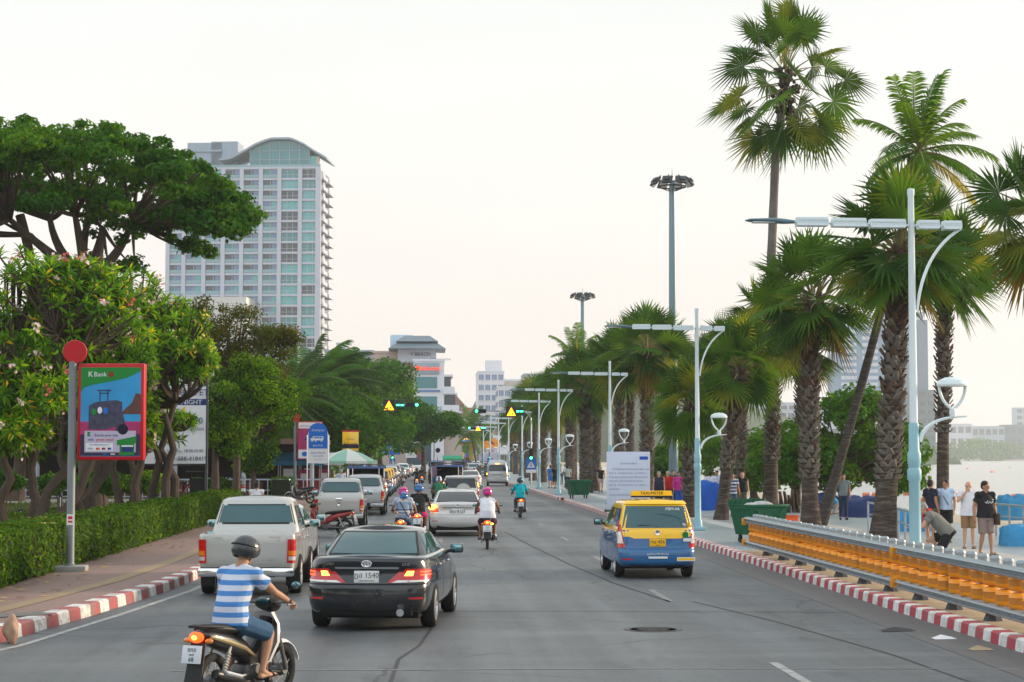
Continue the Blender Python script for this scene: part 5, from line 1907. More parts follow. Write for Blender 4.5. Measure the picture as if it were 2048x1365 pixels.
# the yellow and blue taxi
o, B, H = tall_car('yellow and blue people carrier taxi with a roof sign, in the right lane', (4.73, 39.0, 0), R(.6), TBLU, TYEL, 'mpv', glass=GLASS, plate_t='ทษ 456', plate_m=[PLATEY, INK])
o.scale = (.935,) * 3
mb = MB()
B.rear(mb, [(-.80, .93), (.80, .93), (.80, 1.085), (-.80, 1.085)], n=14, m=3, off=.007)
B.rear(mb, [(-.52, .89), (.52, .89), (.62, .93), (-.62, .93)], n=12, m=1, off=.007)
mb.build('yellow_band', [TYEL], o)
mb = MB()
for sg in (-1, 1):
	B.side(mb, [(.3, 1.03), (3.6, 1.02), (3.6, 1.075), (.3, 1.075)], sg, n=16, m=2, off=.006)
mb.build('yellow_side_band', [TYEL], o)
mb = MB()
mb.box((0, 1.1, 1.79), (.92, .16, .04), 1, ch=.01)
mb.prism([(-.47, 0), (.47, 0), (.45, .11), (-.45, .11)], .13, 0, Matrix.Translation((0, 1.1, 1.81)))
mb.text('TAXI-METER', .095, facing(0, 1.03, 1.865), 2, .002)
mb.build('roof_sign', [mat('taxi_sign_yellow', (.85, .50, .02), .4, var=.05), BLACKP, INK], o)
mb = MB()
Wt = Matrix.Rotation(0, 4, 'X')
p = H.at_s(.42, 1.53)
mb.text('PBM-06', .10, Matrix.Translation((.36, p.y - .035, 1.53)) @ Matrix.Rotation(R(90 - 25), 4, 'X'), 0, .001)
mb.build('window_lettering', [mat('white_vinyl', (.7, .7, .7), .5, var=0)], o)
mb = MB()
p = B.at_s(0, .61)
mb.text('ศูนย์วิทยุ 038-422-222', .055, facing(0, B.at_s(.3, .55).y - .01, .555), 0, .001)
mb.build('bumper_lettering', [mat('white_vinyl', (.7, .7, .7), .5, var=0)], o)
VW, VG = mat('white_vinyl', (.7, .7, .7), .5, var=0), mat('green_vinyl', (.02, .3, .1), .5, var=0)
MB().box((0, -.014, .478), (.42, .006, .045)).build('sticker', [VW], o)
MB().box((.62, .012, .44), (.40, .006, .085), 0).box((.62, .008, .44), (.36, .004, .05), 1).build('sticker', [VW, TYEL], o)
MB().box((.66, .09, .86), (.18, .006, .07)).build('sticker', [VW], o)
MB().lathe([(0, 0), (.07, 0)], 16, 0, facing(.62, .082, .97)).build('sticker', [VG], o)
MB().lathe([(0, 0), (.045, 0)], 14, 0, facing(.60, .17, 1.18)).build('sticker', [VW], o)
MB().lathe([(0, 0), (.045, 0)], 14, 0, facing(.70, .185, 1.18)).build('sticker', [TYEL], o)
mb = MB()
mb.lathe([(.03, 0), (.055, .008), (.062, 0)], 18, 0, facing(0, .07, 1.02))
mb.build('badge', [CHROME], o)
mb = MB()
for x, y, z in ((-.38, .9, 1.3), (.36, .9, 1.3), (-.38, 2.3, 1.32), (.38, 2.3, 1.32)):
	MB().box((x, y, z - .1), (.42, .12, .5), ch=.05).box((x, y, z + .16), (.24, .09, .16), ch=.03).build('seat', [BLACKP], o)
# white SUV with the spare wheel cover, brake lights on
o, B, H = tall_car('white suv with brake lights and a covered spare wheel, in front of the pearl saloon', (1.5, 86, 0), R(-.5), PEARL, PEARL, 'suv', lit=True, plate_t='กข 77')
MB().lathe([(0, -.12), (.26, -.12), (.33, -.08), (.35, 0), (.33, .08)], 26, M=Matrix.Translation((.12, -.06, .98)) @ Matrix.Rotation(R(-90), 4, 'X') @ Matrix.Rotation(math.pi, 4, 'X')).build('spare_wheel_cover', [PEARL, BLACKP], o)
# silver passenger van
def van():
	o = thing('van', 'tall silver passenger van with brake lights, beside the right kerb', 'van', (6.05, 165, 0), R(-2))
	B = Stack([(.33, .1, 4.6, .85, .15), (.42, .0, 4.7, .93, .18), (.62, .0, 4.75, .94, .18), (.68, .07, 4.75, .94, .18), (1.1, .08, 4.6, .935, .18), (1.5, .13, 4.1, .90, .2), (2.0, .25, 3.4, .80, .25), (2.2, .38, 3.1, .70, .28), (2.25, .5, 2.9, .6, .3)], br=.05, bs=.03, crown=.04)
	mb = MB()
	B.shell(mb, 26)
	body = mb.build('body', [SILV, UNDER], o)
	cut(body, [lathe_x(s_ * .6, s_ * 1.2, .38, y, .33) for y in (.95, 3.5) for s_ in (-1, 1)])
	mb = MB()
	B.rear(mb, [(-.78, 1.28), (.78, 1.28), (.70, 1.86), (-.70, 1.86)], n=10, m=6, off=.006)
	mb.build('rear_window', [GLASSD], o)
	for sg in (1, -1):
		for a, b in ((.4, 1.4), (1.5, 2.5), (2.6, 3.5)):
			mb = MB()
			B.side(mb, [(a, 1.3), (b, 1.3), (b - (.25 if b > 3 else 0), 1.8), (a, 1.8)], sg, n=5, m=4, off=.005)
			mb.build('side_window', [GLASSD], o)
		mb = MB()
		B.rear(mb, [(sg * .85, .85), (sg * 1.05, .85), (sg * 1.04, 1.2), (sg * .86, 1.2)], n=5, m=4, off=.012, mi=0)
		B.rear(mb, [(sg * .87, .98), (sg * 1.02, .98), (sg * 1.01, 1.15), (sg * .88, 1.15)], n=4, m=3, off=.016, mi=1)
		mb.build('tail_light', [LRED, LHOT], o)
	MB().box((0, .20, 1.94), (.34, .03, .05)).build('high_brake_light', [LHOT], o)
	MB().box((0, .05, .98), (.9, .04, .05), ch=.01).build('tailgate_trim', [BLACKP], o)
	plate(o, .04, .82, 'ฮจ 4415', None, w_=.5, h=.17)
	MB().box((0, 2.2, .3), (1.4, 4, .12)).build('underbody', [UNDER], o)
	mirror_part(o, B, 1.05, 3.6, 1.3, BLACKP)
	wheels(o, .33, .2, .83, .95, 3.5, 5)
van()
def songthaew(label, loc, rz, roofc, people_seats=True, group=None, detail=True):
	"""pickup with a roofed open-backed passenger bed"""
	o = thing('songthaew', label, 'songthaew', loc, rz, group)
	B = Stack([(.45, 2.2, 5.2, .80, .1), (.6, 2.1, 5.25, .86, .12), (1.1, 2.1, 5.1, .87, .12), (1.15, 2.15, 5.0, .85, .12)], crown=.0, zmod=lambda y, z: z - .12 * min(1, max(0, (y - 3.8) / 1.2)) * max(0, z - .6) / .5)
	mb = MB()
	B.shell(mb, 12)
	body = mb.build('cab_body', [roofc, UNDER], o)
	cut(body, [lathe_x(s_ * .58, s_ * 1.1, .41, 4.3, .37) for s_ in (-1, 1)])
	H = Stack([(1.1, 2.15, 4.2, .83, .12), (1.3, 2.2, 3.9, .78, .13), (1.62, 2.3, 3.4, .69, .16), (1.7, 2.4, 3.2, .6, .2)], crown=.03)
	mb = MB()
	H.shell(mb, 10)
	mb.build('cab', [roofc], o)
	mb = MB()
	for sg in (1, -1):
		H.side(mb, [(2.5, 1.2), (3.8, 1.2), (3.3, 1.56), (2.5, 1.56)], sg, n=5, m=4, off=.005)
	mb.build('side_window', [GLASSD], o)
	# bed sides, floor, posts
	mb = MB()
	mb.box((0, 1.05, .62), (1.6, 2.1, .06))
	for sg in (-1, 1):
		mb.box((sg * .84, 1.08, .84), (.06, 2.1, .5), ch=.01)
	mb.build('bed', [roofc, UNDER], o)
	for sg in (-1, 1):
		MB().box((sg * .72, 1.08, 1.02), (.26, 2.0, .08), ch=.02).box((sg * .79, 1.08, 1.22), (.05, 2.0, .36), ch=.02).build('bench', [mat('bench_vinyl', (.05, .03, .025), .6)], o)
	for sg in (-1, 1):
		mb = MB()
		for y in (.04, 1.05, 2.05):
			mb.tube([(sg * .86, y, .6), (sg * .86, y, 2.0)], .025, 6)
		mb.tube([(sg * .86, .02, 1.62), (sg * .86, 2.05, 1.62)], .016, 5)
		mb.tube([(sg * .86, .0, 1.3), (sg * .62, -.02, 1.3)], .016, 5).tube([(sg * .62, -.02, .75), (sg * .62, -.02, 1.98)], .018, 6)
		mb.build('side_rail', [CHROME], o)
	mb = MB()
	prof = [(-.95, 0), (-.93, .10), (-.75, .17), (0, .21), (.75, .17), (.93, .10), (.95, 0), (.9, -.02), (.88, .08), (.7, .13), (0, .165), (-.7, .13), (-.88, .08), (-.9, -.02)]
	n = len(prof)
	vs = [(x, -.18, z + 1.98) for x, z in prof] + [(x, 2.6, z + 1.98) for x, z in prof]
	fs = [(i, (i + 1) % n, n + (i + 1) % n, n + i) for i in range(n)]
	k = n // 2
	for i in range(k - 1):
		fs.append((i + 1, i, n - 1 - i, n - 2 - i))
		fs.append((n + i, n + i + 1, 2 * n - 2 - i, 2 * n - 1 - i))
	mb.add(vs, fs)
	mb.build('canopy_roof', [roofc], o)
	mb = MB().box((0, -.19, 2.02), (1.78, .02, .11), ch=.005)
	mb.build('roof_edge_band', [mat('songthaew_band', (.09, .16, .34), .4)], o)
	MB().box((0, 2.08, 1.75), (1.66, .04, .5)).build('front_panel', [UNDER], o)
	mb = MB().box((0, -.16, .50), (1.2, .25, .04)).box((0, -.05, .42), (1.5, .08, .12), ch=.02)
	mb.build('rear_step', [BLACKP], o)
	for sg in (-1, 1):
		MB().box((sg * .80, -.005, .82), (.12, .03, .32), ch=.01).build('tail_light', [LRED], o)
	MB().box((0, 2.4, .42), (.9, 4.6, .12)).build('underbody', [UNDER], o)
	wheels(o, .365, .22, .76, 1.1, 4.3, 6, rim=RIMD)
	return o
SONGB = carpaint('songthaew_blue', (.015, .024, .05), .2)
songthaew('dark blue songthaew with a curved roof parked among the left row', (-2.9, 90, 0), R(1), SONGB)
s1 = songthaew('open backed blue roofed songthaew carrying passengers, ahead of the white suv', (1.1, 106, 0), R(-1), SONGB)
X = lambda px, d: dp(px, 915, d).x
copy_tree(s1, (X(872, 207), 207, 0), R(0), 'far songthaew on the left of a pair, beyond the passenger songthaew')
copy_tree(s1, (X(919, 216), 216, 0), R(0), 'far songthaew on the right of a pair, beyond the passenger songthaew')
# further traffic and parked rows: copies of a few types in other colours
s_old = sedan('white saloon showing one red lamp, right of the passenger songthaew', (X(941, 152), 152, 0), R(-1), WHITE, '1กก 52', None, True, 'old', GLASSD, detail=False)
h1, _, _ = tall_car('small dark hatchback with red lamps left of the silver van', (X(965, 226), 226, 0), R(-1), BLK, BLK, 'hatch', lit=True, plate_t='กต 9')
copy_tree(h1, (X(940, 285), 285, 0), R(-1), 'dark car with glowing brake lamps far up the road, left of the hatchback')
copy_tree(s_old, (X(960, 300), 300, 0), R(-1), 'pale saloon in the far queue above the dark hatchback')
copy_tree(h1, (X(1006, 260), 260, 0), R(-1), 'dark car partly hidden beyond the silver van')
bs = sedan('beige saloon with an orange lamp, parked beyond the dark blue songthaew', (X(777, 110) - .9, 109, 0), R(1), BEIGE, '', None, True, 'old', GLASSD, detail=False)
# parked taxis in yellow, red and blue
t0, B, H = tall_car('parked yellow taxi nearest, with striped red and blue tail panel', (X(779, 122) - .75, 121, 0), R(0), TBLU, TYEL, 'mpv', glass=GLASSD)
mb = MB()
B.rear(mb, [(-.8, .9), (.8, .9), (.8, 1.07), (-.8, 1.07)], n=10, m=3, off=.006, mi=0)
for sg in (-1, 1):
	B.side(mb, [(.3, .80), (3.8, .80), (3.8, .95), (.3, .95)], sg, n=10, m=2, off=.006, mi=0)
	B.side(mb, [(.3, .70), (3.8, .70), (3.8, .79), (.3, .79)], sg, n=10, m=2, off=.006, mi=1)
mb.build('red_stripe', [TRED, WHITE], t0)
copy_tree(t0, (X(784, 130) - .75, 129, 0), 0, 'parked yellow taxi in the middle of the parked taxis')
copy_tree(t0, (X(789, 138) - .75, 137, 0), 0, 'parked yellow taxi farthest along the parked taxis')
pk = pickup('silver pickup parked just beyond the yellow taxis', (X(803, 200) - .88, 199, 0), R(-1), SILV, marks=False, chrome=False, canopy=True)
s2 = sedan('silver saloon parked behind the grey motorcycle, past the taxis', (X(812, 216) - .88, 215, 0), R(-1), SILV, '', None, False, 'old', GLASSD, detail=False)
pw = pickup('white pickup parked in the far left row, tail to the camera', (X(818, 235) - .88, 234, 0), R(-2), WHITE, marks=False, chrome=False)
copy_tree(s2, (X(823, 258) - .88, 258, 0), R(-2), 'silver saloon parked fourth beyond the yellow taxis')
copy_tree(s_old, (X(828, 285) - .88, 285, 0), R(-3), 'white saloon parked fifth beyond the yellow taxis')
copy_tree(pw, (X(832, 300), 300, 0), R(0), 'white high pickup far in the left row near the green awning')
for i, (px, d, src, lb) in enumerate(((828, 330, s2, 'silver saloon at the far end of the left parked row'), (934, 340, s_old, 'white saloon in the far queue beside the dark brake lit car'), (952, 370, pw, 'far white pickup beyond the hatchback, at the bend'), (975, 330, h1, 'farthest dark car before the shop signs'), (921, 360, s2, 'silver saloon in the far queue left of the other cars'))):
	copy_tree(src, (X(px, d), d, 0), R(-2), lb)
for px, d, src, lb in ((793, 149, s2, 'silver saloon parked right behind the last yellow taxi'), (797, 159, pw, 'white pickup parked second behind the last yellow taxi'), (799, 172, s_old, 'white saloon parked third behind the last yellow taxi'), (801, 186, h1, 'dark hatchback parked fourth behind the last yellow taxi')):
	copy_tree(src, (X(px, d) - .9, d, 0), R(-1), lb)
for px, d, src, lb in ((893, 250, s2, 'silver saloon in the queue between the two far songthaews'), (948, 246, pk, 'silver pickup in the far queue left of the dark hatchback'), (908, 340, h1, 'dark car in the far queue above the far songthaews'), (968, 395, s_old, 'white saloon at the bend ahead of the whole queue')):
	copy_tree(src, (X(px, d), d, 0), R(-1), lb)
# vehicles in the garden car park at far left
copy_tree(pw, (X(-20, 118) , 118, .2), R(75), 'white pickup parked beyond the garden at far left edge')
# ================================================================ people and motorcycles
SKIN = mat('skin_tan', (.36, .19, .115), .55, var=.08, scale=9)
SKIND = mat('skin_brown', (.22, .11, .065), .55, var=.08, scale=9)
SKINL = mat('skin_light', (.50, .29, .20), .55, var=.08, scale=9)
HAIRB = mat('hair_black', (.012, .01, .009), .5, var=.3, scale=40, bump=.5, bscale=90)
HAIRG = mat('hair_grey', (.25, .24, .23), .6, var=.3, scale=40, bump=.5, bscale=90)
HAIRF = mat('hair_fair', (.45, .36, .24), .6, var=.3, scale=40, bump=.5, bscale=90)
EYE = mat('eye_dark', (.02, .015, .012), .2, var=0)
LIP = mat('lips', (.30, .11, .09), .5, var=0)
DENIM = mat('denim_blue', (.035, .085, .16), .85, var=.35, scale=14, bump=.3, bscale=60)
def cloth(name, c):
	return mat('cloth_' + name, c, .85, var=.16, scale=9, bump=.9, bscale=7)
def cone(mb, a, b, ra, rb, n=10, ends=(1, 1)):
	mb.tube([a, b], [ra, rb], n)
	if ends[0]:
		mb.sph(a, ra, n, 6)
	if ends[1]:
		mb.sph(b, rb, n, 6)
def limb(mb, pts, rads, ends=(1, 1)):
	for i in range(len(pts) - 1):
		cone(mb, pts[i], pts[i + 1], rads[i], rads[i + 1], 10, (1 if i or ends[0] else 0, 1 if i < len(pts) - 2 or ends[1] else 0))
def rings(mb, rs, n=16):
	"""rs: (centre, right, fwd, rx, ry)"""
	vs, fs = [], []
	for c, r_, f_, rx, ry in rs:
		for k in range(n):
			a = 2 * math.pi * k / n
			vs.append(V(c) + V(r_) * math.cos(a) * rx + V(f_) * math.sin(a) * ry)
	for i in range(len(rs) - 1):
		for k in range(n):
			k2 = (k + 1) % n
			fs.append((i * n + k, i * n + k2, (i + 1) * n + k2, (i + 1) * n + k))
	fs += [tuple(range(n - 1, -1, -1)), tuple((len(rs) - 1) * n + k for k in range(n))]
	mb.add(vs, fs)
def fused(mb, name, m, parent, vox, it=3):
	"""weld overlapping forms into one continuous skin"""
	o = mb.build(name, m, parent, smooth=0)
	md = o.modifiers.new('r', 'REMESH')
	md.mode = 'VOXEL'
	md.voxel_size = vox
	md = o.modifiers.new('s', 'SMOOTH')
	md.factor = .5
	md.iterations = it
	me = evaluated_mesh(o)
	o.modifiers.clear()
	old = o.data
	o.data = me
	bpy.data.meshes.remove(old)
	me.name = name
	me.shade_smooth()
	return o
STAND = dict(pelvis=(0, 0, .93), waist=(0, .01, 1.08), chest=(0, .01, 1.28), neck=(0, -.01, 1.45), head=(0, .025, 1.595), look=(0, 1, 0),
			 rs=(.185, 0, 1.40), ls=(-.185, 0, 1.40), re=(.235, -.03, 1.13), le=(-.235, -.03, 1.13), rw=(.245, .05, .89), lw=(-.245, .05, .89),
			 rh=(.09, 0, .90), lh=(-.09, 0, .90), rk=(.10, .03, .49), lk=(-.10, .03, .49), ra=(.105, -.02, .085), la=(-.105, -.02, .085), rt=(.13, .16, .03), lt=(-.13, .16, .03))
WALK = dict(STAND, rk=(.09, .17, .52), ra=(.09, .20, .10), rt=(.10, .38, .07), lk=(-.09, -.02, .48), la=(-.09, -.30, .15), lt=(-.10, -.17, .03), re=(.235, -.12, 1.14), rw=(.24, -.10, .90), le=(-.235, .05, 1.13), lw=(-.24, .2, .95))
RIDE = dict(pelvis=(0, -.30, .86), waist=(0, -.29, 1.0), chest=(0, -.20, 1.2), neck=(0, -.12, 1.37), head=(0, -.06, 1.51), look=(0, 1, -.1),
			rs=(.19, -.14, 1.31), ls=(-.19, -.14, 1.31), re=(.30, .05, 1.12), le=(-.30, .05, 1.12), rw=(.32, .28, 1.02), lw=(-.32, .28, 1.02),
			rh=(.10, -.27, .83), lh=(-.10, -.27, .83), rk=(.19, .12, .70), lk=(-.19, .12, .70), ra=(.20, -.02, .33), la=(-.20, -.02, .33), rt=(.22, .17, .275), lt=(-.22, .17, .275))
def person(label, loc, rz, pose, skin, shirt, trouser, hair=HAIRB, sleeve=.5, legs=.5, shoe=None, sc=1., girth=1., fine=False, vox=.013, female=False, helmet=None, long_hair=False, group=None, grip=False, hem=.0, bald=False, far=False):
	o = thing('person', label, 'person', loc, rz, group)
	o.scale = (sc,) * 3
	J = {k: V(v) for k, v in pose.items()}
	right = (J['rs'] - J['ls']).normalized()
	hipr = (J['rh'] - J['lh']).normalized()
	up_ = (J['neck'] - J['waist']).normalized()
	fw = up_.cross(right).normalized()
	hup = (J['waist'] - J['pelvis']).normalized()
	hf = hup.cross(hipr).normalized()
	if vox < .009:
		fine = True
	g = girth
	sw = (J['rs'] - J['ls']).length / .37
	def torso(mb, e=0., top=True, low=True):
		rs = []
		if low:
			rs.append((J['pelvis'] - hup * .10, hipr, hf, .125 * g + e, .10 * g + e))
			rs.append((J['pelvis'] - hup * .02, hipr, hf, .165 * g + e, .118 * g + e))
		rs += [(J['waist'], (right + hipr).normalized(), (fw + hf).normalized(), (.138 if not female else .122) * g + e, .105 * g ** 1.6 + e),
			   (J['chest'], right, fw, .165 * (.5 + .5 * g) * sw + e, .115 * (.5 + .5 * g) + e),
			   (J['chest'] + (J['neck'] - J['chest']) * .55, right, fw, .17 * sw + e, .095 + e)]
		if top:
			rs += [(J['chest'] + (J['neck'] - J['chest']) * .9, right, fw, .085 + e, .062 + e)]
		rings(mb, rs)
		if female and e < .03:
			for s_ in (-1, 1):
				mb.sph(J['chest'] + right * s_ * .075 + fw * (.085 + e) - up_ * .03, .07, 10, 7)
	mb = MB()
	torso(mb)
	nk, hd = J['neck'], J['head']
	lk = V(pose['look']).normalized()
	hu = (hd - nk).normalized()
	hu = (hu + V((0, 0, .6))).normalized()
	hr_ = lk.cross(hu).normalized()
	lk = hu.cross(hr_).normalized()
	HM = Matrix((hr_, lk, hu)).transposed().to_4x4()
	HM.translation = hd
	cone(mb, nk - up_ * .04, nk * .45 + hd * .55, .072, .060)
	for s_ in (-1, 1):
		cone(mb, nk - up_ * .005, J['rs' if s_ > 0 else 'ls'].lerp(J['chest'], .08) - up_ * .01, .055, .055)
	mb.sph((0, -.012, .025), (.076, .096, .095), 16, 10, 0, HM)
	mb.sph((0, .012, -.045), (.058, .072, .075), 14, 8, 0, HM)
	mb.sph((0, .055, -.085), (.032, .028, .026), 8, 6, 0, HM)
	mb.sph((0, .098, -.022), (.013, .017, .022), 8, 6, 0, HM)
	mb.sph((0, .088, .005), (.012, .012, .03), 8, 6, 0, HM)
	for s_ in (-1, 1):
		mb.sph((s_ * .080, -.008, -.015), (.010, .022, .034), 8, 6, 0, HM)
		mb.sph((s_ * .03, .078, .022), (.025, .016, .012), 8, 6, 0, HM)
	for a in 'rl':
		q = 1 if a == 'r' else -1
		S_, E_, W_ = J[a + 's'], J[a + 'e'], J[a + 'w']
		limb(mb, [S_, S_.lerp(E_, .4), E_, E_.lerp(W_, .35), W_], [.058 * g ** .6, .053 * g ** .5, .041, .042, .028])
		d = (W_ - E_).normalized()
		if grip:
			d = (d + V((0, .5, -.15))).normalized()
		elif a + 'hand' in pose:
			d = V(pose[a + 'hand']).normalized()
		s1 = d.cross(V((0, 0, 1)))
		s1 = s1.normalized() if s1.length > .15 else V((0, 1, 0))
		if not grip and abs(d.z) > .75:      # hanging arm: the palm faces the thigh
			s1 = V((0, 1, 0)) if abs(fw.y) > .5 else fw
			s1 = (s1 - d * s1.dot(d)).normalized()
		n1 = d.cross(s1).normalized()
		if n1.x * q > 0 and abs(d.z) > .75:
			n1 = -n1
		if abs(d.z) <= .75 and n1.z > 0:
			n1 = -n1
		# n1 is the palm side
		P0 = W_ + d * .018
		for k in range(4):
			o_ = s1 * (-.03 + .02 * k) * 1.0
			cone(mb, P0, P0 + d * .062 + o_, .019, .0125, 8)
		for k in range(4):
			b = P0 + d * .065 + s1 * (-.032 + .0213 * k)
			l = (.062, .074, .070, .054)[k]
			c1, c2 = ((.9, 1.6) if grip else (.28 + .06 * k, .6))
			d1 = (d * math.cos(c1) + n1 * math.sin(c1)).normalized()
			d2 = (d * math.cos(c2 + c1 * .3) + n1 * math.sin(c2 + c1 * .3)).normalized()
			m_ = b + d1 * l * .5
			cone(mb, b, m_, .0092, .0088, 7)
			cone(mb, m_, m_ + d2 * l * .5, .0088, .0075, 7)
		th = s1 * (1 if (s1.dot(V((-q, 0, 0))) > 0 or abs(d.z) > .75) else -1)
		b = P0 + d * .015 + th * .024
		m_ = b + (d * .65 + th * .75 + n1 * .25).normalized() * .038
		cone(mb, b, m_, .0125, .0105, 7)
		cone(mb, m_, m_ + (d * .8 + th * .25 + n1 * .5).normalized() * .03, .0105, .0085, 7)
		H_, K_, A_, T_ = J[a + 'h'], J[a + 'k'], J[a + 'a'], J[a + 't']
		limb(mb, [H_, H_.lerp(K_, .35), K_, K_.lerp(A_, .32), K_.lerp(A_, .8), A_], [.085 * g ** .5, .079 * g ** .5, .055, .056, .036, .035])
		fd = (T_ - A_)
		fd.z = 0
		heel = A_ - fd.normalized() * .03
		heel.z = A_.z - .05
		cone(mb, heel, T_ - fd.normalized() * .06, .032, .034, 8)
		cone(mb, A_, T_ - fd.normalized() * .09, .036, .036, 8)
		cone(mb, T_ - fd.normalized() * .07, T_ + fd.normalized() * .02, .036, .024, 8)
	fused(mb, 'body', skin, o, vox)
	# shirt
	vs = max(.011, vox)
	if shirt is not None:
		mb = MB()
		e = .013
		rs = [(J['pelvis'] - hup * (.03 + hem), hipr, hf, .172 * g + e, .125 * g + e), (J['pelvis'] + hup * .05, hipr, hf, .166 * g + e, .118 * g ** 1.3 + e)]
		rs += [(J['waist'], (right + hipr).normalized(), (fw + hf).normalized(), (.148 if not female else .13) * g + e, .113 * g ** 1.6 + e), (J['chest'], right, fw, .17 * (.5 + .5 * g) * sw + e, .118 * (.5 + .5 * g) + e), (J['chest'] + (J['neck'] - J['chest']) * .50, right, fw, .160 * sw + e, .100 + e), (J['chest'] + (J['neck'] - J['chest']) * .92, right, fw, .082 + e, .060 + e)]
		rings(mb, rs)
		if female:
			for s_ in (-1, 1):
				mb.sph(J['chest'] + right * s_ * .075 + fw * .09 - up_ * .03, .075, 10, 7)
		for a in 'rl':
			S_ = J[a + 's']
			q_ = J['chest'] + (J['neck'] - J['chest']) * .86
			cone(mb, q_ + (S_ - q_) * .25, q_.lerp(S_, .95) - up_ * .010, .066 + e, .060 + e)
		if sleeve > 0:
			for a in 'rl':
				mb.sph(J[a + 's'] - up_ * .002, .079 * g ** .5, 12, 8)
				S_, E_, W_ = J[a + 's'], J[a + 'e'], J[a + 'w']
				e1 = .018
				if sleeve <= 1:
					limb(mb, [S_.lerp(J['chest'], .10) - up_ * .012, S_.lerp(E_, sleeve)], [.050 * g ** .6 + e1, .056 * g ** .6 + e1 + .004], (1, 0))
				else:
					limb(mb, [S_.lerp(J['chest'], .10) - up_ * .012, E_, E_.lerp(W_, min(.95, sleeve - 1))], [.050 + e1, .046 + e1, .036 + e1], (1, 0))
		fused(mb, 'shirt', shirt, o, vs, 2)
	if trouser is not None:
		mb = MB()
		e = .012
		rings(mb, [(J['pelvis'] - hup * .10, hipr, hf, .13 * g + e, .105 * g + e), (J['pelvis'] - hup * .02, hipr, hf, .168 * g + e, .120 * g + e), (J['waist'] - hup * .05, hipr, hf, .140 * g + e, .107 * g + e)])
		for a in 'rl':
			H_, K_, A_ = J[a + 'h'], J[a + 'k'], J[a + 'a']
			if legs <= 1:
				limb(mb, [H_, H_.lerp(K_, legs)], [.092 * g ** .5 + e, .074 + .02 * (1 - legs) + e + .012], (1, 0))
			else:
				limb(mb, [H_, K_, K_.lerp(A_, legs - 1)], [.090 * g ** .5 + e, .062 + e, .045 + e], (1, 0))
		fused(mb, 'trousers' if legs > 1 else 'shorts', trouser, o, vs, 2)
	for a in 'rl':
		A_, T_ = J[a + 'a'], J[a + 't']
		fd = (T_ - A_)
		fd.z = 0
		fd.normalize()
		mb = MB()
		z = A_.z - .085 + .012
		h = A_.copy()
		h.z = z
		t = T_.copy()
		pz = V((0, 0, T_.z - .03 + .008 - z))
		sx = fd.cross(V((0, 0, 1)))
		if shoe is None:
			rings(mb, [(h - fd * .05 + V((0, 0, -.004)), sx, V((0, 0, 1)), .03, .012), (h, sx, V((0, 0, 1)), .04, .012), (h.lerp(t, .6) * 1, sx, V((0, 0, 1)), .047, .012), (t + fd * .01, sx, V((0, 0, 1)), .045, .012), (t + fd * .04, sx, V((0, 0, 1)), .03, .010)], 10)
			mb.tube([t - fd * .04 + sx * .045 + V((0, 0, .0)), t - fd * .06 + V((0, 0, .055)), t - fd * .04 - sx * .045], .008, 5)
			mb.build('sandal', BLACKP, o)
		else:
			h.z = A_.z - .05
			cone(mb, h - fd * .01, t - fd * .05 + V((0, 0, .01)), .046, .045, 10)
			cone(mb, t - fd * .05 + V((0, 0, .01)), t + fd * .02, .046, .034, 10)
			cone(mb, A_ - V((0, 0, .02)), h, .048, .046, 10)
			mb.build('shoe', shoe, o)
	if helmet is not None:
		hm, vis = helmet
		mb = MB()
		n, m_ = 22, 11
		vv, ff = [], []
		for sh in (0, 1):
			r = 1 - .10 * sh
			for i in range(m_ + 1):
				th = math.pi * .5 - (math.pi * .5 + .66) * i / m_
				for k in range(n):
					ph = 2 * math.pi * k / n
					fr = max(0, math.sin(ph)) ** 2
					t2 = th + (.85 * fr if i == m_ else .85 * fr * (i / m_) ** 2)
					vv.append(((.136 * r) * math.cos(t2) * math.cos(ph), (.160 * r) * math.cos(t2) * math.sin(ph) - .010, (.148 * r) * math.sin(t2) + .028))
		for sh in (0, 1):
			b = sh * (m_ + 1) * n
			for i in range(m_):
				for k in range(n):
					k2 = (k + 1) % n
					q = (b + i * n + k, b + (i + 1) * n + k, b + (i + 1) * n + k2, b + i * n + k2)
					ff.append(q if not sh else q[::-1])
		for k in range(n):
			k2 = (k + 1) % n
			ff.append((m_ * n + k, (2 * m_ + 1) * n + k, (2 * m_ + 1) * n + k2, m_ * n + k2))
		mb.add(vv, ff, 0, HM)
		hl = mb.build('helmet', [hm], o)
		mb = MB()
		rings(mb, [(HM @ V((0, -.02, .048)), hr_, lk, .136, .160), (HM @ V((0, -.02, .055)), hr_, lk, .138, .162), (HM @ V((0, -.02, .062)), hr_, lk, .135, .158)], 24)
		mb.tube([HM @ V((-.09, .02, -.04)), HM @ V((0, .04, -.118)), HM @ V((.09, .02, -.04))], .008, 5)
		mb.build('helmet_strap', [vis], o)
	elif not bald:
		mb = MB()
		mb.sph((0, -.025, .045), (.084, .098, .088), 16, 10, 0, HM)
		mb.sph((0, -.05, .0), (.078, .072, .085), 14, 8, 0, HM)
		if long_hair:
			cone(mb, HM @ V((0, -.075, .02)), HM @ V((0, -.11, -.20)), .07, .045)
			for s_ in (-1, 1):
				cone(mb, HM @ V((s_ * .07, -.03, .0)), HM @ V((s_ * .075, -.04, -.16)), .03, .025)
		fused(mb, 'hair', hair, o, max(.010, vox), 1)
	if fine:
		for s_ in (-1, 1):
			MB().sph((s_ * .031, .084, .008), (.012, .007, .006), 8, 6, 0, HM).build('eye', EYE, o)
		MB().sph((0, .082, -.058), (.022, .010, .006), 8, 6, 0, HM).build('mouth', LIP, o)
	return o, J
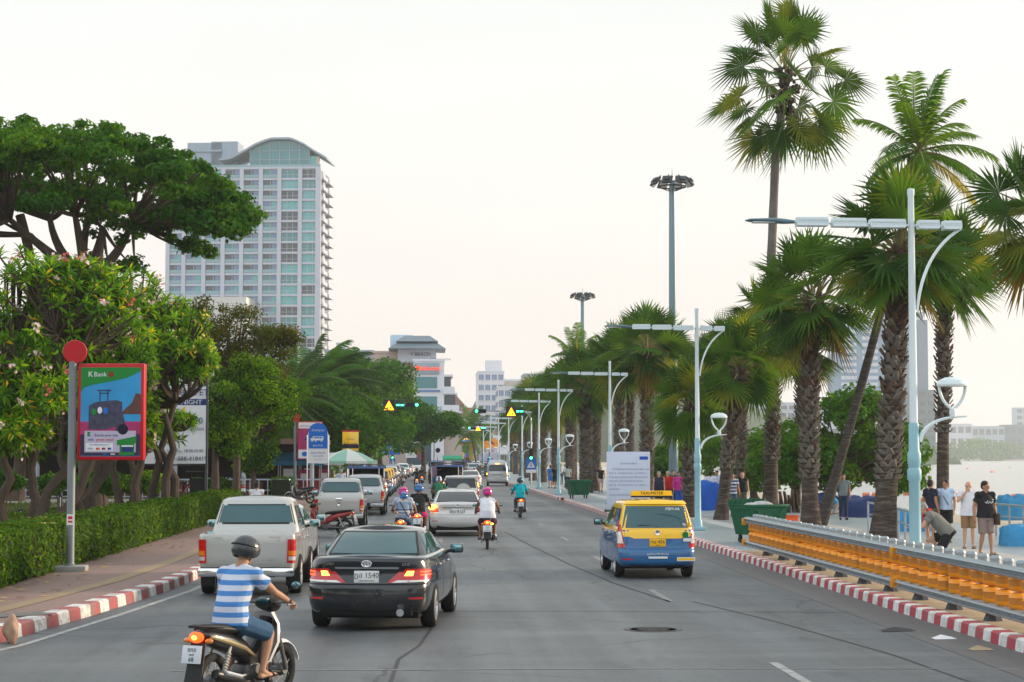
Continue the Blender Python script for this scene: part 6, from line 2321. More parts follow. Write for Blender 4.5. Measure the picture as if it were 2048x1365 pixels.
# ---------------------------------------------------------------- motorcycles
def bike_wheel(root, y, r, name, spoke_n=14, gold=None):
	Mx = Matrix.Rotation(R(90), 4, 'Y')
	t = MB()
	t.lathe([(r + .045 * math.cos(a), .042 * math.sin(a)) for a in [2 * math.pi * k / 10 for k in range(10)]], 28, 0, Mx, closed=True)
	w_ = t.build(name, [TYRE], root, (0, y, r + .045))
	q = MB()
	q.lathe([(r - .01, -.03), (r + .008, -.03), (r + .0, 0), (r + .008, .03), (r - .01, .03), (r - .018, 0)], 28, 0, Mx, closed=True)
	q.lathe([(0, -.07), (.05, -.07), (.07, -.03), (.07, .03), (.05, .07), (0, .07)], 14, 1, Mx)
	for k in range(spoke_n):
		a = 2 * math.pi * k / spoke_n
		s_ = .05 if k % 2 else -.05
		q.tube([(s_, math.cos(a + .3) * .06, math.sin(a + .3) * .06), (0, math.cos(a) * (r - .01), math.sin(a) * (r - .01))], .0045, 4, 0)
	q.build('rim', [gold or RIM, RIMD], w_)
	return w_
PLW = [mat('bike_plate', (.58, .60, .64), .5, var=.05), INK]
def motorbike(label, loc, rz, cowl, shield, lit=True, plate_t=('1กน', '88'), seat=BLACKP, lamp2=False, group=None, stripe=None, steer=0., cat='motorcycle', gold=None):
	o = thing('motorcycle', label, cat, loc, rz, group)
	r = .235
	bike_wheel(o, -.62, r, 'rear_wheel', gold=gold)
	bike_wheel(o, .62, r, 'front_wheel', gold=gold)
	X_, Z_ = V((1, 0, 0)), V((0, 0, 1))
	def body(lst, name, m, parent=o, tilt=0):
		mb = MB()
		rings(mb, [((0, y, z), X_, (Z_ + V((0, tilt, 0))).normalized(), a, b) for y, z, a, b in lst], 18)
		return mb.build(name, m, parent, smooth=50)
	side = body([(-.90, .765, .03, .03), (-.86, .76, .075, .055), (-.70, .715, .115, .085), (-.45, .655, .135, .11), (-.2, .575, .13, .12), (.0, .47, .10, .11), (.12, .40, .07, .09)], 'side_cowl', cowl)
	if stripe:
		mb = MB()
		for s_ in (-1, 1):
			mb.tube([(s_ * .105, -.80, .735), (s_ * .142, -.5, .655), (s_ * .142, -.25, .58), (s_ * .12, -.02, .47)], [.015, .022, .022, .012], 6)
		mb.build('side_stripe', stripe, side)
	body([(-.86, .80, .06, .022), (-.80, .815, .095, .04), (-.55, .795, .125, .05), (-.30, .765, .135, .055), (-.10, .745, .105, .055), (.0, .72, .06, .04)], 'seat', seat)
	# leg shield and inner panel
	mb = MB()
	P = []
	for z, y, w_ in ((.34, .20, .10), (.42, .27, .17), (.60, .37, .205), (.78, .39, .19), (.90, .37, .12)):
		P.append((z, y, w_))
	vs, fs = [], []
	for z, y, w_ in P:
		for k in range(9):
			t = -1 + k / 4
			vs.append((t * w_, y + .10 - .17 * t * t, z))
		for k in range(9):
			t = 1 - k / 4
			vs.append((t * w_ * .94, y + .07 - .17 * t * t, z))
	n = 18
	for i in range(len(P) - 1):
		for k in range(n):
			k2 = (k + 1) % n
			fs.append((i * n + k, i * n + k2, (i + 1) * n + k2, (i + 1) * n + k))
	fs += [tuple(range(n - 1, -1, -1)), tuple((len(P) - 1) * n + k for k in range(n))]
	mb.add(vs, fs)
	mb.build('leg_shield', shield, o, smooth=50)
	MB().tube([(0, .10, .42), (0, .28, .60), (0, .36, .84)], [.07, .085, .07], 8, sq=1).build('inner_panel', BLACKP, o)
	# steering
	st = MB()
	st.tube([(-.34, .27, 1.02), (-.2, .33, 1.0), (0, .36, .98), (.2, .33, 1.0), (.34, .27, 1.02)], .013, 7)
	hb = st.build('handlebar', RIMD, o)
	for s_ in (-1, 1):
		MB().tube([(s_ * .25, .312, 1.01), (s_ * .35, .264, 1.022)], .02, 8).build('grip', BLACKP, hb)
		mb = MB().tube([(s_ * .22, .33, 1.01), (s_ * .27, .36, 1.12), (s_ * .33, .37, 1.17)], .007, 5)
		mb.sph((s_ * .36, .37, 1.18), (.062, .018, .042), 12, 8)
		mb.sph((s_ * .36, .358, 1.18), (.055, .010, .036), 12, 8, 1)
		mb.build('mirror', [BLACKP, MIRR], hb)
		MB().tube([(s_ * .26, .34, .985), (s_ * .36, .33, .99)], .006, 4).build('brake_lever', CHROME, hb)
	mb = MB()
	rings(mb, [((0, .30, .985), X_, Z_, .10, .05), ((0, .36, .985), X_, Z_, .15, .075), ((0, .44, .97), X_, Z_, .13, .085), ((0, .50, .95), X_, Z_, .07, .05)], 16)
	mb.build('handlebar_cowl', shield if lamp2 else BLACKP, hb, smooth=50)
	MB().sph((0, .475, .955), (.075, .035, .055), 12, 8).build('headlight', LWHITE, hb)
	MB().tube([(-.06, .305, 1.015), (.06, .305, 1.015)], .03, 8).build('speedometer', GLASS, hb)
	for s_ in (-1, 1):
		MB().tube([(s_ * .065, .42, .80), (s_ * .075, .52, .55), (s_ * .08, .62, r + .045)], [.022, .024, .022], 8).build('fork', RIMD, o)
	mb = MB()
	vs, fs = [], []
	n = 12
	for i in range(n + 1):
		a = R(15 + 145 * i / n)
		for k in range(5):
			x = -.065 + .0325 * k
			rr = r + .085 - .03 * (x / .065) ** 2
			vs.append((x, .62 + rr * math.cos(a), r + .045 + rr * math.sin(a)))
		for k in range(5):
			x = .065 - .0325 * k
			rr = r + .077 - .03 * (x / .065) ** 2
			vs.append((x, .62 + rr * math.cos(a), r + .045 + rr * math.sin(a)))
	for i in range(n):
		for k in range(10):
			k2 = (k + 1) % 10
			fs.append((i * 10 + k, i * 10 + k2, i * 10 + 10 + k2, i * 10 + 10 + k))
	fs += [tuple(range(10)), tuple(n * 10 + k for k in range(9, -1, -1))]
	mb.add(vs, fs)
	mb.build('front_mudguard', shield, o, smooth=50)
	# engine, frame, exhaust, shocks, stand
	mb = MB()
	mb.box((0, .0, .32), (.20, .30, .18), ch=.05).box((0, .16, .36), (.14, .2, .14), ch=.04)
	mb.tube([(.09, .0, .30), (.13, .0, .30)], [.10, .09], 14).tube([(-.09, -.02, .30), (-.13, -.02, .30)], [.11, .10], 14)
	for k in range(5):
		mb.box((0, .12 + .035 * k, .37), (.17, .014, .17))
	mb.build('engine', mat('engine_metal', (.10, .10, .10), .45, .7, .4), o)
	MB().tube([(-.10, -.05, .30), (-.10, -.62, .285)], [.03, .022], 8).tube([(.085, -.05, .30), (.085, -.62, .285)], .02, 8).tube([(-.1, -.62, .28), (.1, -.62, .28)], .018, 8).build('swing_arm', RIMD, o)
	for s_ in (-1, 1):
		mb = MB().tube([(s_ * .105, -.60, .30), (s_ * .11, -.46, .62)], .016, 8)
		for k in range(7):
			f = .25 + .085 * k
			c = V((s_ * .105, -.60, .30)).lerp(V((s_ * .11, -.46, .62)), f)
			mb.lathe([(.024, -.009), (.030, 0), (.024, .009)], 10, 0, Matrix.Translation(c) @ Matrix.Rotation(R(-22), 4, 'X'))
		mb.build('rear_shock', [mat('shock_coil', (.5, .48, .42), .4, .4)], o)
	MB().tube([(.06, .15, .30), (.11, .10, .22), (.13, -.1, .21), (.145, -.28, .25)], .018, 8).tube([(.145, -.28, .25), (.155, -.34, .27), (.175, -.80, .37), (.175, -.83, .376)], [.03, .05, .055, .045], 14).build('exhaust', mat('exhaust_black', (.03, .03, .03), .35, .6), o)
	mb = MB()
	mb.tube([(.205, -.42, .315), (.218, -.72, .385)], [.03, .034], 10)
	mb.build('heat_shield', CHROME, o)
	for s_ in (-1, 1):
		MB().tube([(s_ * .08, .02, .235), (s_ * .26, .02, .25)], .013, 6).tube([(s_ * .17, .02, .25), (s_ * .27, .02, .252)], .02, 8).build('footrest', BLACKP, o)
	MB().tube([(-.09, -.05, .22), (-.17, -.18, .20), (-.15, -.3, .16)], .011, 6).build('side_stand', RIMD, o)
	# tail: grab rail, lamp, mudguard, plate
	MB().tube([(-.10, -.45, .80), (-.12, -.80, .835), (-.06, -.93, .84), (.06, -.93, .84), (.12, -.80, .835), (.10, -.45, .80)], .014, 7).build('grab_rail', BLACKP, o)
	lb = MB().sph((0, -.895, .735), (.085, .045, .055), 14, 10)
	lb = lb.build('tail_light', LBRAKE if lit else LRED, o)
	if lit:
		MB().sph((0, -.925, .735), (.038, .022, .026), 10, 8).build('lamp_core', LHOT, lb)
	for s_ in (-1, 1):
		MB().sph((s_ * .125, -.86, .70), (.045, .035, .028), 10, 8).build('indicator', LAMB if not (lamp2 and s_ > 0) else LHOT, o)
	mb = MB()
	mb.prism([(-.10, 0), (.10, 0), (.085, .42), (-.085, .42)], .014, 0, Matrix.Translation((0, -.955, .29)) @ Matrix.Rotation(R(-14), 4, 'X'))
	mb.build('rear_mudguard', BLACKP, o)
	mb = MB()
	Mp = Matrix.Translation((0, -.975, .575)) @ Matrix.Rotation(R(-10), 4, 'X')
	mb.box((0, 0, 0), (.225, .006, .175), 0, Mp, .002)
	mb.text(plate_t[0], .062, Mp @ facing(0, -.005, .045), 1, .001).text(plate_t[1], .062, Mp @ facing(0, -.005, -.05), 1, .001).text('ชลบุรี', .026, Mp @ facing(0, -.005, -.002), 1, .001)
	mb.build('number_plate', PLW, o)
	return o
WP = carpaint('bike_white', (.66, .66, .64), 0)
KP = carpaint('bike_black', (.015, .015, .017), .1)
RP = carpaint('bike_red', (.28, .012, .015), .1)
HELM_K = mat('helmet_black_grey', (.035, .04, .045), .3, var=.9, scale=7, coat=.6)
HELM_P = mat('helmet_pink', (.55, .015, .22), .3, var=.08, coat=.8)
HELM_B = mat('helmet_blue', (.01, .13, .36), .3, var=.08, coat=.8)
HELM_WB = stripemat('helmet_white_blue', [(0, (.7, .7, .7)), (.38, (.02, .06, .3)), (.62, (.7, .7, .7))], 0, .29, .3, offs=.5)
TEAL = cloth('teal', (.0, .36, .43))
KT = cloth('black', (.014, .014, .016))
WT = cloth('white', (.62, .62, .66))
STRIPE_A = stripemat('polo_blue_white', [(0, (.50, .53, .62)), (.52, (.05, .19, .47))], 2, .105)
STRIPE_B = stripemat('shirt_grey_bands', [(0, (.16, .22, .30)), (.45, (.32, .34, .38)), (.55, (.03, .05, .13)), (.64, (.32, .34, .38)), (.78, (.03, .05, .13)), (.88, (.18, .24, .32))], 2, .40, offs=.05)
# the nearest rider, turning right
mloc, mrz = (-1.84, 19.7, 0), R(-28)
motorbike('black and white motorcycle with a lit red tail lamp, nearest the camera', mloc, mrz, KP, WP, stripe=mat('stripe_gold', (.42, .33, .18), .3, .5), plate_t=('ขกข', '68'), gold=mat('rim_pale_gold', (.50, .43, .30), .3, .7))
pose = dict(RIDE, head=(.02, -.06, 1.53), neck=(0, -.13, 1.38), look=(.35, 1, -.12))
o, J = person('person in a blue and white striped polo and black helmet riding the nearest motorcycle', mloc, mrz, pose, SKIN, STRIPE_A, DENIM, sleeve=.55, legs=.92, helmet=(HELM_K, BLACKP), vox=.0075, grip=True, hem=.03, girth=1.12)
# two people on one motorcycle behind the black saloon
ml = (X(806, 53), 53, 0)
motorbike('silver motorcycle carrying two people, beyond the black saloon', ml, R(-3), SILV, SILV, plate_t=('กบ', '21'))
person('person in a grey sleeveless top and pink helmet steering with a child behind', (ml[0] + .02, ml[1] + .2, 0), R(-3), RIDE, SKIN, cloth('lilac_grey', (.40, .41, .48)), cloth('grey', (.08, .08, .09)), sleeve=.55, legs=1.6, helmet=(HELM_P, BLACKP), grip=True, girth=1.2, vox=.011)
chp = dict(RIDE, rw=(.20, .0, .98), lw=(-.20, .0, .98), re=(.27, -.12, 1.03), le=(-.27, -.12, 1.03))
o, J = person('child in a banded grey shirt and blue helmet with a black strap across the back', (ml[0] + .04, ml[1] - .30, .1), R(-3), chp, SKINL, STRIPE_B, DENIM, sleeve=.7, legs=1.5, helmet=(HELM_B, BLACKP), sc=.86, vox=.011)
MB().tube([(-.12, -.30, 1.38), (-.02, -.345, 1.2), (.10, -.40, 1.0), (.19, -.40, .88)], [.017] * 4, 6).build('strap', BLACKP, o)
ml = (X(839, 58.5), 58.5, 0)
motorbike('white and red motorcycle under the rider in black, beside the pearl saloon', ml, R(-4), WP, RP, plate_t=('คล', '5'))
person('person in a black shirt, pink shorts and blue helmet looking right on a motorcycle', ml, R(-4), dict(RIDE, look=(.8, .8, 0)), SKIND, KT, cloth('hot_pink', (.6, .03, .18)), sleeve=.6, legs=.8, helmet=(HELM_B, BLACKP), grip=True, girth=1.15, vox=.011)
ml = (X(975, 52.5), 52.5, 0)
motorbike('dark red motorcycle with glowing orange lamps, right of the pearl saloon', ml, R(-2), carpaint('bike_maroon', (.05, .008, .01), .2), carpaint('bike_maroon', (.05, .008, .01), .2), lamp2=True, plate_t=('1กฮ', '4122'))
person('heavy person in a white tank top and pink helmet riding the dark red motorcycle', ml, R(-2), RIDE, SKIND, WT, cloth('dark_violet', (.035, .012, .04)), sleeve=0, legs=.85, helmet=(HELM_P, BLACKP), grip=True, girth=1.32, vox=.010)
ml = (X(1040, 79), 79, 0)
motorbike('black scooter in the open right lane under the rider in teal', ml, R(0), KP, KP, plate_t=('วว', '9'))
o, J = person('person in a loose teal shirt and dark helmet riding alone in the right lane', ml, 0, RIDE, SKIND, TEAL, cloth('grey', (.08, .08, .09)), sleeve=1.2, legs=1.8, helmet=(mat('helmet_teal_black', (.01, .06, .07), .3, coat=.6), BLACKP), grip=True, girth=1.1, shoe=BLACKP)
MB().tube([(-.14, -.18, 1.40), (.0, -.325, 1.22), (.14, -.415, 1.0)], [.014] * 3, 6).build('strap', BLACKP, o)
ml = (X(878, 82.5), 82.5, 0)
motorbike('grey motorcycle squeezed left of the white suv', ml, 0, SILV, KP)
person('person in green with a white helmet striped blue, left of the white suv', ml, 0, RIDE, SKIN, cloth('green', (.03, .16, .08)), DENIM, sleeve=.6, legs=1.8, helmet=(HELM_WB, BLACKP), grip=True)
for (px, d, sh, hm, lb, lb2) in ((834, 150, KT, HELM_K, 'black motorcycle with a lit lamp near the lane centre, nearer of two far ones', 'person in black with a pale back emblem on the nearer far motorcycle'), (844, 170, KT, HELM_K, 'black motorcycle with a lit lamp, farther of two far ones', 'person in black riding the farther far motorcycle')):
	ml = (X(px, d), d, 0)
	motorbike(lb, ml, 0, KP, KP)
	o, J = person(lb2, ml, 0, RIDE, SKIN, sh, KT, sleeve=1.3, legs=1.9, helmet=(hm, BLACKP), grip=True, vox=.018)
	if d == 150:
		MB().lathe([(0, 0), (.11, .0)], 16, 0, facing(0, -.345, 1.2)).build('emblem', [mat('emblem_white', (.6, .4, .38), .6)], o)
# parked motorcycle by the pickups, seen from its side
b0 = motorbike('dark red motorcycle parked sideways between the first two champagne pickups', (X(650, 60), 60.5, 0), R(78), RP, RP, lit=False)
motorbike('grey motorcycle parked behind the silver saloon past the taxis', (X(800, 165), 165, 0), R(20), SILV, KP, lit=False)
motorbike('black motorcycle parked on the pavement by the red disc post', (-6.4, 96, .18), R(60), KP, SILV, lit=False)
for i in range(4):
	copy_tree(b0, (-12.5 + i * .9, 99.5, .235), R(20), ['leftmost red motorcycle in the garden car park by the path', 'second red motorcycle in the garden car park', 'third red motorcycle in the garden car park', 'red motorcycle in the garden car park nearest the road'][i])
# ---------------------------------------------------------------- people on the promenade
NEAR = dict(vox=.0085)
Z0 = .165
def at(px, py):
	q = gp(px, py, Z0)
	return (q.x, q.y, Z0)
p = at(1972, 1112)
po = dict(STAND, look=(-.5, 1, .0), re=(.26, -.06, 1.13), le=(-.26, -.04, 1.13), rw=(.28, -.02, .90), lw=(-.27, .02, .90), ra=(.12, -.06, .085), rt=(.15, .12, .03), lk=(-.10, .05, .5), la=(-.10, .08, .085), lt=(-.12, .26, .03))
o, J = person('person in a black tee with white lettering and taupe shorts carrying a shoulder bag', p, R(195), po, SKIN, KT, cloth('taupe', (.22, .16, .145)), sleeve=.62, legs=.95, hem=.02, girth=1.2, sc=1.03, **NEAR)
mb = MB()
for a_ in (((-.11, .155, 1.25), (-.06, .16, 1.21), (-.02, .16, 1.25), (.02, .16, 1.2)), ((.03, .16, 1.27), (.06, .16, 1.21), (.10, .155, 1.24)), ((-.12, .158, 1.30), (-.09, .158, 1.28))):
	mb.tube(a_, .009, 5)
mb.build('chest_lettering', [mat('white_print', (.7, .7, .7), .7, var=0)], o)
MB().box((-.23, .10, .84), (.10, .20, .26), ch=.02).build('shoulder_bag', cloth('brown_bag', (.06, .045, .03)), o)
MB().tube([(.10, .02, 1.44), (.0, .15, 1.25), (-.14, .15, 1.05), (-.23, .1, .95)], .012, 5).build('bag_strap', BLACKP, o)
p = at(1938, 1098)
person('bald person in a white shirt and khaki shorts touching the chin', p, R(170), dict(STAND, look=(.7, .8, .1), rw=(.06, .20, 1.46), re=(.27, .12, 1.22), rhand=(-.3, .1, .8)), SKINL, WT, cloth('khaki', (.24, .14, .07)), sleeve=.6, legs=.9, bald=True, hem=.05, girth=1.2, **NEAR)
p = at(1893, 1085)
o, J = person('person in a pale blue shirt with a thin strap, standing behind the crouching man', p, R(150), dict(STAND, look=(.4, 1, .0)), SKIN, mat('tie_dye_blue', (.42, .52, .66), .85, var=.45, scale=4), KT, sleeve=.55, legs=.9, girth=1.12, **NEAR)
MB().tube([(.14, .04, 1.43), (.02, .155, 1.25), (-.12, .155, 1.02)], .01, 5).build('strap', BLACKP, o)
p = at(1862, 1085)
person('person in a dark tee and olive shorts facing away behind the lamp post', p, R(-60), STAND, SKIN, cloth('dark_navy', (.018, .02, .035)), cloth('olive', (.11, .09, .055)), sleeve=.55, legs=.95, **NEAR)
# crouching man with a red scarf: kneeling on one knee, leaning to the left
p = at(1888, 1112)
CR_ = dict(pelvis=(0, -.10, .46), waist=(0, .02, .58), chest=(0, .16, .74), neck=(0, .31, .88), head=(0, .42, .96), look=(0, .8, -.6), rs=(.19, .27, .83), ls=(-.19, .27, .83), re=(.23, .34, .55), le=(-.22, .42, .60), rw=(.18, .30, .28), lw=(-.12, .62, .50), lhand=(0, .6, .6), rhand=(0, .2, -1),
		   rh=(.10, -.08, .43), lh=(-.10, -.08, .43), rk=(.15, .26, .34), lk=(-.14, .10, .08), ra=(.15, .05, .085), la=(-.14, -.30, .10), rt=(.16, .24, .03), lt=(-.15, -.30, .02))
o, J = person('grey haired person crouching by the lamp post with a red scarf and grey tee', p, R(75), CR_, SKINL, cloth('ash_grey', (.17, .165, .145)), KT, hair=HAIRG, sleeve=.55, legs=.75, shoe=cloth('blue_shoe', (.01, .11, .38)), sc=1.16, girth=1.15, **NEAR)
MB().tube([(-.07, .33, .93), (0, .26, .93), (.07, .33, .90), (.03, .40, .86), (.02, .40, .72), (.01, .41, .62)], [.035, .04, .038, .04, .03, .02], 8).build('scarf', cloth('red', (.42, .015, .012)), o)
p = at(1687, 1040)
person('person in a grey tee and dark jeans phoning under the sea almond tree', p, R(175), dict(STAND, re=(.27, .12, 1.25), rw=(.12, .12, 1.52), rhand=(-.3, -.1, 1), look=(0, 1, -.1)), SKIN, cloth('slate_grey', (.16, .19, .2)), cloth('dark_jeans', (.02, .03, .06)), sleeve=.6, legs=1.92, shoe=BLACKP, vox=.011)
p = at(1668, 1030)
person('person in a blue tee squatting beside the person on the phone', p, R(110), CR_, SKIN, cloth('bright_blue', (.03, .25, .45)), cloth('beige', (.3, .25, .2)), sleeve=.6, legs=1.7)
p = at(1465, 1034)
person('person in a striped tee and denim shorts, left of a couple by the palms', p, R(185), WALK, SKIN, stripemat('tee_navy_white', [(0, (.6, .6, .62)), (.45, (.025, .06, .2))], 2, .13), DENIM, sleeve=.6, legs=.45, female=True, long_hair=True, vox=.011)
p = at(1485, 1028)
person('person in a black sleeveless top and camouflage trousers beside the striped tee', p, R(180), STAND, SKINL, KT, mat('camouflage', (.11, .10, .06), .9, var=.8, scale=12), sleeve=0, legs=1.5, bald=True, girth=1.15, vox=.011)
p = at(1421, 1020)
person('person in a white shirt and grey trousers with back turned by the blue stall cloth', p, R(-10), STAND, SKIND, WT, cloth('grey', (.08, .08, .09)), sleeve=.6, legs=1.93, shoe=BLACKP, vox=.011)
p = at(1434, 1016)
person('person in pale clothing partly behind the white shirted person', p, R(160), STAND, SKIN, cloth('pale_blue', (.4, .45, .55)), DENIM, sleeve=.6, legs=1.9, vox=.013)
for px, py, sh, tr, sl, lg, hr, gi, fe, lb in ((1318, 1022, cloth('navy', (.02, .025, .05)), KT, 0, .9, HAIRG, 1.3, False, 'stocky person in a navy tank top and cap beyond the taxi roof'),
										  (1336, 1020, cloth('red', (.42, .015, .012)), KT, .6, .9, HAIRF, 1.1, False, 'fair haired person in a red tee beyond the taxi roof'),
										  (1346, 1012, cloth('dark_green', (.02, .06, .05)), KT, .6, 1.9, HAIRB, 1.0, False, 'person in dark clothing between the red tee and the pink top'),
										  (1358, 1022, cloth('magenta', (.45, .03, .22)), cloth('royal_blue', (.02, .08, .35)), 1.6, 1.9, HAIRB, 1.1, True, 'person in a magenta top and blue skirt trousers with a shoulder bag'),
										  (1202, 985, KT, cloth('pinkish_white', (.55, .42, .42)), 0, .6, HAIRF, 1.0, True, 'person in a dark vest and pale shorts walking left of the notice board'),
										  (1176, 983, cloth('pale_grey', (.4, .38, .38)), KT, 0, .8, HAIRG, 1.1, False, 'person in a pale grey vest and black shorts by the stout palm'),
										  (1190, 968, cloth('red', (.42, .015, .012)), KT, .6, .9, HAIRB, 1.0, False, 'person in a red tee farther along beside the stout palm'),
										  (1136, 979, mat('checked_shirt', (.35, .4, .36), .85, var=.4, scale=18), cloth('dark_jeans', (.02, .03, .06)), .6, 1.92, HAIRB, 1.05, False, 'person in a checked shirt with back turned beside the wheeled bin'),
										  (1101, 977, cloth('strong_blue', (.02, .15, .42)), cloth('strong_blue', (.02, .15, .42)), .7, .8, HAIRB, 1.1, False, 'person dressed all in blue by the fifth lamp post'),
										  (1110, 978, KT, KT, .6, .9, HAIRB, 1.0, False, 'person in dark clothing right of the blue dressed one'),
										  (1122, 968, WT, DENIM, .6, 1.9, HAIRB, 1.0, False, 'person in white behind the fourth lamp post')):
	p = at(px, py)
	person(lb, p, R(180 if px not in (1136, 1101, 1110) else 5), WALK if px in (1202, 1176, 1190, 1110) else STAND, SKINL if hr is not HAIRB else SKIN, sh, tr, hair=hr, sleeve=sl, legs=lg, girth=gi, female=fe, shoe=BLACKP, vox=.014)
# on the left: the person behind the first pickup, the guard, the vendor
q = dp(513, 985, 60)
person('person in a white top seen from behind over the first pickup', (q.x, 60, .18), 0, dict(STAND), SKIN, WT, KT, sleeve=1.3, legs=1.9, female=True, long_hair=False, vox=.012, shoe=BLACKP, sc=.89, girth=1.35)
q = dp(311, 960, 88)
person('person in a blue uniform shirt, cap and dark trousers on the garden path', (q.x, 88, .235), R(170), STAND, SKIN, cloth('uniform_blue', (.09, .17, .4)), cloth('dark_navy', (.018, .02, .035)), sleeve=.6, legs=1.93, shoe=BLACKP, vox=.012)
q = dp(682, 940, 96)
person('person in a pale blue shirt under the market umbrella', (q.x, 96, .18), R(20), STAND, SKIN, cloth('pale_blue', (.4, .45, .55)), DENIM, hair=HAIRG, sleeve=.7, legs=1.9, vox=.014)
# passengers in the songthaew
SIT = dict(RIDE, rw=(.14, .12, .80), lw=(-.14, .12, .80), re=(.24, -.1, .98), le=(-.24, -.1, .98), rk=(.10, .15, .86), lk=(-.10, .15, .86), ra=(.10, .12, .42), la=(-.10, .12, .42), rt=(.11, .28, .36), lt=(-.11, .28, .36))
person('person in a checked shirt standing on the rear step of the songthaew', (1.1 - .72, 105.72, .50), R(-70), dict(STAND, lw=(-.1, .3, 1.3), le=(-.28, .2, 1.25)), SKIND, mat('plaid_purple', (.16, .12, .20), .85, var=.6, scale=20), DENIM, sleeve=.6, legs=1.7, vox=.014)
for dx, dy, c, lb in ((-.60, 1.2, KT, 'person in black seated inside the songthaew on the left bench'), (.60, 1.0, cloth('maroon', (.12, .02, .03)), 'person in maroon seated inside the songthaew on the right bench')):
	o, J = person(lb, (1.1 + dx, 106 + dy, .24), R(-90 if dx < 0 else 90), SIT, SKIN, c, DENIM, sleeve=.6, legs=1.8, vox=.016)
# ================================================================ street furniture
PALEB = mat('pale_blue_paint', (.62, .70, .72), .4, var=.08, scale=2)
BLUEP = mat('turquoise_paint', (.24, .42, .48), .45, var=.15, scale=2)
GALV = mat('galvanised_steel', (.30, .34, .36), .45, .5, .25, 5)
GREYP = mat('grey_post_paint', (.17, .19, .20), .5, .2, .15, 3)
DKGREY = mat('dark_grey_metal', (.055, .06, .065), .5, .2)
LAMPG = mat('lamp_glass', (.62, .64, .62), .2, .0, .05, coat=.5)
def lamp_post(label, loc):
	o = thing('street_lamp', label, 'street lamp', loc, 0, 'tall lamp posts along the promenade')
	MB().lathe([(.075, 2.9), (.07, 4), (.055, 7.0), (.065, 7.02), (.065, 7.12), (0, 7.14)], 14).build('upper_pole', PALEB, o)
	MB().box((0, 0, .06), (.46, .46, .12), ch=.02).lathe([(.15, .1), (.14, .3), (.105, .36), (.10, 1.9), (.125, 1.95), (.125, 2.1), (.10, 2.15), (.12, 2.25), (.12, 2.4), (.095, 2.46), (.09, 2.92), (.075, 2.95)], 16).build('lower_pole', BLUEP, o)
	z = 6.48
	MB().tube([(-2.1, 0, z + .03), (.9, 0, z - .03)], .022, 6).build('cross_arm', PALEB, o)
	def seg(x0, x1):
		mb = MB()
		c = (x0 + x1) / 2
		w_ = x1 - x0 - .07
		for s_ in (-1, 1):
			mb.box((c, s_ * .10, z - c * .02 + .05), (w_, .02, .04)).box((c, s_ * .10, z - c * .02 - .05), (w_, .02, .04)).box((c, s_ * .09, z - c * .02), (w_, .008, .06))
			n = 12
			for k in range(n + 1):
				mb.box((x0 + .035 + w_ * k / n, s_ * .10, z - c * .02), (.02, .012, .09))
		mb.box((c, 0, z - c * .02 + .077), (w_, .2, .012))
		for e in (x0 + .04, x1 - .04):
			mb.box((e, 0, z - c * .02), (.02, .19, .14))
		mb.build('lattice_panel', PALEB, o, smooth=0)
	for a, b in ((-2.1, -1.48), (-1.46, -.80), (-.78, -.09), (.09, .52), (.54, .92)):
		seg(a, b)
	mb = MB()
	X_, Z_ = V((0, 1, 0)), V((0, 0, 1))
	rings(mb, [((-2.98, 0, z + .06), X_, Z_, .04, .012), ((-2.9, 0, z + .065), X_, Z_, .12, .03), ((-2.45, 0, z + .06), X_, Z_, .13, .05), ((-2.3, 0, z + .05), X_, Z_, .06, .05), ((-2.1, 0, z + .04), X_, Z_, .03, .03)], 14)
	mb.box((-2.66, 0, z + .028), (.40, .18, .02), 1)
	mb.build('lamp_head', [mat('lamp_slate_blue', (.10, .17, .21), .4), LAMPG], o, smooth=50)
	MB().tube(curve((.90, 0, z - .06), (.20, 0, 6.0), (.085, 0, 4.95), 12), .028, 8).build('curved_brace', PALEB, o)
	# low lamp on its own bracket
	MB().tube(curve((.10, 0, 2.62), (.20, 0, 3.06), (.95, 0, 3.06), 10), [.045 - .003 * i for i in range(11)], 8).build('bracket', PALEB, o)
	mb = MB().lathe([(.05, 3.05), (.06, 3.14), (.05, 3.2)], 12, 0, Matrix.Translation((.70, 0, 0)))
	for s_ in (-1, 1):
		mb.tube(curve((.70 + s_ * .03, 0, 3.2), (.70 + s_ * .24, 0, 3.36), (.70 + s_ * .235, 0, 3.62), 8), .028, 7)
	mb.build('lyre_arm', PALEB, o)
	MB().lathe([(.27, 3.60), (.275, 3.63), (.24, 3.70), (.13, 3.75), (0, 3.765)], 20, 0, Matrix.Translation((.70, 0, 0))).lathe([(0, 3.585), (.2, 3.59), (.25, 3.602)], 20, 1, Matrix.Translation((.70, 0, 0))).build('lamp_dome', [PALEB, LAMPG], o)
	return o
LB = ['nearest street lamp, its foot hidden behind the orange roller barrier', 'second street lamp, beside the taxi and the short fan palm', 'third street lamp, behind the white notice board', 'fourth street lamp, left of the green wheeled bin', 'fifth street lamp, by the person dressed in blue', 'sixth street lamp, just right of the silver van', 'seventh street lamp, above the silver van roof', 'eighth street lamp, far up the promenade', 'ninth street lamp, last but one before the bend', 'farthest street lamp at the bend of the promenade']
l0 = lamp_post(LB[0], (8.62, 33.4, .165))
for i, d in enumerate((60.7, 94.5, 117.6, 141.3, 174, 203, 232, 262, 295)):
	copy_tree(l0, ((X(1395, 60.7), X(1220, 94.5), X(1117, 117.6), X(1078, 141.3))[i] if i < 4 else 8.65, d, .165), 0, LB[i + 1])
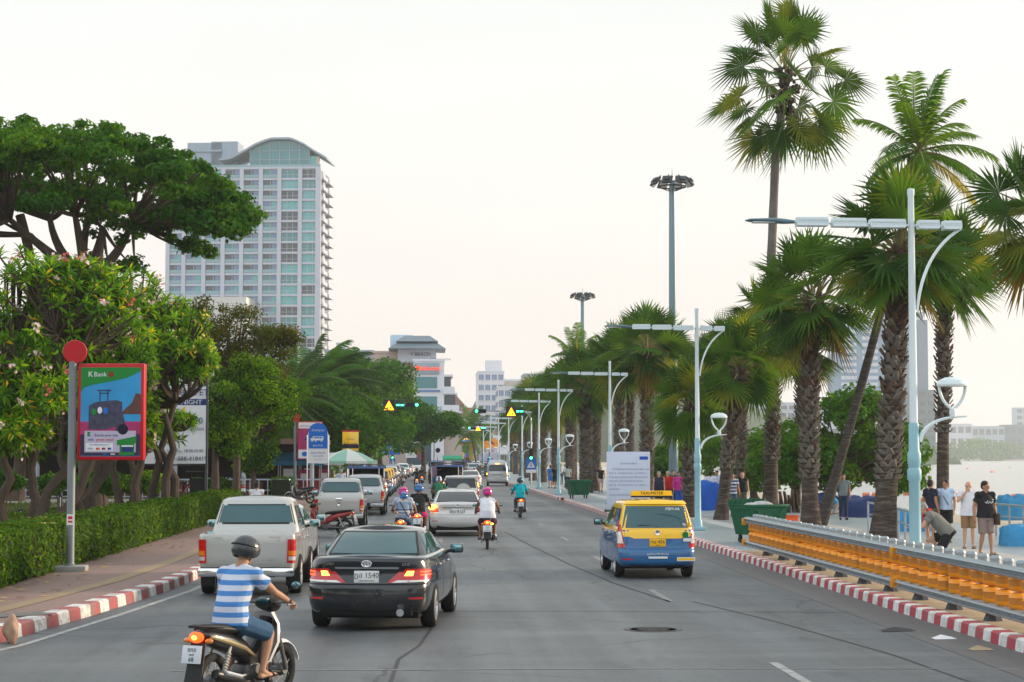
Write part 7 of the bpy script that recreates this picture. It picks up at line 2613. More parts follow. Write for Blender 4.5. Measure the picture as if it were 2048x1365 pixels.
# roller barrier
def barrier():
	o = thing('roller_barrier', 'long roadside crash barrier of orange rollers between galvanised rails', 'crash barrier', (8.08, 20, .17))
	o.scale = (1, 1, .86)
	L_ = 27.2
	AMB = stripemat('roller_orange', [(0, (.84, .30, .006)), (.32, (.46, .17, .012)), (.68, (.84, .30, .006))], 2, .30, .38, offs=.5)
	rail = [(0, 0), (.09, .02), (.12, .05), (.06, .08), (.06, .11), (.12, .14), (.09, .17), (0, .19), (.02, .17), (.02, .02)]
	for z, nm in ((.13, 'lower_rail'), (.80, 'upper_rail')):
		for s_ in (-1,):
			mb = MB()
			for a, b in ((0, 11.9), (12.0, L_)):
				vs = [(s_ * (.10 + x), y, z + q) for y in (a, b) for x, q in rail]
				n = len(rail)
				fs = [(i, (i + 1) % n, n + (i + 1) % n, n + i) for i in range(n)] + [tuple(range(n)), tuple(range(2 * n - 1, n - 1, -1))]
				mb.add(vs, fs)
				for k in range(int((b - a) / .52)):
					mb.sph((s_ * .225, a + .3 + k * .52, z + .055), .014, 6, 4)
			mb.build(nm, [GALV], o, smooth=20)
	for y in (12.0, L_):
		MB().box((-.2, y, .25), (.10, .16, .20), ch=.02).box((-.2, y, .85), (.10, .16, .20), ch=.02).build('joint_cover', [mat('amber_plate', (.62, .25, .01), .4)], o)
	me = MB().lathe([(.04, -.140), (.075, -.135), (.105, -.118), (.122, -.09), (.128, -.05), (.120, -.045), (.120, .045), (.128, .05), (.122, .09), (.105, .118), (.075, .135), (.04, .140)], 20).mesh('roller', 40)
	me.materials.append(AMB)
	cap = MB().lathe([(.05, -.60), (.06, .16), (.075, .165), (.075, .24), (.08, .245), (.08, .27), (.06, .30), (0, .305)], 14).mesh('roller_post', 40)
	cap.materials.append(GALV)
	k = 0
	y = .25
	rn = random.Random(2)
	while y < L_:
		if abs(y - 12) > .1:
			c = link('roller_post', cap, [], o, (0, y, .78 + rn.uniform(-.008, .008)))
			if y > 4.2 or k < 100:
				for z in (.44, .73):
					q = link('roller', me, [], o, (-.06, y, z))
					q.rotation_euler[2] = rn.uniform(0, 6)
		y += .60
		k += 1
	for y in range(1, 27, 2):
		MB().lathe([(.15, -.02), (.14, .03), (.09, .16), (.07, .2), (.06, .7)], 8, 0, Matrix.Translation((0, y, 0))).build('support_post', DKGREY, o)
barrier()
# floodlight masts
def mast(label, px, d, ztop, n=8):
	o = thing('floodlight_mast', label, 'floodlight', (X(px, d), d, .165), 0, 'high floodlight masts')
	MB().box((0, 0, .1), (.9, .9, .2)).lathe([(.30, .2), (.26, 2), (.17, ztop - .5), (.14, ztop)], 18).build('pole', mat('mast_grey_blue', (.17, .24, .27), .4, .3, .12, 2), o)
	mb = MB().lathe([(.75, ztop - .28), (.75, ztop - .2), (.69, ztop - .2), (.69, ztop - .28)], 24, closed=True)
	for k in range(n):
		a = 2 * math.pi * k / n
		mb.tube([(.1 * math.cos(a), .1 * math.sin(a), ztop - .5), (.75 * math.cos(a), .75 * math.sin(a), ztop - .24)], .025, 5)
	mb.build('lamp_ring', DKGREY, o)
	MB().tube([(0, 0, ztop), (0, 0, ztop + .8)], [.02, .008], 5).build('lightning_rod', DKGREY, o)
	for k in range(n):
		a = 2 * math.pi * (k + .5) / n
		M_ = Matrix.Translation((.98 * math.cos(a), .98 * math.sin(a), ztop + .02)) @ Matrix.Rotation(a, 4, 'Z') @ Matrix.Rotation(R(52), 4, 'Y')
		mb = MB()
		mb.box((0, 0, 0), (.50, .56, .12), 0, M_, .03).box((0, 0, -.065), (.42, .48, .01), 1, M_).box((.0, 0, .10), (.2, .3, .10), 0, M_).tube([(-.25, 0, 0), (-.42, 0, -.05)], .03, 5, 0, M=M_)
		mb.build('floodlight', [DKGREY, LAMPG], o)
mast('tallest grey floodlight mast in front of the sky, nearest of three', 1347, 100, 2.35 + 14.6)
mast('second floodlight mast rising behind the small coconut palm', 1166, 172, 2.3 + 14.7)
mast('low far floodlight mast half hidden in the palm crowns left of the second', 1136, 265, 2.3 + 14.6)
# bins
BING = mat('bin_green', (.008, .09, .04), .45, var=.15, scale=3)
def bin_(label, loc, rz, sc=1., open_=False):
	o = thing('wheeled_bin', label, 'bin', loc, rz)
	o.scale = (sc,) * 3
	mb = MB()
	vs = []
	for z, a, b in ((.22, .50, .34), (1.0, .62, .46)):
		vs += [(-a, -b, z), (a, -b, z), (a, b, z), (-a, b, z)]
	vs += [(-.57, -.41, 1.0), (.57, -.41, 1.0), (.57, .41, 1.0), (-.57, .41, 1.0), (-.47, -.31, .3), (.47, -.31, .3), (.47, .31, .3), (-.47, .31, .3)]
	fs = [(3, 2, 1, 0)] + [(i, (i + 1) % 4, 4 + (i + 1) % 4, 4 + i) for i in range(4)] + [(4 + i, 4 + (i + 1) % 4, 8 + (i + 1) % 4, 8 + i) for i in range(4)] + [(8 + i, 8 + (i + 1) % 4, 12 + (i + 1) % 4, 12 + i) for i in range(4)] + [(12, 13, 14, 15)]
	mb.add(vs, fs)
	for s_ in (-1, 1):
		mb.box((0, s_ * .465, .97), (1.26, .05, .07), ch=.01)
		mb.tube([(s_ * .05, -.40, .32), (s_ * .42, -.475, .86)], .025, 6).tube([(s_ * .05, .40, .32), (s_ * .42, .475, .86)], .025, 6)
		mb.box((s_ * .60, 0, .90), (.06, .5, .06), ch=.01)
	mb.build('bin_body', BING, o)
	if open_:
		mb = MB()
		mb.box((0, .50, 1.05), (1.24, .05, .16), ch=.01)
		for k in range(8):
			mb.box((-.52 + .15 * k, .47, 1.06), (.03, .03, .2))
		mb.build('lid', BING, o)
		MB().sph((.1, 0, .95), (.35, .28, .14), 10, 6).sph((-.2, .05, .93), (.25, .25, .12), 9, 6).build('rubbish', mat('rubbish_bags', (.4, .4, .4), .5, var=.6, scale=6), o)
	else:
		MB().box((0, 0, 1.03), (1.30, .98, .07), ch=.03).tube([(-.6, .52, 1.04), (.6, .52, 1.04)], .03, 6).build('lid', BING, o)
	for s_ in (-1, 1):
		for y in (-.27, .27):
			MB().lathe([(.0, -.02), (.075, -.025), (.085, 0), (.075, .025), (0, .02)], 14, 0, Matrix.Translation((s_ * .40, y, .085)) @ Matrix.Rotation(R(90), 4, 'Y')).box((s_ * .40, y, .17), (.07, .07, .13)).build('castor', BLACKP, o)
	return o
q = gp(1518, 1086, .165)
bin_('large open green wheeled dumpster at the left end of the roller barrier', (q.x, q.y, .165), R(28), 1.05, True)
q = gp(1157, 998, .165)
bin_('closed green wheeled bin at the foot of the stout palm', (q.x, q.y, .165), R(10), 1.0)
q = gp(1118, 968, .165)
bin_('dark green bin beyond the fourth lamp post', (q.x + 1, q.y, .165), R(-5), 1.0)
mb = MB()
q = gp(1578, 1058, .165)
o = thing('crate', 'orange plastic crate behind the roller barrier, next to the dumpster', 'crate', (q.x, q.y, .165), R(12))
OR = mat('orange_plastic', (.75, .10, .02), .45, var=.08)
MB().box((0, 0, .22), (.52, .40, .44), ch=.03).box((0, 0, .42), (.56, .44, .04), ch=.01).build('crate_body', OR, o)
q = gp(1257, 1024, .165)
o = thing('notice_board', 'large white notice board with lines of blue writing facing the road', 'notice board', (q.x, q.y, .165), R(-3))
W2 = mat('board_white', (.62, .66, .78), .5, var=.06, scale=2)
MB().box((0, 0, 1.32), (1.86, .08, 2.5), ch=.01).build('panel', W2, o)
MB().box((0, 0, .05), (2.05, .55, .09)).box((-.7, .18, .5), (.06, .06, .9)).box((.7, .18, .5), (.06, .06, .9)).build('stand', DKGREY, o)
INKB = mat('board_blue_ink', (.06, .10, .26), .6, var=0)
mb = MB()
mb.text('ประกาศเมืองพัทยา', .10, facing(0, -.042, 2.06), 0, .001)
for i, t_ in enumerate(('สำหรับผู้จอดรถในบริเวณหาดพัทยา ทุก', 'วันที่ 10 - 20 พฤศจิกายน เวลา 04.00 น.', 'ห้ามจอดรถ ตลอดแนวถนนเลียบชายหาด', 'กำหนดการ ตั้งแต่ 06.00 ถึง 22.00 น.', 'วันที่ 10 - 20 พฤศจิกายน เวลา 18.00 น.', 'ขอขอบคุณ')):
	mb.text(t_, .105, facing(-.84 + (.14 if i == 0 else 0), -.042, 1.82 - .17 * i), 0, .001, 'LEFT')
mb.text('ฝ่ายประชาสัมพันธ์ เมืองพัทยา', .10, facing(-.84, -.042, .72), 0, .001, 'LEFT')
mb.build('lettering', INKB, o)
MB().box((.66, -.043, 2.30), (.36, .004, .14)).build('emblem', mat('emblem_blue', (.02, .09, .5), .5), o)
# beach side railings, tarpaulins, buoys
def railing(label, px0, px1, d0, d1):
	a, b = V((X(px0, d0), d0, .165)), V((X(px1, d1), d1, .165))
	o = thing('railing', label, 'railing', a)
	e = b - a
	for k in range(4):
		c = e * k / 3
		MB().tube([c, c + V((0, 0, .95))], .032, 8).build('post', GALV, o)
	MB().tube([V((0, 0, .95)), e + V((0, 0, .95))], .035, 8).tube([V((0, 0, .6)), e + V((0, 0, .6))], .022, 8).build('rail', GALV, o)
railing('steel railing at the steps to the beach, left of the nearest lamp post', 1735, 1790, 58, 52)
railing('steel railing to the beach just behind the nearest lamp post', 1795, 1838, 51, 46)
railing('steel railing at the beach edge right of the standing men', 1990, 2075, 56, 52)
TARP = mat('blue_tarpaulin', (.03, .22, .42), .4, var=.45, scale=3, bump=.8, bscale=5)
TARPD = mat('navy_tarpaulin', (.015, .035, .13), .5, var=.35, scale=3, bump=.8, bscale=5)
def heap(label, px, d, w_, dp_, h, m, seed, z=.165):
	"""things stacked under a draped sheet"""
	rn = random.Random(seed)
	o = thing('tarpaulin_cover', label, 'tarpaulin', (X(px, d), d, z))
	n = 26
	vs, fs = [], []
	rs = [(1.04, 0), (1.0, .15), (.97, .5), (.93, .8), (.84, .95), (.6, 1.0), (.3, 1.03)]
	for r_, zz in rs:
		for k in range(n):
			a = 2 * math.pi * k / n
			c, s_ = math.cos(a), math.sin(a)
			sq = 1 / max(abs(c), abs(s_)) ** .7
			f = r_ * sq * (1 + .07 * math.sin(k * 2.9 + zz) + .08 * math.sin(k * .9 + seed + zz * 2) + rn.uniform(-.05, .05))
			vs.append((c * f * w_ / 2, s_ * f * dp_ / 2, h * zz * (1 + .10 * math.sin(k * .48 + seed) + rn.uniform(-.06, .06))))
	vs.append((0, 0, h * 1.03))
	for i in range(len(rs) - 1):
		for k in range(n):
			k2 = (k + 1) % n
			fs.append((i * n + k, i * n + k2, (i + 1) * n + k2, (i + 1) * n + k))
	t_ = (len(rs) - 1) * n
	fs += [(t_ + k, t_ + (k + 1) % n, len(vs) - 1) for k in range(n)]
	MB().add(vs, fs).build('sheet', m, o, smooth=60)
	return o
heap('bright blue tarpaulin over stacked beach chairs at the right edge', 2056, 50, 1.5, 1.2, .5, TARP, 1)
heap('tall upright bundle wrapped in blue sheeting behind the black tee person', 2024, 70, 1.1, .9, .85, TARP, 2)
heap('navy tarpaulin heap behind the person on the phone', 1722, 74, 1.5, 1.3, .75, TARPD, 3)
heap('low blue covered heap by the railing left of the nearest lamp post', 1815, 60, 1.6, 1.2, .6, TARP, 4)
heap('blue cloth covered stall by the leaning fan palm', 1408, 84, 2.2, 1.4, 1.15, mat('royal_blue_sheet', (.01, .09, .42), .6, var=.3, scale=2, bump=.5, bscale=4), 5)
heap('navy covered heap beyond the open dumpster', 1640, 86, 1.6, 1.3, .65, TARPD, 6)
# wooden posts stacked at the beach edge
o = thing('deck_chair_stack', 'stack of folded wooden deck chairs behind the dumpster', 'deck chairs', (X(1590, 80), 80, .165))
rn = random.Random(9)
for k in range(9):
	x = -.9 + k * .2
	MB().box((x, 0, .42 + rn.uniform(0, .12)), (.04, .5, .95), 0, Matrix.Rotation(R(rn.uniform(-12, 12)), 4, 'Y')).box((x + .07, .1, .36), (.035, .4, .8), 0, Matrix.Rotation(R(rn.uniform(-14, 14)), 4, 'Y')).build('folded_chair', mat('deck_wood', (.12, .075, .045), .8, var=.4), o)
for i, (px, py) in enumerate(((1838, 1003), (1822, 990), (1742, 992), (2040, 995), (1912, 990), (1985, 945), (1935, 938), (2020, 936))):
	q = gp(px, py, -1.45)
	MB().lathe([(.0, -.9), (.2, -.86), (.24, -.5), (.24, .5), (.2, .86), (0, .9)], 10, 0, Matrix.Translation((0, 0, .1)) @ Matrix.Rotation(R(90), 4, 'Y')).lathe([(.25, -.1), (.25, .1)], 10, 1, Matrix.Translation((0, 0, .1)) @ Matrix.Rotation(R(90), 4, 'Y')).build('buoy', [mat('buoy_orange', (.62, .16, .06), .5), WHITE], None, q, R(20 * i - 60), cat='buoy', group='orange swimming line buoys', label=['orange buoy nearest the blue bundle left of the standing men', 'orange buoy left of the lamp post above the railing', 'orange buoy by the navy tarpaulin', 'orange buoy at the right edge of the water', 'orange buoy behind the bald person', 'far orange buoy right of the men, near the far shore', 'far orange buoy above the bald person', 'farthest orange buoy towards the right edge'][i])
# ---- sign posts on the left
REDP = mat('sign_red', (.42, .008, .015), .4, var=.05)
def textset(mb, items):
	for t_, size, x, y, z, mi in items:
		mb.text(t_, size, facing(x, y, z), mi, .0015)
VIN = [mat('vinyl_green', (.01, .19, .03), .4, var=.05), mat('vinyl_sky', (.03, .26, .52), .4, var=.45, scale=1.6), mat('vinyl_white', (.66, .66, .68), .45, var=.03), mat('vinyl_magenta', (.34, .03, .12), .45, var=.3, scale=3), mat('vinyl_dark', (.03, .025, .06), .45, var=.3), mat('vinyl_red', (.55, .015, .02), .45, var=0), mat('vinyl_lilac', (.42, .38, .50), .45, var=.1), mat('vinyl_brown', (.10, .045, .035), .5, var=.4, scale=8), mat('vinyl_tuk', (.05, .05, .085), .5, var=.8, scale=10), mat('vinyl_navy', (.015, .03, .14), .45, var=0), mat('vinyl_blue', (.01, .13, .50), .45, var=.08), mat('vinyl_orange', (.6, .17, .03), .5, var=.3)]
q = gp(140, 1142, .19)
o = thing('advertising_sign', 'tall sign with a red disc on top and a red framed bank poster', 'street sign', (q.x, q.y, .18), R(4))
MB().box((0, 0, .05), (.68, .62, .13), ch=.02).build('concrete_base', mat('base_concrete', (.27, .27, .26), .8, var=.2), o)
MB().lathe([(.16, .11), (.09, .15), (.082, .2), (.078, 4.28)], 18).build('pole', GREYP, o)
MB().lathe([(0, -.06), (.235, -.06), (.242, -.04), (.242, .04), (.235, .06), (0, .06)], 32, 0, Matrix.Translation((.04, 0, 4.48)) @ Matrix.Rotation(R(90), 4, 'X')).build('disc', REDP, o)
M_ = thing('sign_panel', None, None)
M_.parent = o
M_.location = (.80, 0, 3.25)
M_.rotation_euler = (0, 0, R(-9))
MB().box((0, 0, 0), (1.38, .22, 1.98), ch=.03).build('frame', REDP, M_)
mb = MB()
F0 = -.112
mb.box((0, F0, 0), (1.24, .008, 1.82), 1)                                         # sky
mb.prism([(-.62, .91), (.62, .91), (.62, .84), (.35, .70), (.0, .62), (-.35, .56), (-.55, .50), (-.62, .40)], .006, 0, Matrix.Translation((0, F0 - .005, 0)))
mb.box((0, F0 - .005, -.33), (1.24, .006, .26), 3)                                 # pink road
mb.box((0, F0 - .004, -.67), (1.24, .006, .46), 4)
mb.prism([(.20, -.05), (.62, -.05), (.62, .36), (.52, .38), (.44, .18), (.30, .06)], .004, 7, Matrix.Translation((0, F0 - .005, 0)))
mb.prism([(-.45, -.36), (-.45, .12), (-.30, .20), (.12, .24), (.24, .20), (.24, .02), (.30, -.20), (.34, -.36), (.12, -.40), (.10, -.30), (-.10, -.36)], .004, 8, Matrix.Translation((0, F0 - .009, 0)))
for x in (-.22, -.06):
	mb.box((x, F0 - .006, .32), (.018, .004, .22), 4)
mb.box((-.14, F0 - .006, .44), (.30, .004, .025), 4)
mb.box((-.14, F0 - .006, .38), (.20, .004, .02), 4)
for k, (x, z) in enumerate(((-.34, .0), (-.22, .03), (-.10, .02))):
	mb.sph((x, F0 - .012, z), (.05, .004, .07), 8, 6, (0, 2, 10)[k])
mb.lathe([(0, 0), (.11, 0)], 14, 4, facing(.26, F0 - .0125, -.36))
mb.box((.0, F0 - .009, -.61), (1.06, .004, .44), 6)
mb.box((-.22, F0 - .013, -.72), (.56, .004, .16), 2)
mb.prism([(.14, -.58), (.54, -.50), (.54, -.62), (.50, -.66), (.50, -.89), (.20, -.89), (.20, -.68), (.14, -.68)], .004, 0, Matrix.Translation((0, F0 - .014, 0)))
mb.box((.36, F0 - .018, -.77), (.24, .003, .10), 9)
mb.box((.36, F0 - .018, -.70), (.24, .003, .03), 2)
mb.lathe([(0, 0), (.055, 0)], 18, 2, facing(.005, F0 - .010, .765)).lathe([(.042, .002), (.055, .002)], 18, 5, facing(.005, F0 - .011, .765))
mb.prism([(-.02, .02), (.02, .02), (0, -.03)], .002, 0, Matrix.Translation((.005, F0 - .013, .765)))
mb.prism([(-.47, -.50), (-.40, -.50), (-.43, -.455), (-.40, -.41), (-.47, -.41)], .003, 0, Matrix.Translation((0, F0 - .014, 0)))
textset(mb, [('K', .16, -.42, F0 - .011, .767, 2), ('Bank', .135, -.22, F0 - .011, .765, 2), ('Enrich your trip', .075, -.08, F0 - .014, -.48, 9), ('with', .07, -.40, F0 - .014, -.57, 9), ('great rates!', .08, -.10, F0 - .014, -.57, 5), ('The Official Partner of', .045, -.22, F0 - .017, -.675, 9), ('VISA', .06, -.41, F0 - .017, -.755, 9)])
for k, c in enumerate((5, 9, 9)):
	mb.box((-.25 + .12 * k, F0 - .017, -.755), (.075, .003, .045), c)
	mb.box((-.235 + .12 * k, F0 - .019, -.755), (.035, .003, .04), (11, 5, 10)[k])
for k in range(3):
	mb.box((-.1 + .16 * k, F0 - .009, -.865), (.09, .003, .02), (10, 2, 5)[k])
mb.build('poster', VIN, M_, smooth=0)
MB().box((0, -.082, 1.05), (.14, .006, .22), 0).box((0, -.086, 1.09), (.09, .004, .06), 1).box((0, -.086, 1.01), (.09, .004, .04), 1).build('sticker', [VIN[2], VIN[5]], o)
# bus stop post with pink poster, and the blue bus stop board in front
d = 108
o = thing('advertising_sign', 'slim post with a small red disc and a pink poster near the bus stop board', 'street sign', (X(590, d), d, .18), R(3))
MB().box((0, 0, .05), (.6, .6, .1)).lathe([(.09, .1), (.08, 4.35)], 14).build('pole', GREYP, o)
MB().lathe([(0, -.06), (.24, -.06), (.24, .06), (0, .06)], 26, 0, Matrix.Translation((.03, 0, 4.58)) @ Matrix.Rotation(R(90), 4, 'X')).build('disc', REDP, o)
MB().box((.84, 0, 3.27), (1.42, .2, 2.15), ch=.03).build('frame', REDP, o)
mb = MB().box((.84, -.105, 3.27), (1.30, .008, 2.03), 2).box((.84, -.11, 3.35), (1.30, .006, 1.2), 3).prism([(.5, 3.3), (.9, 3.25), (1.1, 3.4), (.95, 3.6), (.75, 3.65)], .004, 9, Matrix.Translation((0, -.115, 0))).sph((.55, -.112, 2.5), (.18, .004, .14), 10, 6, 10)
textset(mb, [('บริการรถเช่าพัทยา', .17, .84, -.112, 4.08, 3), ('พัทยา', .2, .84, -.118, 3.05, 5)])
mb.build('poster', VIN, o, smooth=0)
d = 101
o = thing('bus_stop_sign', 'blue arched bus stop board with a white bus picture and Thai lettering', 'bus stop sign', (X(636, d), d, .18), R(-2))
arch = [(-.53, 2.55), (.53, 2.55), (.53, 3.5)] + [(.53 * math.cos(a), 3.5 + .53 * math.sin(a)) for a in [math.pi * k / 16 for k in range(1, 16)]] + [(-.53, 3.5)]
MB().prism(arch, .06, 2).prism([(-.53, 2.0), (.53, 2.0), (.53, 2.75), (-.53, 2.75)], .064, 2).build('board_back', VIN, o, smooth=0)
mb = MB().prism([(x * .94, 2.75 + (z - 2.55) * .94 if z > 2.6 else 2.78) for x, z in arch], .01, 10, Matrix.Translation((0, -.035, 0)))
mb.box((.0, -.043, 3.32), (.56, .006, .22), 2).box((-.33, -.043, 3.27), (.12, .006, .13), 2).box((.0, -.047, 3.36), (.46, .004, .09), 10)
for k in range(4):
	mb.box((-.17 + .12 * k, -.049, 3.36), (.018, .004, .10), 2)
for x in (-.3, -.12, .18):
	mb.lathe([(0, 0), (.055, 0)], 12, 2, facing(x, -.046, 3.18))
mb.build('bus_picture', VIN, o, smooth=0)
mb = MB()
textset(mb, [('ป้ายหยุดรถ', .15, 0, -.043, 3.74, 2), ('BUS STOP', .12, 0, -.043, 2.93, 2), ('สุขุมวิท-พัทยาใต้', .12, 0, -.036, 2.55, 9), ('ตลาดลานโพธิ์', .1, 0, -.036, 2.38, 9), ('ท า ง เ ข้ า', .1, 0, -.036, 2.2, 9)])
mb.build('lettering', VIN, o, smooth=0)
for s_ in (-1, 1):
	MB().tube([(s_ * .56, 0, 0), (s_ * .56, 0, 3.5)], .035, 8).build('leg', CHROME, o)
# a third red disc post much farther on
o = thing('advertising_sign', 'far slim post with a red disc and a round emblem poster', 'street sign', (X(868, 270), 270, .18))
MB().lathe([(.09, 0), (.08, 4.3)], 10).build('pole', GREYP, o)
MB().lathe([(0, -.06), (.24, -.06), (.24, .06), (0, .06)], 18, 0, Matrix.Translation((.0, 0, 4.55)) @ Matrix.Rotation(R(90), 4, 'X')).build('disc', REDP, o)
MB().box((.55, 0, 3.3), (.95, .15, 1.4), 2).lathe([(.22, 0), (.34, 0)], 18, 5, facing(.55, -.08, 3.3)).build('poster', VIN, o)
# restaurant banner on the left
d = 75
o = thing('banner', 'large white restaurant banner showing 690 net per person and a phone number', 'banner', (X(350, d), d, .2), R(5))
MB().tube([(1.22, .05, 0), (1.22, .05, 6.2)], .05, 8).tube([(-1.3, .05, 0), (-1.3, .05, 6.2)], .05, 8).tube([(-1.3, .05, 5.1), (1.22, .05, 5.1)], .03, 6).tube([(-1.3, .05, 2.0), (1.22, .05, 2.0)], .03, 6).build('frame', DKGREY, o)
def sheetfn(u, v):
	return (-1.22 + 2.4 * u, -.03 * math.sin(u * 9 + v * 3) - .02 * math.sin(v * 12), 2.05 + 3.05 * v)
vs, fs = [], []
for j in range(13):
	for i in range(13):
		vs.append(sheetfn(i / 12, j / 12))
for j in range(12):
	for i in range(12):
		fs.append((j * 13 + i, j * 13 + i + 1, j * 13 + 14 + i, j * 13 + 13 + i))
MB().add(vs, fs, [9 if 9 <= f // 12 <= 9 else 2 for f in range(144)]).build('cloth', VIN, o, smooth=60)
mb = MB()
textset(mb, [('BUFFET', .34, .72, -.06, 4.83, 9), ('NIGHT', .26, .62, -.07, 4.45, 2), ('690', .36, .80, -.06, 3.72, 9), ('NET PER PERSON', .17, .45, -.06, 3.40, 9), ('Friday & Saturday, 18:30-22:00', .16, .10, -.06, 2.55, 8), ('For reservations, call', .13, -.25, -.06, 2.24, 8), ('038-418419.', .24, .70, -.06, 2.24, 8)])
mb.prism([(-.55, 2.9), (-.25, 2.85), (-.1, 3.0), (-.2, 3.5), (-.45, 3.7), (-.6, 3.4)], .004, 11, Matrix.Translation((0, -.055, 0)))
mb.build('lettering', VIN, o, smooth=0)
o = thing('signboard', 'low white garden signboard with red lettering by the entrance path', 'sign', (X(418, 84), 84, .2))
MB().box((0, 0, .55), (1.6, .08, .62), ch=.01).box((-.7, 0, .15), (.08, .08, .3)).box((.7, 0, .15), (.08, .08, .3)).build('board', VIN[2], o)
mb = MB()
textset(mb, [('THE ORCHID', .24, 0, -.045, .56, 0)])
mb.build('lettering', VIN[5], o)
o = thing('menu_stand', 'black menu stand with a lamp above on the garden path', 'menu stand', (X(395, 82), 82, .2))
MB().box((-.28, 0, .8), (.09, .09, 1.6)).box((.28, 0, .8), (.09, .09, 1.6)).box((0, 0, .95), (.55, .04, .9)).box((0, -.1, 1.66), (.9, .35, .1), ch=.02).build('stand', BLACKP, o)
for i, (px, d) in enumerate(((43, 62), (122, 84), (178, 80))):
	o = thing('garden_light', ['dark garden bollard light nearest, at far left', 'garden bollard light on the lawn left of the grey pole', 'garden bollard light on the lawn right of the grey pole'][i], 'garden light', (X(px, d), d, .2))
	MB().box((0, 0, .32), (.15, .15, .64), ch=.01).build('post', BLACKP, o)
	MB().box((.02, -.078, .36), (.05, .006, .42)).build('lens', LAMPG, o)
# rock by the kerb, litter, cones
def rock():
	bm = bmesh.new()
	bmesh.ops.create_icosphere(bm, subdivisions=3, radius=1)
	rn = random.Random(3)
	for v in bm.verts:
		c = v.co
		n_ = .10 * math.sin(c.x * 4 + 1) + .08 * math.sin(c.y * 5 + c.z * 3) + .06 * math.sin(c.z * 7 + c.x * 5)
		v.co = V((c.x * .11, c.y * .12, c.z * .20)) * (1 + n_)
		v.co.x += .05 * (v.co.z > .05) * (-v.co.z)
	me = bpy.data.meshes.new('rock')
	bm.to_mesh(me)
	bm.free()
	me.shade_smooth()
	q = gp(22, 1287, 0)
	link('rock', me, mat('sandstone', (.36, .23, .16), .9, var=.35, scale=9, bump=.7, bscale=14), None, (q.x, q.y, .17), .4, label='pale brown rock leaning against the left kerb', cat='rock')
rock()
for i, (px, d) in enumerate(((756, 118), (797, 190), (751, 92))):
	o = thing('traffic_cone', ['orange cone beside the parked beige saloon', 'red and white cone past the parked taxis', 'orange cone beside the parked songthaew'][i], 'traffic cone', (X(px, d) + (.3 if i == 2 else 0), d, 0))
	MB().box((0, 0, .02), (.36, .36, .04)).lathe([(.14, .04), (.03, .75), (0, .75)], 14).build('cone_body', OR, o)
	MB().lathe([(.105, .25), (.079, .40)], 14).build('reflective_band', VIN[2], o)
for px, py, w_, m_, lb in ((1888, 1278, .32, VIN[2], 'crumpled white paper in the right gutter'), (1962, 1300, .30, SANDY, 'flat brown scrap of card in the right gutter'), (1795, 1262, .5, TAR, 'black rubber strip on the road by the right gutter')):
	q = gp(px, py, .01)
	mb = MB()
	mb.add([(-w_ / 2, -.06, 0), (w_ / 2, -.08, .0), (w_ / 2, .08, .015), (0, .1, .05), (-w_ / 2, .06, .01)], [(0, 1, 2, 3, 4)])
	mb.build('litter', m_, None, q, .2, label=lb, cat='litter')
rn = random.Random(8)
for i in range(26):                                                                # yellowed leaves on the hedge and pavement
	pass
g = np.random.default_rng(12)
n = 260
x = np.concatenate([g.uniform(-8.7, -7.6, n // 2), g.uniform(-7.5, -6.2, n // 2)])
y = g.uniform(26, 70, n)
z = np.concatenate([np.full(n // 2, 1.15), np.full(n // 2, .20)])
a = g.uniform(0, 6.28, n)
l = g.uniform(.05, .13, n)
dx, dy = np.cos(a) * l, np.sin(a) * l
vt = np.stack([np.stack([x - dx, y - dy, z], 1), np.stack([x + dy * .3, y - dx * .3, z + .02], 1), np.stack([x + dx, y + dy, z + .02], 1), np.stack([x - dy * .3, y + dx * .3, z + .01], 1)], 1).reshape(-1, 3)
link('fallen_leaves', np_mesh('fallen_leaves', vt, np.arange(n * 4).reshape(-1, 4)), mat('yellow_fallen_leaf', (.38, .26, .06), .7, var=.4), label='yellow fallen leaves on the hedge and pavement', kind='stuff')
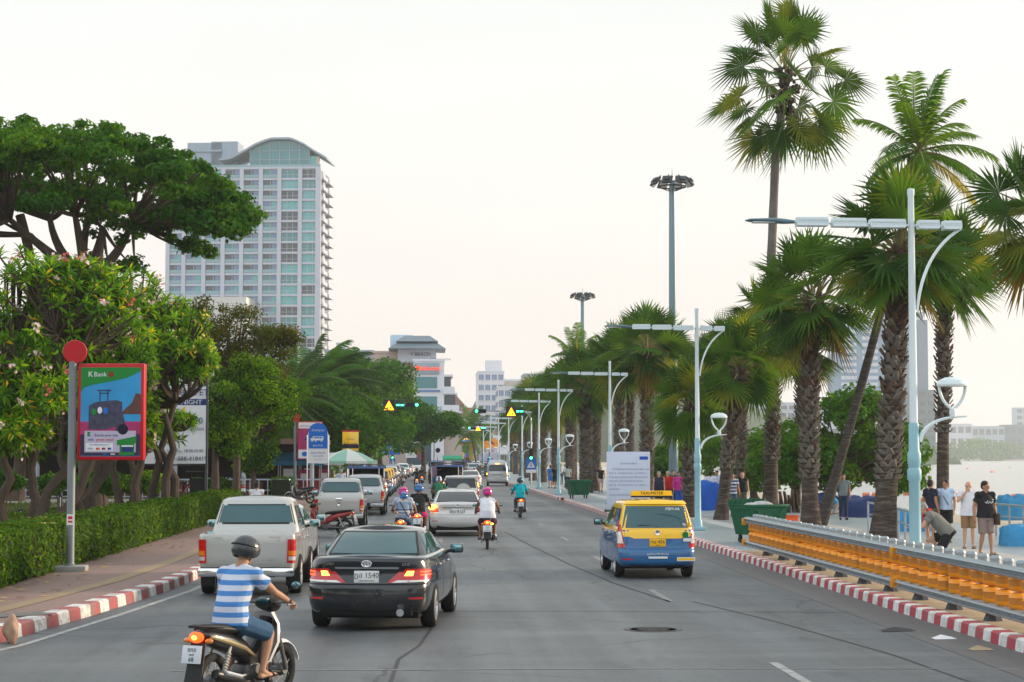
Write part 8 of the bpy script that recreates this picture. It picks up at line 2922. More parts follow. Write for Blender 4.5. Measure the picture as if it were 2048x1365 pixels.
# traffic signals
SGREEN = mat('signal_green', (.02, .9, .35), .4, var=0, emit=9, ecol=(.04, 1, .40))
SAMB = mat('signal_amber', (1, .45, .03), .4, var=0, emit=3.2, ecol=(1, .30, .01))
def signal(label, X_, d, arm, zarm, sgn, full=True):
	"""mast arm signal: arm reaches over the road by arm metres in direction sgn"""
	o = thing('traffic_light', label, 'traffic light', (X_, d, .17))
	pts = [(0, 0, 0), (0, 0, zarm - .9)] + curve((0, 0, zarm - .9), (0, 0, zarm), (sgn * 1.2, 0, zarm), 8)[1:] + [(sgn * arm, 0, zarm + .05)]
	MB().tube(pts, [.085] * 2 + [.07] * 8 + [.05], 10).build('mast_arm', GALV, o)
	a = arm
	def head(x, z, lit, horiz, nm='signal_head'):
		mb = MB()
		s_ = (1.05, .22, .36) if horiz else (.36, .22, 1.05)
		mb.box((x, -.12, z), s_, 0, ch=.03)
		for k in (-1, 0, 1):
			p = (x + k * .33, -.24, z) if horiz else (x, -.24, z + k * .33)
			mb.lathe([(.13, -.08), (.14, 0), (.12, .0), (.11, -.08)], 14, 0, Matrix.Translation(p) @ Matrix.Rotation(R(-90), 4, 'X'), closed=True)
		h = mb.build(nm, BLACKP, o)
		k = lit
		p = (x + k * .33, -.245, z) if horiz else (x, -.245, z + k * .33)
		MB().sph(p, (.13, .03, .13), 14, 8).build('lit_lamp', SGREEN, h)
	head(sgn * (a - .5), zarm, sgn * 1 if sgn > 0 else -1, True)
	MB().box((sgn * 1.75, -.08, zarm - .05), (.95, .1, .95), 0, ch=.02).build('sign_backing', BLACKP, o)
	tr = [(-.40, -.36), (.40, -.36), (0, .38)]
	mb = MB().prism([(sgn * 1.75 + x, zarm - .05 + z) for x, z in tr], .02, 0, Matrix.Translation((0, -.145, 0)))
	mb.prism([(sgn * 1.75 + x * .18 + .12, zarm - .2 + z * .3) for x, z in tr], .01, 1, Matrix.Translation((0, -.158, 0))).prism([(sgn * 1.75 + x * .18 - .12, zarm - .2 + z * .3) for x, z in tr], .01, 1, Matrix.Translation((0, -.158, 0)))
	mb.build('warning_triangle', [SAMB, BLACKP], o)
	h = MB().box((sgn * 2.62 if sgn > 0 else -1.0, -.08, zarm), (.72, .12, .8), ch=.02).build('arrow_box', mat('arrow_box_green', (.006, .045, .02), .4), o)
	xx = sgn * 2.62 if sgn > 0 else -1.0
	for e in (-.17, .17):
		MB().box((xx + e, -.145, zarm - .02), (.24, .02, .10), ch=.004).build('lit_bar', SGREEN, h)
	head(0, 2.6, -1, False)
	MB().box((0, -.1, 1.75), (.85, .03, .95), 0).prism([(-.34, 1.42), (.34, 1.42), (0, 2.08)], .008, 2, Matrix.Translation((0, -.12, 0))).tube([(0, -.13, 1.9), (-.02, -.13, 1.7), (-.1, -.13, 1.5)], .03, 5, 9).tube([(-.02, -.13, 1.7), (.1, -.13, 1.52)], .03, 5, 9).sph((0, -.13, 1.95), .045, 8, 6, 9).box((0, -.1, 1.1), (.9, .03, .28), 2).build('crossing_sign', [VIN[10]] + VIN[1:], o)
	return o
signal('left traffic light mast with a lit amber triangle in front of dark trees', X(733, 150), 150, 4.1, 6.45, 1)
signal('right traffic light mast with a lit amber triangle left of the palms', X(1062, 168), 168, 5.0, 6.4, -1)
s_ = signal('far left traffic light mast, half hidden under the spreading tree', -5.1, 277, 6.2, 6.6, 1)
signal('far right traffic light mast with a small amber triangle above the van', X(980, 277), 277, 3.2, 6.6, -1)
# ================================================================ buildings
BW2 = mat('wall_bright_white', (.62, .63, .67), .75, var=.06, scale=.25)
def wallmat(n, c, v=.08):
	return mat('wall_' + n, c, .75, var=v, scale=.25, detail=8)
BWHITE, BCREAM, BPINK, BBLUE = wallmat('white', (.42, .44, .50)), wallmat('cream', (.47, .40, .34)), wallmat('pinkish', (.42, .34, .30)), wallmat('grey_blue', (.27, .33, .39))
TEALG = mat('teal_window_glass', (.010, .16, .18), .12, .0, .4, .12, spec=.8)
TEALL = mat('pale_teal_window_glass', (.035, .30, .31), .12, .0, .3, .12, spec=.8)
DARKG = mat('dark_window_glass', (.02, .035, .05), .12, 0, .5, .2, spec=.6)
BLUEG = mat('blue_window_glass', (.10, .17, .30), .15, 0, .4, .2, spec=.6)
ROOFG = mat('grey_roof', (.16, .20, .23), .6, var=.15, scale=.5)
ROOFR = mat('brown_tile_roof', (.17, .095, .075), .8, var=.3, scale=2)
RAILG = mat('balcony_glass', (.20, .33, .36), .15, 0, .1, 1)
def hotel():
	d, s_ = 560, 560 / F
	A, B_ = dp(325, 915, d), dp(640, 915, d)
	W_ = B_.x - A.x
	o = thing('hotel_tower', 'tall white hotel tower with teal glass and an arched roof', 'hotel tower', (A.x, d + 3.5, .1), R(-6))
	Z = lambda py: CAMH + (915 - py) * s_
	top = Z(338)
	D = 20
	MB().box((W_ / 2, D / 2, top / 2), (W_ - .8, D, top)).build('core_wall', BWHITE, o)
	nf = 28
	fh = top / nf
	bays = [0, .115, .245, .37, .49, .615, .735, .87, 1.0]
	mb = MB()
	for i in range(9):
		mb.box((bays[i] * W_ + (.5 if i == 0 else -.6 if i == 8 else 0), -.35, top / 2), (1.2 if i < 8 else 1.6, .9, top))
	mb.build('pilaster', BWHITE, o, smooth=0)['kind'] = 'stuff'
	fl = MB().box((0, 0, 0), (W_ - .3, .55, .62)).mesh('floor_band', 0)
	fl.materials.append(BWHITE)
	for f in range(nf + 1):
		link('floor_band', fl, [], o, (W_ / 2, -.25, f * fh + (.0 if f < nf else .2)))
	rn = random.Random(6)
	wm = {}
	rest = MB()
	cnt = 0
	for f in range(nf - 1, -1, -1):
		for b in range(8):
			x0, x1 = bays[b] * W_ + .62, bays[b + 1] * W_ - .62
			kind = rn.choice([0, 0, 1, 1, 1, 2]) if b >= 6 else (rn.choice([2, 2, 2, 3, 0]) if b != 5 else rn.choice([0, 2, 2, 3]))
			key = (b, kind)
			def geo(mb, dx=0, dz=0):
				w_, h_ = x1 - x0, fh - .7
				mb.box((dx, -.02, dz), (w_, .1, h_), kind)
				k = 3 if b >= 6 else 2
				for j in range(1, k):
					mb.box((dx - w_ / 2 + w_ * j / k, -.10, dz), (.12, .08, h_), 4)
				if b < 6:
					mb.box((dx, -.35, dz - h_ / 2 + .55), (w_, .06, .95), 5)
					mb.box((dx + w_ * .3, -.09, dz), (w_ * .36, .06, h_), 3 if kind != 3 else 1)
				else:
					mb.box((dx, -.10, dz - h_ * .12), (w_, .08, .1), 4)
			if cnt < 100:
				if key not in wm:
					mb = MB()
					geo(mb)
					wm[key] = mb.mesh('window', 0)
					for q in (TEALG, TEALL, DARKG, BLUEG, BWHITE, RAILG):
						wm[key].materials.append(q)
				link('window', wm[key], [], o, ((x0 + x1) / 2, 0, f * fh + fh / 2))
			else:
				geo(rest, (x0 + x1) / 2, f * fh + fh / 2)
			cnt += 1
	rest.build('lower_windows', [TEALG, TEALL, DARKG, BLUEG, BWHITE, RAILG], o, smooth=0)['kind'] = 'stuff'
	# side with stacked balconies, in warm light
	mb = MB()
	mb.box((-.1, -5, 0), (1.2, 7.6, .4), 0).box((0, 5, 0), (1.4, 8.6, .4), 0).box((.42, -5, .5), (.14, 7.6, .9), 0).box((.62, 5, .5), (.14, 8.6, .9), 0)
	mb.box((-.72, -5.5, 1.7), (.12, 4.5, 2.2), 1).box((-.72, 5, 1.7), (.12, 6.5, 2.2), 1)
	bal = mb.mesh('balcony', 0)
	bal.materials.append(BWHITE)
	bal.materials.append(DARKG)
	for f in range(nf):
		link('balcony', bal, [], o, (W_ + .28, D / 2, f * fh + .3))
	# rooftop: glazed hall under the arched roof, service block
	zc = top + .3
	pts = [(-14.5, 2.6), (-11.5, 3.0), (-7, 5.2), (-3, 7.4), (2, 8.8), (6, 8.8), (10, 7.4), (14, 4.9), (17.6, 2.8)]
	up = [hermite([p[0] for p in pts], [p[1] for p in pts], -14.5 + 32.1 * k / 40) for k in range(41)]
	xs = [-14.5 + 32.1 * k / 40 for k in range(41)]
	x0 = W_ * .66
	poly = [(x0 + a, zc + b) for a, b in zip(xs, up)] + [(x0 + a, zc + b - .55) for a, b in zip(xs[::-1], up[::-1])]
	mb = MB()
	nn = 41
	for yy in (-1.5, D * .7):
		pass
	vs = [(x, -1.8, z) for x, z in poly] + [(x, D * .75, z) for x, z in poly]
	n = len(poly)
	fs = [(i, (i + 1) % n, n + (i + 1) % n, n + i) for i in range(n)]
	fs += [(i, i + 1, n - 2 - i, n - 1 - i) for i in range(nn - 1)] + [(n + i + 1, n + i, 2 * n - 1 - i, 2 * n - 2 - i) for i in range(nn - 1)]
	mb.add(vs, fs)
	mb.build('arched_roof', BBLUE, o, smooth=20)
	def hz(x):
		return hermite(xs, up, x - x0)
	gx0, gx1 = x0 - 5.5, x0 + 12.2
	g_ = [(gx0 + (gx1 - gx0) * k / 12) for k in range(13)]
	MB().prism([(g_[0], zc)] + [(g_[12], zc)] + [(x, zc + hz(x) - .6) for x in g_[::-1]], 14, 0, Matrix.Translation((0, 7.2, 0))).build('glass_hall', TEALG, o, smooth=0)
	for k in range(0, 13, 2):
		MB().box((g_[k], .12, zc + (hz(g_[k]) - .6) / 2), (.25, .2, hz(g_[k]) - .6)).build('mullion', BBLUE, o)
	for k, z in ((0, 2.4), (1, 3.0)):
		MB().box(((gx0 + gx1) / 2, .12, zc + z * (1 if k == 0 else 1.7)), (gx1 - gx0 - (0 if k == 0 else 4), .16, .18)).build('transom', BBLUE, o)
	MB().box((W_ - .9, .4, zc + 1.6), (1.0, 1, 3.4)).box((x0 + 13.4, 1.5, zc + 1.7), (2, 2.6, 3.4), 1).build('corner_pier', [BCREAM, TEALL], o)
	MB().box((W_ / 2, -.3, top + .7), (W_, .3, 1.0)).build('parapet', RAILG, o)
	MB().box((9.8, 12, zc + 4.4), (10.5, 12, 8.6)).box((15.8, 10.5, zc + 4.6), (8, 9, 8.8)).box((10, 5.7, zc + 6.2), (10, .4, .6)).build('service_block', BBLUE, o)
	MB().box((W_ * .3, -7, 24.2), (26, 14, 48.4)).build('podium_wall', wallmat('podium', (.5, .5, .48)), o)
hotel()
def block(label, px0, px1, pytop, d, depth, wall, fl, co, glass, rz=0., name='building', cat='building', gf=True, sidew=True, maxw=96):
	"""plain building block with its windows as parts; the front faces the camera"""
	s_ = d / F
	x0, x1 = X(px0, d), X(px1, d)
	W_, H_ = x1 - x0, CAMH + (915 - pytop) * s_
	o = thing(name, label, cat, (x0, d, .05), R(rz))
	MB().box((W_ / 2, depth / 2, H_ / 2), (W_, depth, H_)).build('wall', wall, o)
	MB().box((W_ / 2, depth / 2, H_ + .2), (W_ + .3, depth + .3, .4)).build('parapet', wall, o)
	if fl and co:
		fh, cw = H_ / fl, W_ / co
		mb = MB().box((0, 0, 0), (cw * .72, .12, fh * .52), 0).box((0, -.08, -fh * .28), (cw * .78, .22, .12), 1)
		for j in (-1, 1):
			mb.box((j * cw * .12, -.07, 0), (.07, .06, fh * .52), 1)
		wm = mb.mesh('window', 0)
		wm.materials.append(glass)
		wm.materials.append(wall)
		k = 0
		for f in range(fl - 1, -1, -1):
			for c in range(co):
				if k < maxw:
					link('window', wm, [], o, (cw * (c + .5), -.03, fh * (f + .5)))
				k += 1
		if sidew and depth > 6:
			side = 1 if x0 + W_ < 0 else -1
			n = max(2, int(depth / max(3, cw)))
			for f in range(fl - 1, -1, -1):
				for c in range(min(n, 5)):
					if k < 100:
						w_ = link('window', wm, [], o, (W_ + .03 if side > 0 else -.03, depth * (c + .5) / min(n, 5), fh * (f + .5)))
						w_.rotation_euler = (0, 0, R(90) if side > 0 else R(-90))
					k += 1
	return o, W_, H_
def board(label, px, py, d, w_, h_, m, text=None, tcol=2, tsize=None, post=None, rz=0., lit=None, group=None, name='shop_sign', shape=None, text2=None):
	q = dp(px, py, d)
	o = thing(name, label, 'shop sign', q, R(rz), group)
	if shape == 'oval':
		MB().lathe([(0, -.06), (.5, -.06), (.5, .06), (0, .06)], 28, 0, Matrix.Rotation(R(90), 4, 'X') @ Matrix.Diagonal((w_, h_, 1, 1))).build('board', m, o)
	else:
		MB().box((0, 0, 0), (w_, .14, h_), ch=.02).build('board', m, o)
	if text:
		mb = MB()
		mb.text(text, tsize or h_ * .5, facing(0, -.075, .12 * h_ if text2 else 0), 0, .004)
		if text2:
			mb.text(text2, (tsize or h_ * .5) * .5, facing(0, -.075, -.28 * h_), 0, .004)
		mb.build('lettering', VIN[tcol] if isinstance(tcol, int) else tcol, o)
	if post:
		mb = MB()
		for x in ([0] if post == 1 else [-w_ * .42, w_ * .42]):
			mb.tube([(x, .12, -q.z + .1), (x, .12, h_ * .4)], .06, 7)
			mb.build('post', DKGREY, o)
			mb = MB()
	return o
NEON = lambda n, c, e: mat('neon_' + n, c, .4, var=0, emit=e, ecol=c)
# block with the dark pitched roof and lit sign
o, W_, H_ = block('beige windowless block behind the trees with a tank on its roof', 742, 826, 708, 330, 22, BPINK, 0, 0, DARKG)
MB().box((W_ * .72, 6, H_ + 1.9), (W_ * .56, 7, 3.0), ch=.3).build('water_tank', mat('tank_blue', (.36, .46, .56), .3, .3), o)
mb = MB()
for i in range(4):
	for k in range(12):
		mb.box((W_ * .48 + k * .32, -.03, H_ - 8.3 - i * .42), (.2, .08, .26))
mb.build('vent_grille', DARKG, o)
block('low pale blue flat roofed building left of the beige block', 650, 745, 706, 345, 20, BBLUE, 3, 4, DARKG)
o, W_, H_ = block('white stepped hotel with a red lit sign and corner balconies', 826, 888, 724, 322, 25, BW2, 0, 0, TEALG)
MB().box((W_ * .44, -.2, H_ - 1.2), (W_ * .8, .3, 1.9), ch=.05).build('sign_frame', BBLUE, o)
mb = MB()
mb.text('baboons', 1.15, facing(W_ * .50, -.40, H_ - 1.2), 0, .06)
mb.build('lit_lettering', NEON('red', (.9, .06, .02), .9), o)
MB().lathe([(.2, 0), (.42, .02), (.42, .06)], 18, 0, facing(W_ * .14, -.4, H_ - 1.2)).build('lit_emblem', NEON('red', (.9, .06, .02), .9), o)
for k in range(3):
	MB().box((W_ * .42, -.05, H_ - 3.6 - k * 3.3), (W_ * .7, .12, 1.9)).build('window', TEALG, o)
	MB().box((W_ * .44, -.14, H_ - 5.0 - k * 3.3), (W_ * .86, .2, .3)).build('blue_band', mat('blue_band', (.12, .2, .42), .6), o)
	w2 = 1.5 + .75 * k
	MB().box((W_ + w2 / 2, 6, H_ - 2.4 - k * 3.1), (w2, 12, .35)).box((W_ + w2 / 2, -.1, H_ - 4.9 - k * 3.1), (w2 + .4, .4, 1.2)).box((W_ + w2 + .1, 6, H_ - 4.9 - k * 3.1), (.4, 12.4, 1.2)).build('balcony', BW2, o)
	MB().box((W_ + w2 / 2 - .2, 5, H_ - 3.5 - k * 3.1), (w2 - .3, 8, 1.7)).build('balcony_window', DARKG, o)
MB().box((W_ + 1.5, 8, (H_ - 12) / 2), (3.0, 15, H_ - 12)).build('lower_wall', BPINK, o)
mb = MB()
hx, hz_ = .6, H_ + 3.6
mb.box((hx, 9, H_ + 1.15), (6.6, 10, 2.3))
mb.build('roof_storey', BWHITE, o)
mb = MB()
def hip(mb, cx, cy, z, a, b, h, k):
	mb.add([(cx - a, cy - b, z), (cx + a, cy - b, z), (cx + a, cy + b, z), (cx - a, cy + b, z), (cx - a * k, cy - b * k, z + h), (cx + a * k, cy - b * k, z + h), (cx + a * k, cy + b * k, z + h), (cx - a * k, cy + b * k, z + h)], [(3, 2, 1, 0), (4, 5, 6, 7), (0, 1, 5, 4), (1, 2, 6, 5), (2, 3, 7, 6), (3, 0, 4, 7)])
hip(mb, hx, 9, H_ + 2.3, 4.9, 7, 1.15, .68)
hip(mb, hx, 9, H_ + 3.6, 3.6, 5.6, 1.1, .6)
mb.box((hx, 9, H_ + 3.5), (6.4, 9, .4))
mb.build('hipped_roof', ROOFG, o, smooth=0)
mb = MB()
mb.text('V BEACH', .85, facing(hx + .6, 3.9, H_ + 1.4), 0, .04)
mb.text('PARTY BOUTIQUE', .42, facing(W_ - .6, 3.6, H_ + .5), 0, .04)
mb.build('roof_lettering', DKGREY, o)
block('small gabled white house right of the hotel tower foot', 672, 690, 690, 480, 10, BWHITE, 3, 2, DARKG)
# white hotel at the bend
o, W_, H_ = block('white slab hotel with a stair tower at the bend of the road', 956, 1008, 745, 640, 30, BW2, 9, 4, BLUEG, sidew=False)
MB().box((W_ * .62, 8, H_ + 2), (W_ * .62, 10, 4.2)).build('roof_tower', BW2, o)
MB().box((W_ + 6.5, 6, H_ - 5), (14, 10, 5.5)).box((W_ + 6.5, .9, H_ - 5), (12.5, .2, 4.2), 1).build('upper_terrace', [BW2, mat('terrace_lattice', (.42, .38, .32), .8, var=.6, scale=1.5)], o)
block('white hotel wing with rows of blue windows in front of the slab hotel', 996, 1072, 776, 610, 22, BW2, 7, 6, BLUEG)
block('pale plain building beside the white hotel, above the palms', 1048, 1100, 750, 660, 20, BBLUE, 8, 3, BLUEG)
# low houses at the far left bend
for i, (a, b, t, d, w_, f, c, lb) in enumerate(((915, 960, 838, 470, BW2, 3, 4, 'white three storey shophouse with a tiled roof at the far bend'), (872, 925, 815, 400, BPINK, 4, 4, 'pinkish shophouse behind the spreading tree'), (940, 990, 866, 520, BCREAM, 3, 4, 'cream low shop at the end of the street'), (985, 1060, 872, 560, BW2, 2, 5, 'long white shop row at the end of the street'), (900, 945, 872, 380, BCREAM, 2, 3, 'low cream shop with signs before the shophouse'))):
	o, W_, H_ = block(lb, a, b, t, d, 16, w_, f, c, DARKG)
	mb = MB()
	hip(mb, W_ / 2, 8, H_ + .4, W_ * .58, 9.5, 2.4, .4)
	mb.build('roof', ROOFR, o, smooth=0)
	MB().box((W_ / 2, -1.2, H_ * .36), (W_ * .98, 2.4, .15), 0, Matrix.Rotation(R(0), 4, 'X')).build('awning', [TARPD, TARP, ROOFR, BCREAM, OR][i], o)
# low shop fronts along the left pavement, under the trees
for i, (y0, y1, h, w_, lb) in enumerate(((128, 150, 3.4, BCREAM, 'single storey cream shop under the trees, nearest of the left shop fronts'), (154, 186, 4.2, BWHITE, 'white shop front under the dark trees past the first signal'), (190, 232, 5, BBLUE, 'grey blue shop front beneath the tall dark tree'), (236, 300, 6, BPINK, 'pinkish shop front under the spreading tree'))):
	o = thing('shop', lb, 'shop', (-11.5, y0, .1))
	L_ = y1 - y0
	MB().box((-4, L_ / 2, h / 2), (8, L_, h)).build('wall', w_, o)
	n = max(2, int(L_ / 5))
	for k in range(n):
		MB().box((.02, L_ * (k + .5) / n, 1.5), (.1, L_ / n * .78, 2.6)).build('shop_window', DARKG, o)
	MB().box((1.0, L_ / 2, 2.95), (2.2, L_ * .96, .1), 0, Matrix.Rotation(R(0), 4, 'Y')).build('awning', [TARP, mat('awning_cream', (.5, .45, .35), .8), ROOFR, TARPD][i], o)
	MB().box((-4, -.06, 1.4), (5, .1, 2.2)).build('end_window', DARKG, o)
# open restaurant terrace behind the garden at far left
o = thing('restaurant_terrace', 'open restaurant terrace with a white lattice rail behind the garden', 'restaurant', (-34, 108, .1))
MB().box((14, 5, 3.3), (28, 10, .3)).build('roof', ROOFR, o)
for k in range(8):
	MB().tube([(.5 + k * 3.85, .4, 0), (.5 + k * 3.85, .4, 3.2)], .12, 8).build('column', BWHITE, o)
MB().box((14, 9.8, 1.6), (28, .2, 3.2)).build('back_wall', mat('terrace_dark_wood', (.05, .035, .03), .8), o)  # back wall in dark brown wood
mb = MB().box((14, 0, 1.15), (28, .08, .08)).box((14, 0, .55), (28, .06, .06)).box((14, 0, .2), (28, .06, .06))
for k in range(57):
	mb.box((k * .5, 0, .6), (.05, .05, 1.15))
mb.build('lattice_rail', BWHITE, o, smooth=0)
MB().box((20, 2.5, .5), (9, 1.0, .9)).build('counter', mat('counter_orange', (.16, .05, .025), .6, var=.4, scale=2), o)
# market umbrella, stalls, rental sign
o = thing('market_umbrella', 'pale green and white market umbrella above the parked vehicles', 'umbrella', (X(695, 104), 104, .18))
MB().tube([(0, 0, 0), (0, 0, 2.75)], .03, 8).build('pole', DKGREY, o)
mb = MB()
vs = [(0, 0, 2.8)]
for r_, z in ((.8, 2.52), (1.55, 2.12), (1.57, 1.98)):
	for k in range(16):
		a = 2 * math.pi * k / 16
		f = 1 if k % 2 == 0 else .93
		vs.append((r_ * f * math.cos(a), r_ * f * math.sin(a), z))
fs = [(0, 1 + k, 1 + (k + 1) % 16) for k in range(16)] + [(1 + i * 16 + k, 17 + i * 16 + k, 17 + i * 16 + (k + 1) % 16, 1 + i * 16 + (k + 1) % 16) for i in range(2) for k in range(16)]
mb.add(vs, fs, [(k // 2) % 2 for k in range(16)] + [(k // 2) % 2 for i in range(2) for k in range(16)])
mb.build('canopy', [mat('canopy_white', (.55, .56, .52), .8, var=.05), mat('canopy_green', (.25, .42, .34), .8, var=.05)], o, smooth=0)
for i, (px, d, m_, lb) in enumerate(((600, 112, TARP, 'food stall with a pale blue awning behind the bus stop post'), (640, 116, mat('awning_white', (.5, .5, .52), .8), 'stall with a white scalloped awning and posters behind the bus stop board'), (905, 290, mat('awning_green', (.01, .25, .12), .7), 'far stall with a green awning ahead of the songthaews'))):
	o = thing('market_stall', lb, 'stall', (X(px, d), d, .18))
	for x in (-1.2, 1.2):
		for y in (-.8, .8):
			MB().tube([(x, y, 0), (x, y, 2.3)], .03, 6).build('post', GALV, o)
	MB().add([(-1.5, -1.2, 2.1), (1.5, -1.2, 2.1), (1.5, 0, 2.6), (-1.5, 0, 2.6), (-1.5, 1.2, 2.1), (1.5, 1.2, 2.1), (-1.5, -1.2, 1.85), (1.5, -1.2, 1.85)], [(0, 1, 2, 3), (3, 2, 5, 4), (6, 7, 1, 0)]).build('awning', m_, o, smooth=0)
	MB().box((0, 0, .5), (2.3, 1.2, 1.0)).build('counter', mat('stall_red', (.28, .04, .03), .6, var=.4, scale=3), o)
	MB().box((-.6, -.85, 1.2), (.6, .04, .9), 2).box((.3, -.86, 1.25), (.7, .04, .7), 3).box((.3, -.89, 1.2), (.4, .03, .35), 2).build('poster', VIN, o)
o = board('tall yellow and black car rental sign with a red edge', 701, 889, 112, .94, 1.5, TYEL, 'Hertz', 4, .34, post=1, name='shop_sign')
MB().box((0, .0, .78), (1.02, .16, .1)).build('red_edge', REDP, o)
MB().box((0, -.078, -.12), (.94, .01, .24), 0).box((0, -.078, -.42), (.94, .01, .06), 0).build('black_band', BLACKP, o)
mb = MB()
textset(mb, [('Car Rental', .1, 0, -.085, .30, 4), ('24 Hrs', .2, 0, -.085, -.60, 4)])
mb.build('small_lettering', VIN, o)
for args in ((693, 880, 178, 2.2, 1.6, VIN[5], 'T', 2, 1.2, 1, 'red and white upright sign under the trees right of the signal'), (712, 902, 178, 2.4, 1.0, VIN[10], 'SALE', 2, .5, 1, 'blue shop sign low under the trees'), (783, 898, 240, 2.2, 1.5, VIN[10], 'BAR', 2, .6, 1, 'blue sign beyond the parked cars under the far left signal'),
			 (838, 908, 265, 3.4, 3.0, wallmat('slate', (.06, .10, .13)), 'fly', 5, 1.7, None, 'dark slate hoarding with red script by the far trees'), (822, 911, 262, 1.5, .7, VIN[2], 'HOTEL', 0, .35, 1, 'white plate sign in front of the slate hoarding'),
			 (875, 905, 300, 1.6, 1.6, VIN[2], 'PATTAYA', 5, .25, 1, 'white square sign with red ring lettering in the shop sign cluster'), (895, 889, 330, 2.8, 1.4, VIN[6], 'HOTEL', 3, .6, 2, 'pink hotel sign high in the shop sign cluster'), (898, 902, 335, 2.0, 1.2, VIN[3], 'SPA', 2, .6, 1, 'magenta spa sign below the pink hotel sign'),
			 (924, 863, 350, 3.6, 1.9, wallmat('olive_panel', (.33, .36, .25)), 'SEAFOOD', 0, .6, 2, 'large pale olive panel above the neon sign'), (908, 871, 345, 3.0, 1.0, BLACKP, 'OPEN', 10, .5, 2, 'black panel sign left of the neon sign'), (914, 890, 340, 1.2, 1.7, TYEL, '24', 5, .5, 1, 'yellow upright sign among the far signs'),
			 (922, 900, 338, 2.8, 1.2, VIN[0], 'MASSAGE', 2, .42, 1, 'green and white massage sign in the cluster'), (941, 903, 345, 1.8, 2.2, VIN[10], 'ATM', 2, .6, 1, 'blue upright sign at the right of the cluster'), (916, 911, 330, 2.0, 1.3, mat('board_cream', (.6, .5, .3), .6), 'MENU', 7, .5, 1, 'cream menu board lowest in the cluster'), (955, 885, 400, 2.4, 2.0, VIN[2], 'TOUR', 9, .6, 1, 'white and grey tour sign right of the cluster'), (976, 902, 430, 4.2, 4.6, VIN[6], 'KARAOKE', 3, .7, 2, 'tall lilac poster board below the orange oval sign'), (985, 878, 430, 3.8, 1.6, VIN[2], 'RESORT', 9, .7, 2, 'white resort sign on the end shop row')):
	px, py, d, a, b, m_, t_, tc_, ts, po, lb = args
	board(lb, px, py, d, a, b, m_, t_, tc_, ts, po)
board('orange oval shop sign at the end of the street', 978, 887, 420, 5.2, 2.4, mat('oval_orange', (.75, .3, .03), .5), 'Wonderful', 5, .8, 1, shape='oval')
board('red oval shop sign in the middle of the sign cluster', 930, 891, 342, 4.2, 2.2, VIN[5], 'COYOTE', 2, .6, 1, shape='oval')
o = board('lit neon sign in pink, yellow and blue above the far signs', 925, 876, 341, 3.2, 1.6, BLACKP, 'Oasis', NEON('pink', (1, .1, .7), 3), .75, 2)
mb = MB()
mb.box((0, -.09, -.25), (2.6, .05, .16), 0).box((0, -.09, -.55), (2.8, .05, .12), 1)
mb.build('neon_tube', [NEON('yellow', (1, .75, .05), 3), NEON('blue', (.15, .3, 1), 3)], o)
o = board('slanting lit orange strip sign left of the sign cluster', 846, 897, 290, .5, 3.0, NEON('orange', (1, .5, .06), 1.2), None, post=1)
# hazy tower across the bay, and lower blocks round it
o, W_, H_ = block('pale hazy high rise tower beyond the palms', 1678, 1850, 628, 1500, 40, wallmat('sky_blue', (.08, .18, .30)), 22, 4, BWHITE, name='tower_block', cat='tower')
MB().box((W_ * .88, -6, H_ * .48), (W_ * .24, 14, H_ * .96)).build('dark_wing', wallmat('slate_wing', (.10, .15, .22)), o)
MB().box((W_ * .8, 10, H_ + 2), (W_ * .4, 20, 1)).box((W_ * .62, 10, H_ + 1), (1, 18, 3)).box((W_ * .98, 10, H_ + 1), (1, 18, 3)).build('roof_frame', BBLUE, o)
for a, b, t, d, f, c, lb in ((1490, 1560, 790, 1300, 6, 5, 'pale low block seen between the leaning palm and the next trunk'), (1560, 1680, 806, 1350, 5, 7, 'long pale low block left of the hazy tower'), (1820, 1872, 780, 1480, 8, 3, 'dark grey unfinished block at the foot of the hazy tower'), (1900, 1945, 848, 2300, 3, 3, 'small white building on the far shore by the lamp'), (1945, 2010, 853, 2320, 3, 5, 'grey low building on the far shore'), (2008, 2060, 850, 2330, 3, 4, 'dark low building on the far shore at the right edge'), (2034, 2060, 815, 2500, 8, 2, 'pale blue slab block far off at the right edge'), (1560, 1620, 820, 1250, 4, 4, 'white low block behind the sea almond tree')):
	block(lb, a, b, t, d, 20, [BWHITE, BBLUE, wallmat('slate', (.06, .10, .13))][2 if 'dark' in lb else (1 if 'grey' in lb or 'blue' in lb else 0)], f, c, DARKG, sidew=False)
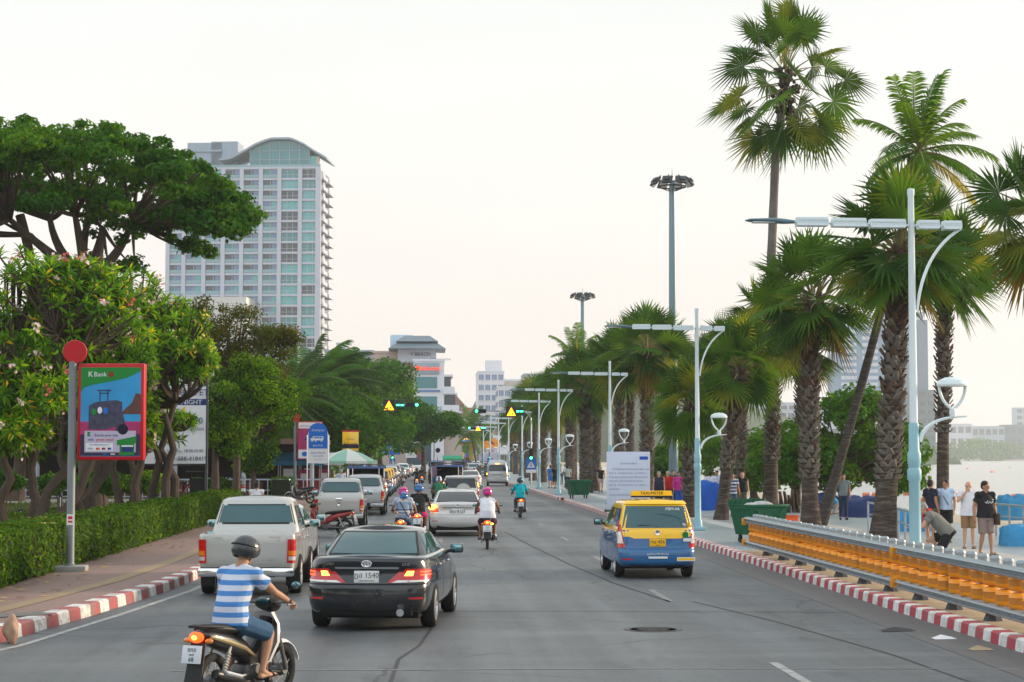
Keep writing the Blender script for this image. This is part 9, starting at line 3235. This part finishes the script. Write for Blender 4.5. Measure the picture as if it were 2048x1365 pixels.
# wooded far shore
rg = np.random.default_rng(60)
bl = []
rn = random.Random(60)
for k in range(230):
	px = rn.uniform(1440, 2080)
	d = 1250 + (px - 1440) * 1.55 + rn.uniform(0, 60)
	q = dp(px, 915, d)
	r_ = rn.uniform(5, 9)
	bl.append(((q.x, d - 10, rn.uniform(2, 13 + 8 * math.sin(px * .02) ** 2)), (r_ * 1.3, r_, r_ * .8)))
v, q, mi = leaf_cloud(bl, 15000, 3.2, .7, rg, .4, .6, 3, [.55, .3, .15])
link('far_trees', np_mesh('far_trees', v, q, mi), G_DARK, label='belt of trees along the far shore of the bay', kind='stuff')
bl = []
for k in range(150):
	px = rn.uniform(-60, 740)
	d = rn.uniform(150, 190)
	q = dp(px, 915, d)
	r_ = rn.uniform(1.6, 3.2)
	bl.append(((q.x, d, rn.uniform(.5, 7)), (r_ * 1.3, r_, r_)))
v, q, mi = leaf_cloud(bl, 17000, .55, .65, rg, .4, .6, 3, [.6, .3, .1])
link('background_trees', np_mesh('background_trees', v, q, mi), G_DARK, label='dark belt of trees behind the garden and the terrace', kind='stuff')
# unseen trees added along the street behind the camera, to darken reflections
bl = []
for k in range(120):
	a = k % 3
	x, y = (rn.uniform(-34, -11), rn.uniform(-60, 8)) if a == 0 else ((rn.uniform(13, 24), rn.uniform(-70, -6)) if a == 1 else (rn.uniform(-34, 30), rn.uniform(-130, -95)))
	r_ = rn.uniform(1.4, 2.8)
	bl.append(((x, y, rn.uniform(2.2, 8.5)), (r_ * 1.3, r_ * 1.2, r_)))
v, q, mi = leaf_cloud(bl, 9000, .8, .7, rg, .4, .6, 3, [.6, .3, .1])
link('background_trees', np_mesh('background_trees', v, q, mi), G_DARK, label='unseen trees added along the street behind the viewpoint to darken reflections', kind='stuff')
# ---------------------------------------------------------------- the air
m = bpy.data.materials.new('sea_haze')
t, b = nt(m)
t.nodes.remove(b)
pv = t.nodes.new('ShaderNodeVolumePrincipled')
pv.inputs['Color'].default_value = (.90, .955, .99, 1)
pv.inputs['Density'].default_value = .00018
pv.inputs['Anisotropy'].default_value = .2
t.links.new(pv.outputs[0], t.nodes['Material Output'].inputs['Volume'])
MB().box((0, 1600, 56), (6000, 3600, 136)).build('haze', m, kind='stuff', smooth=0)
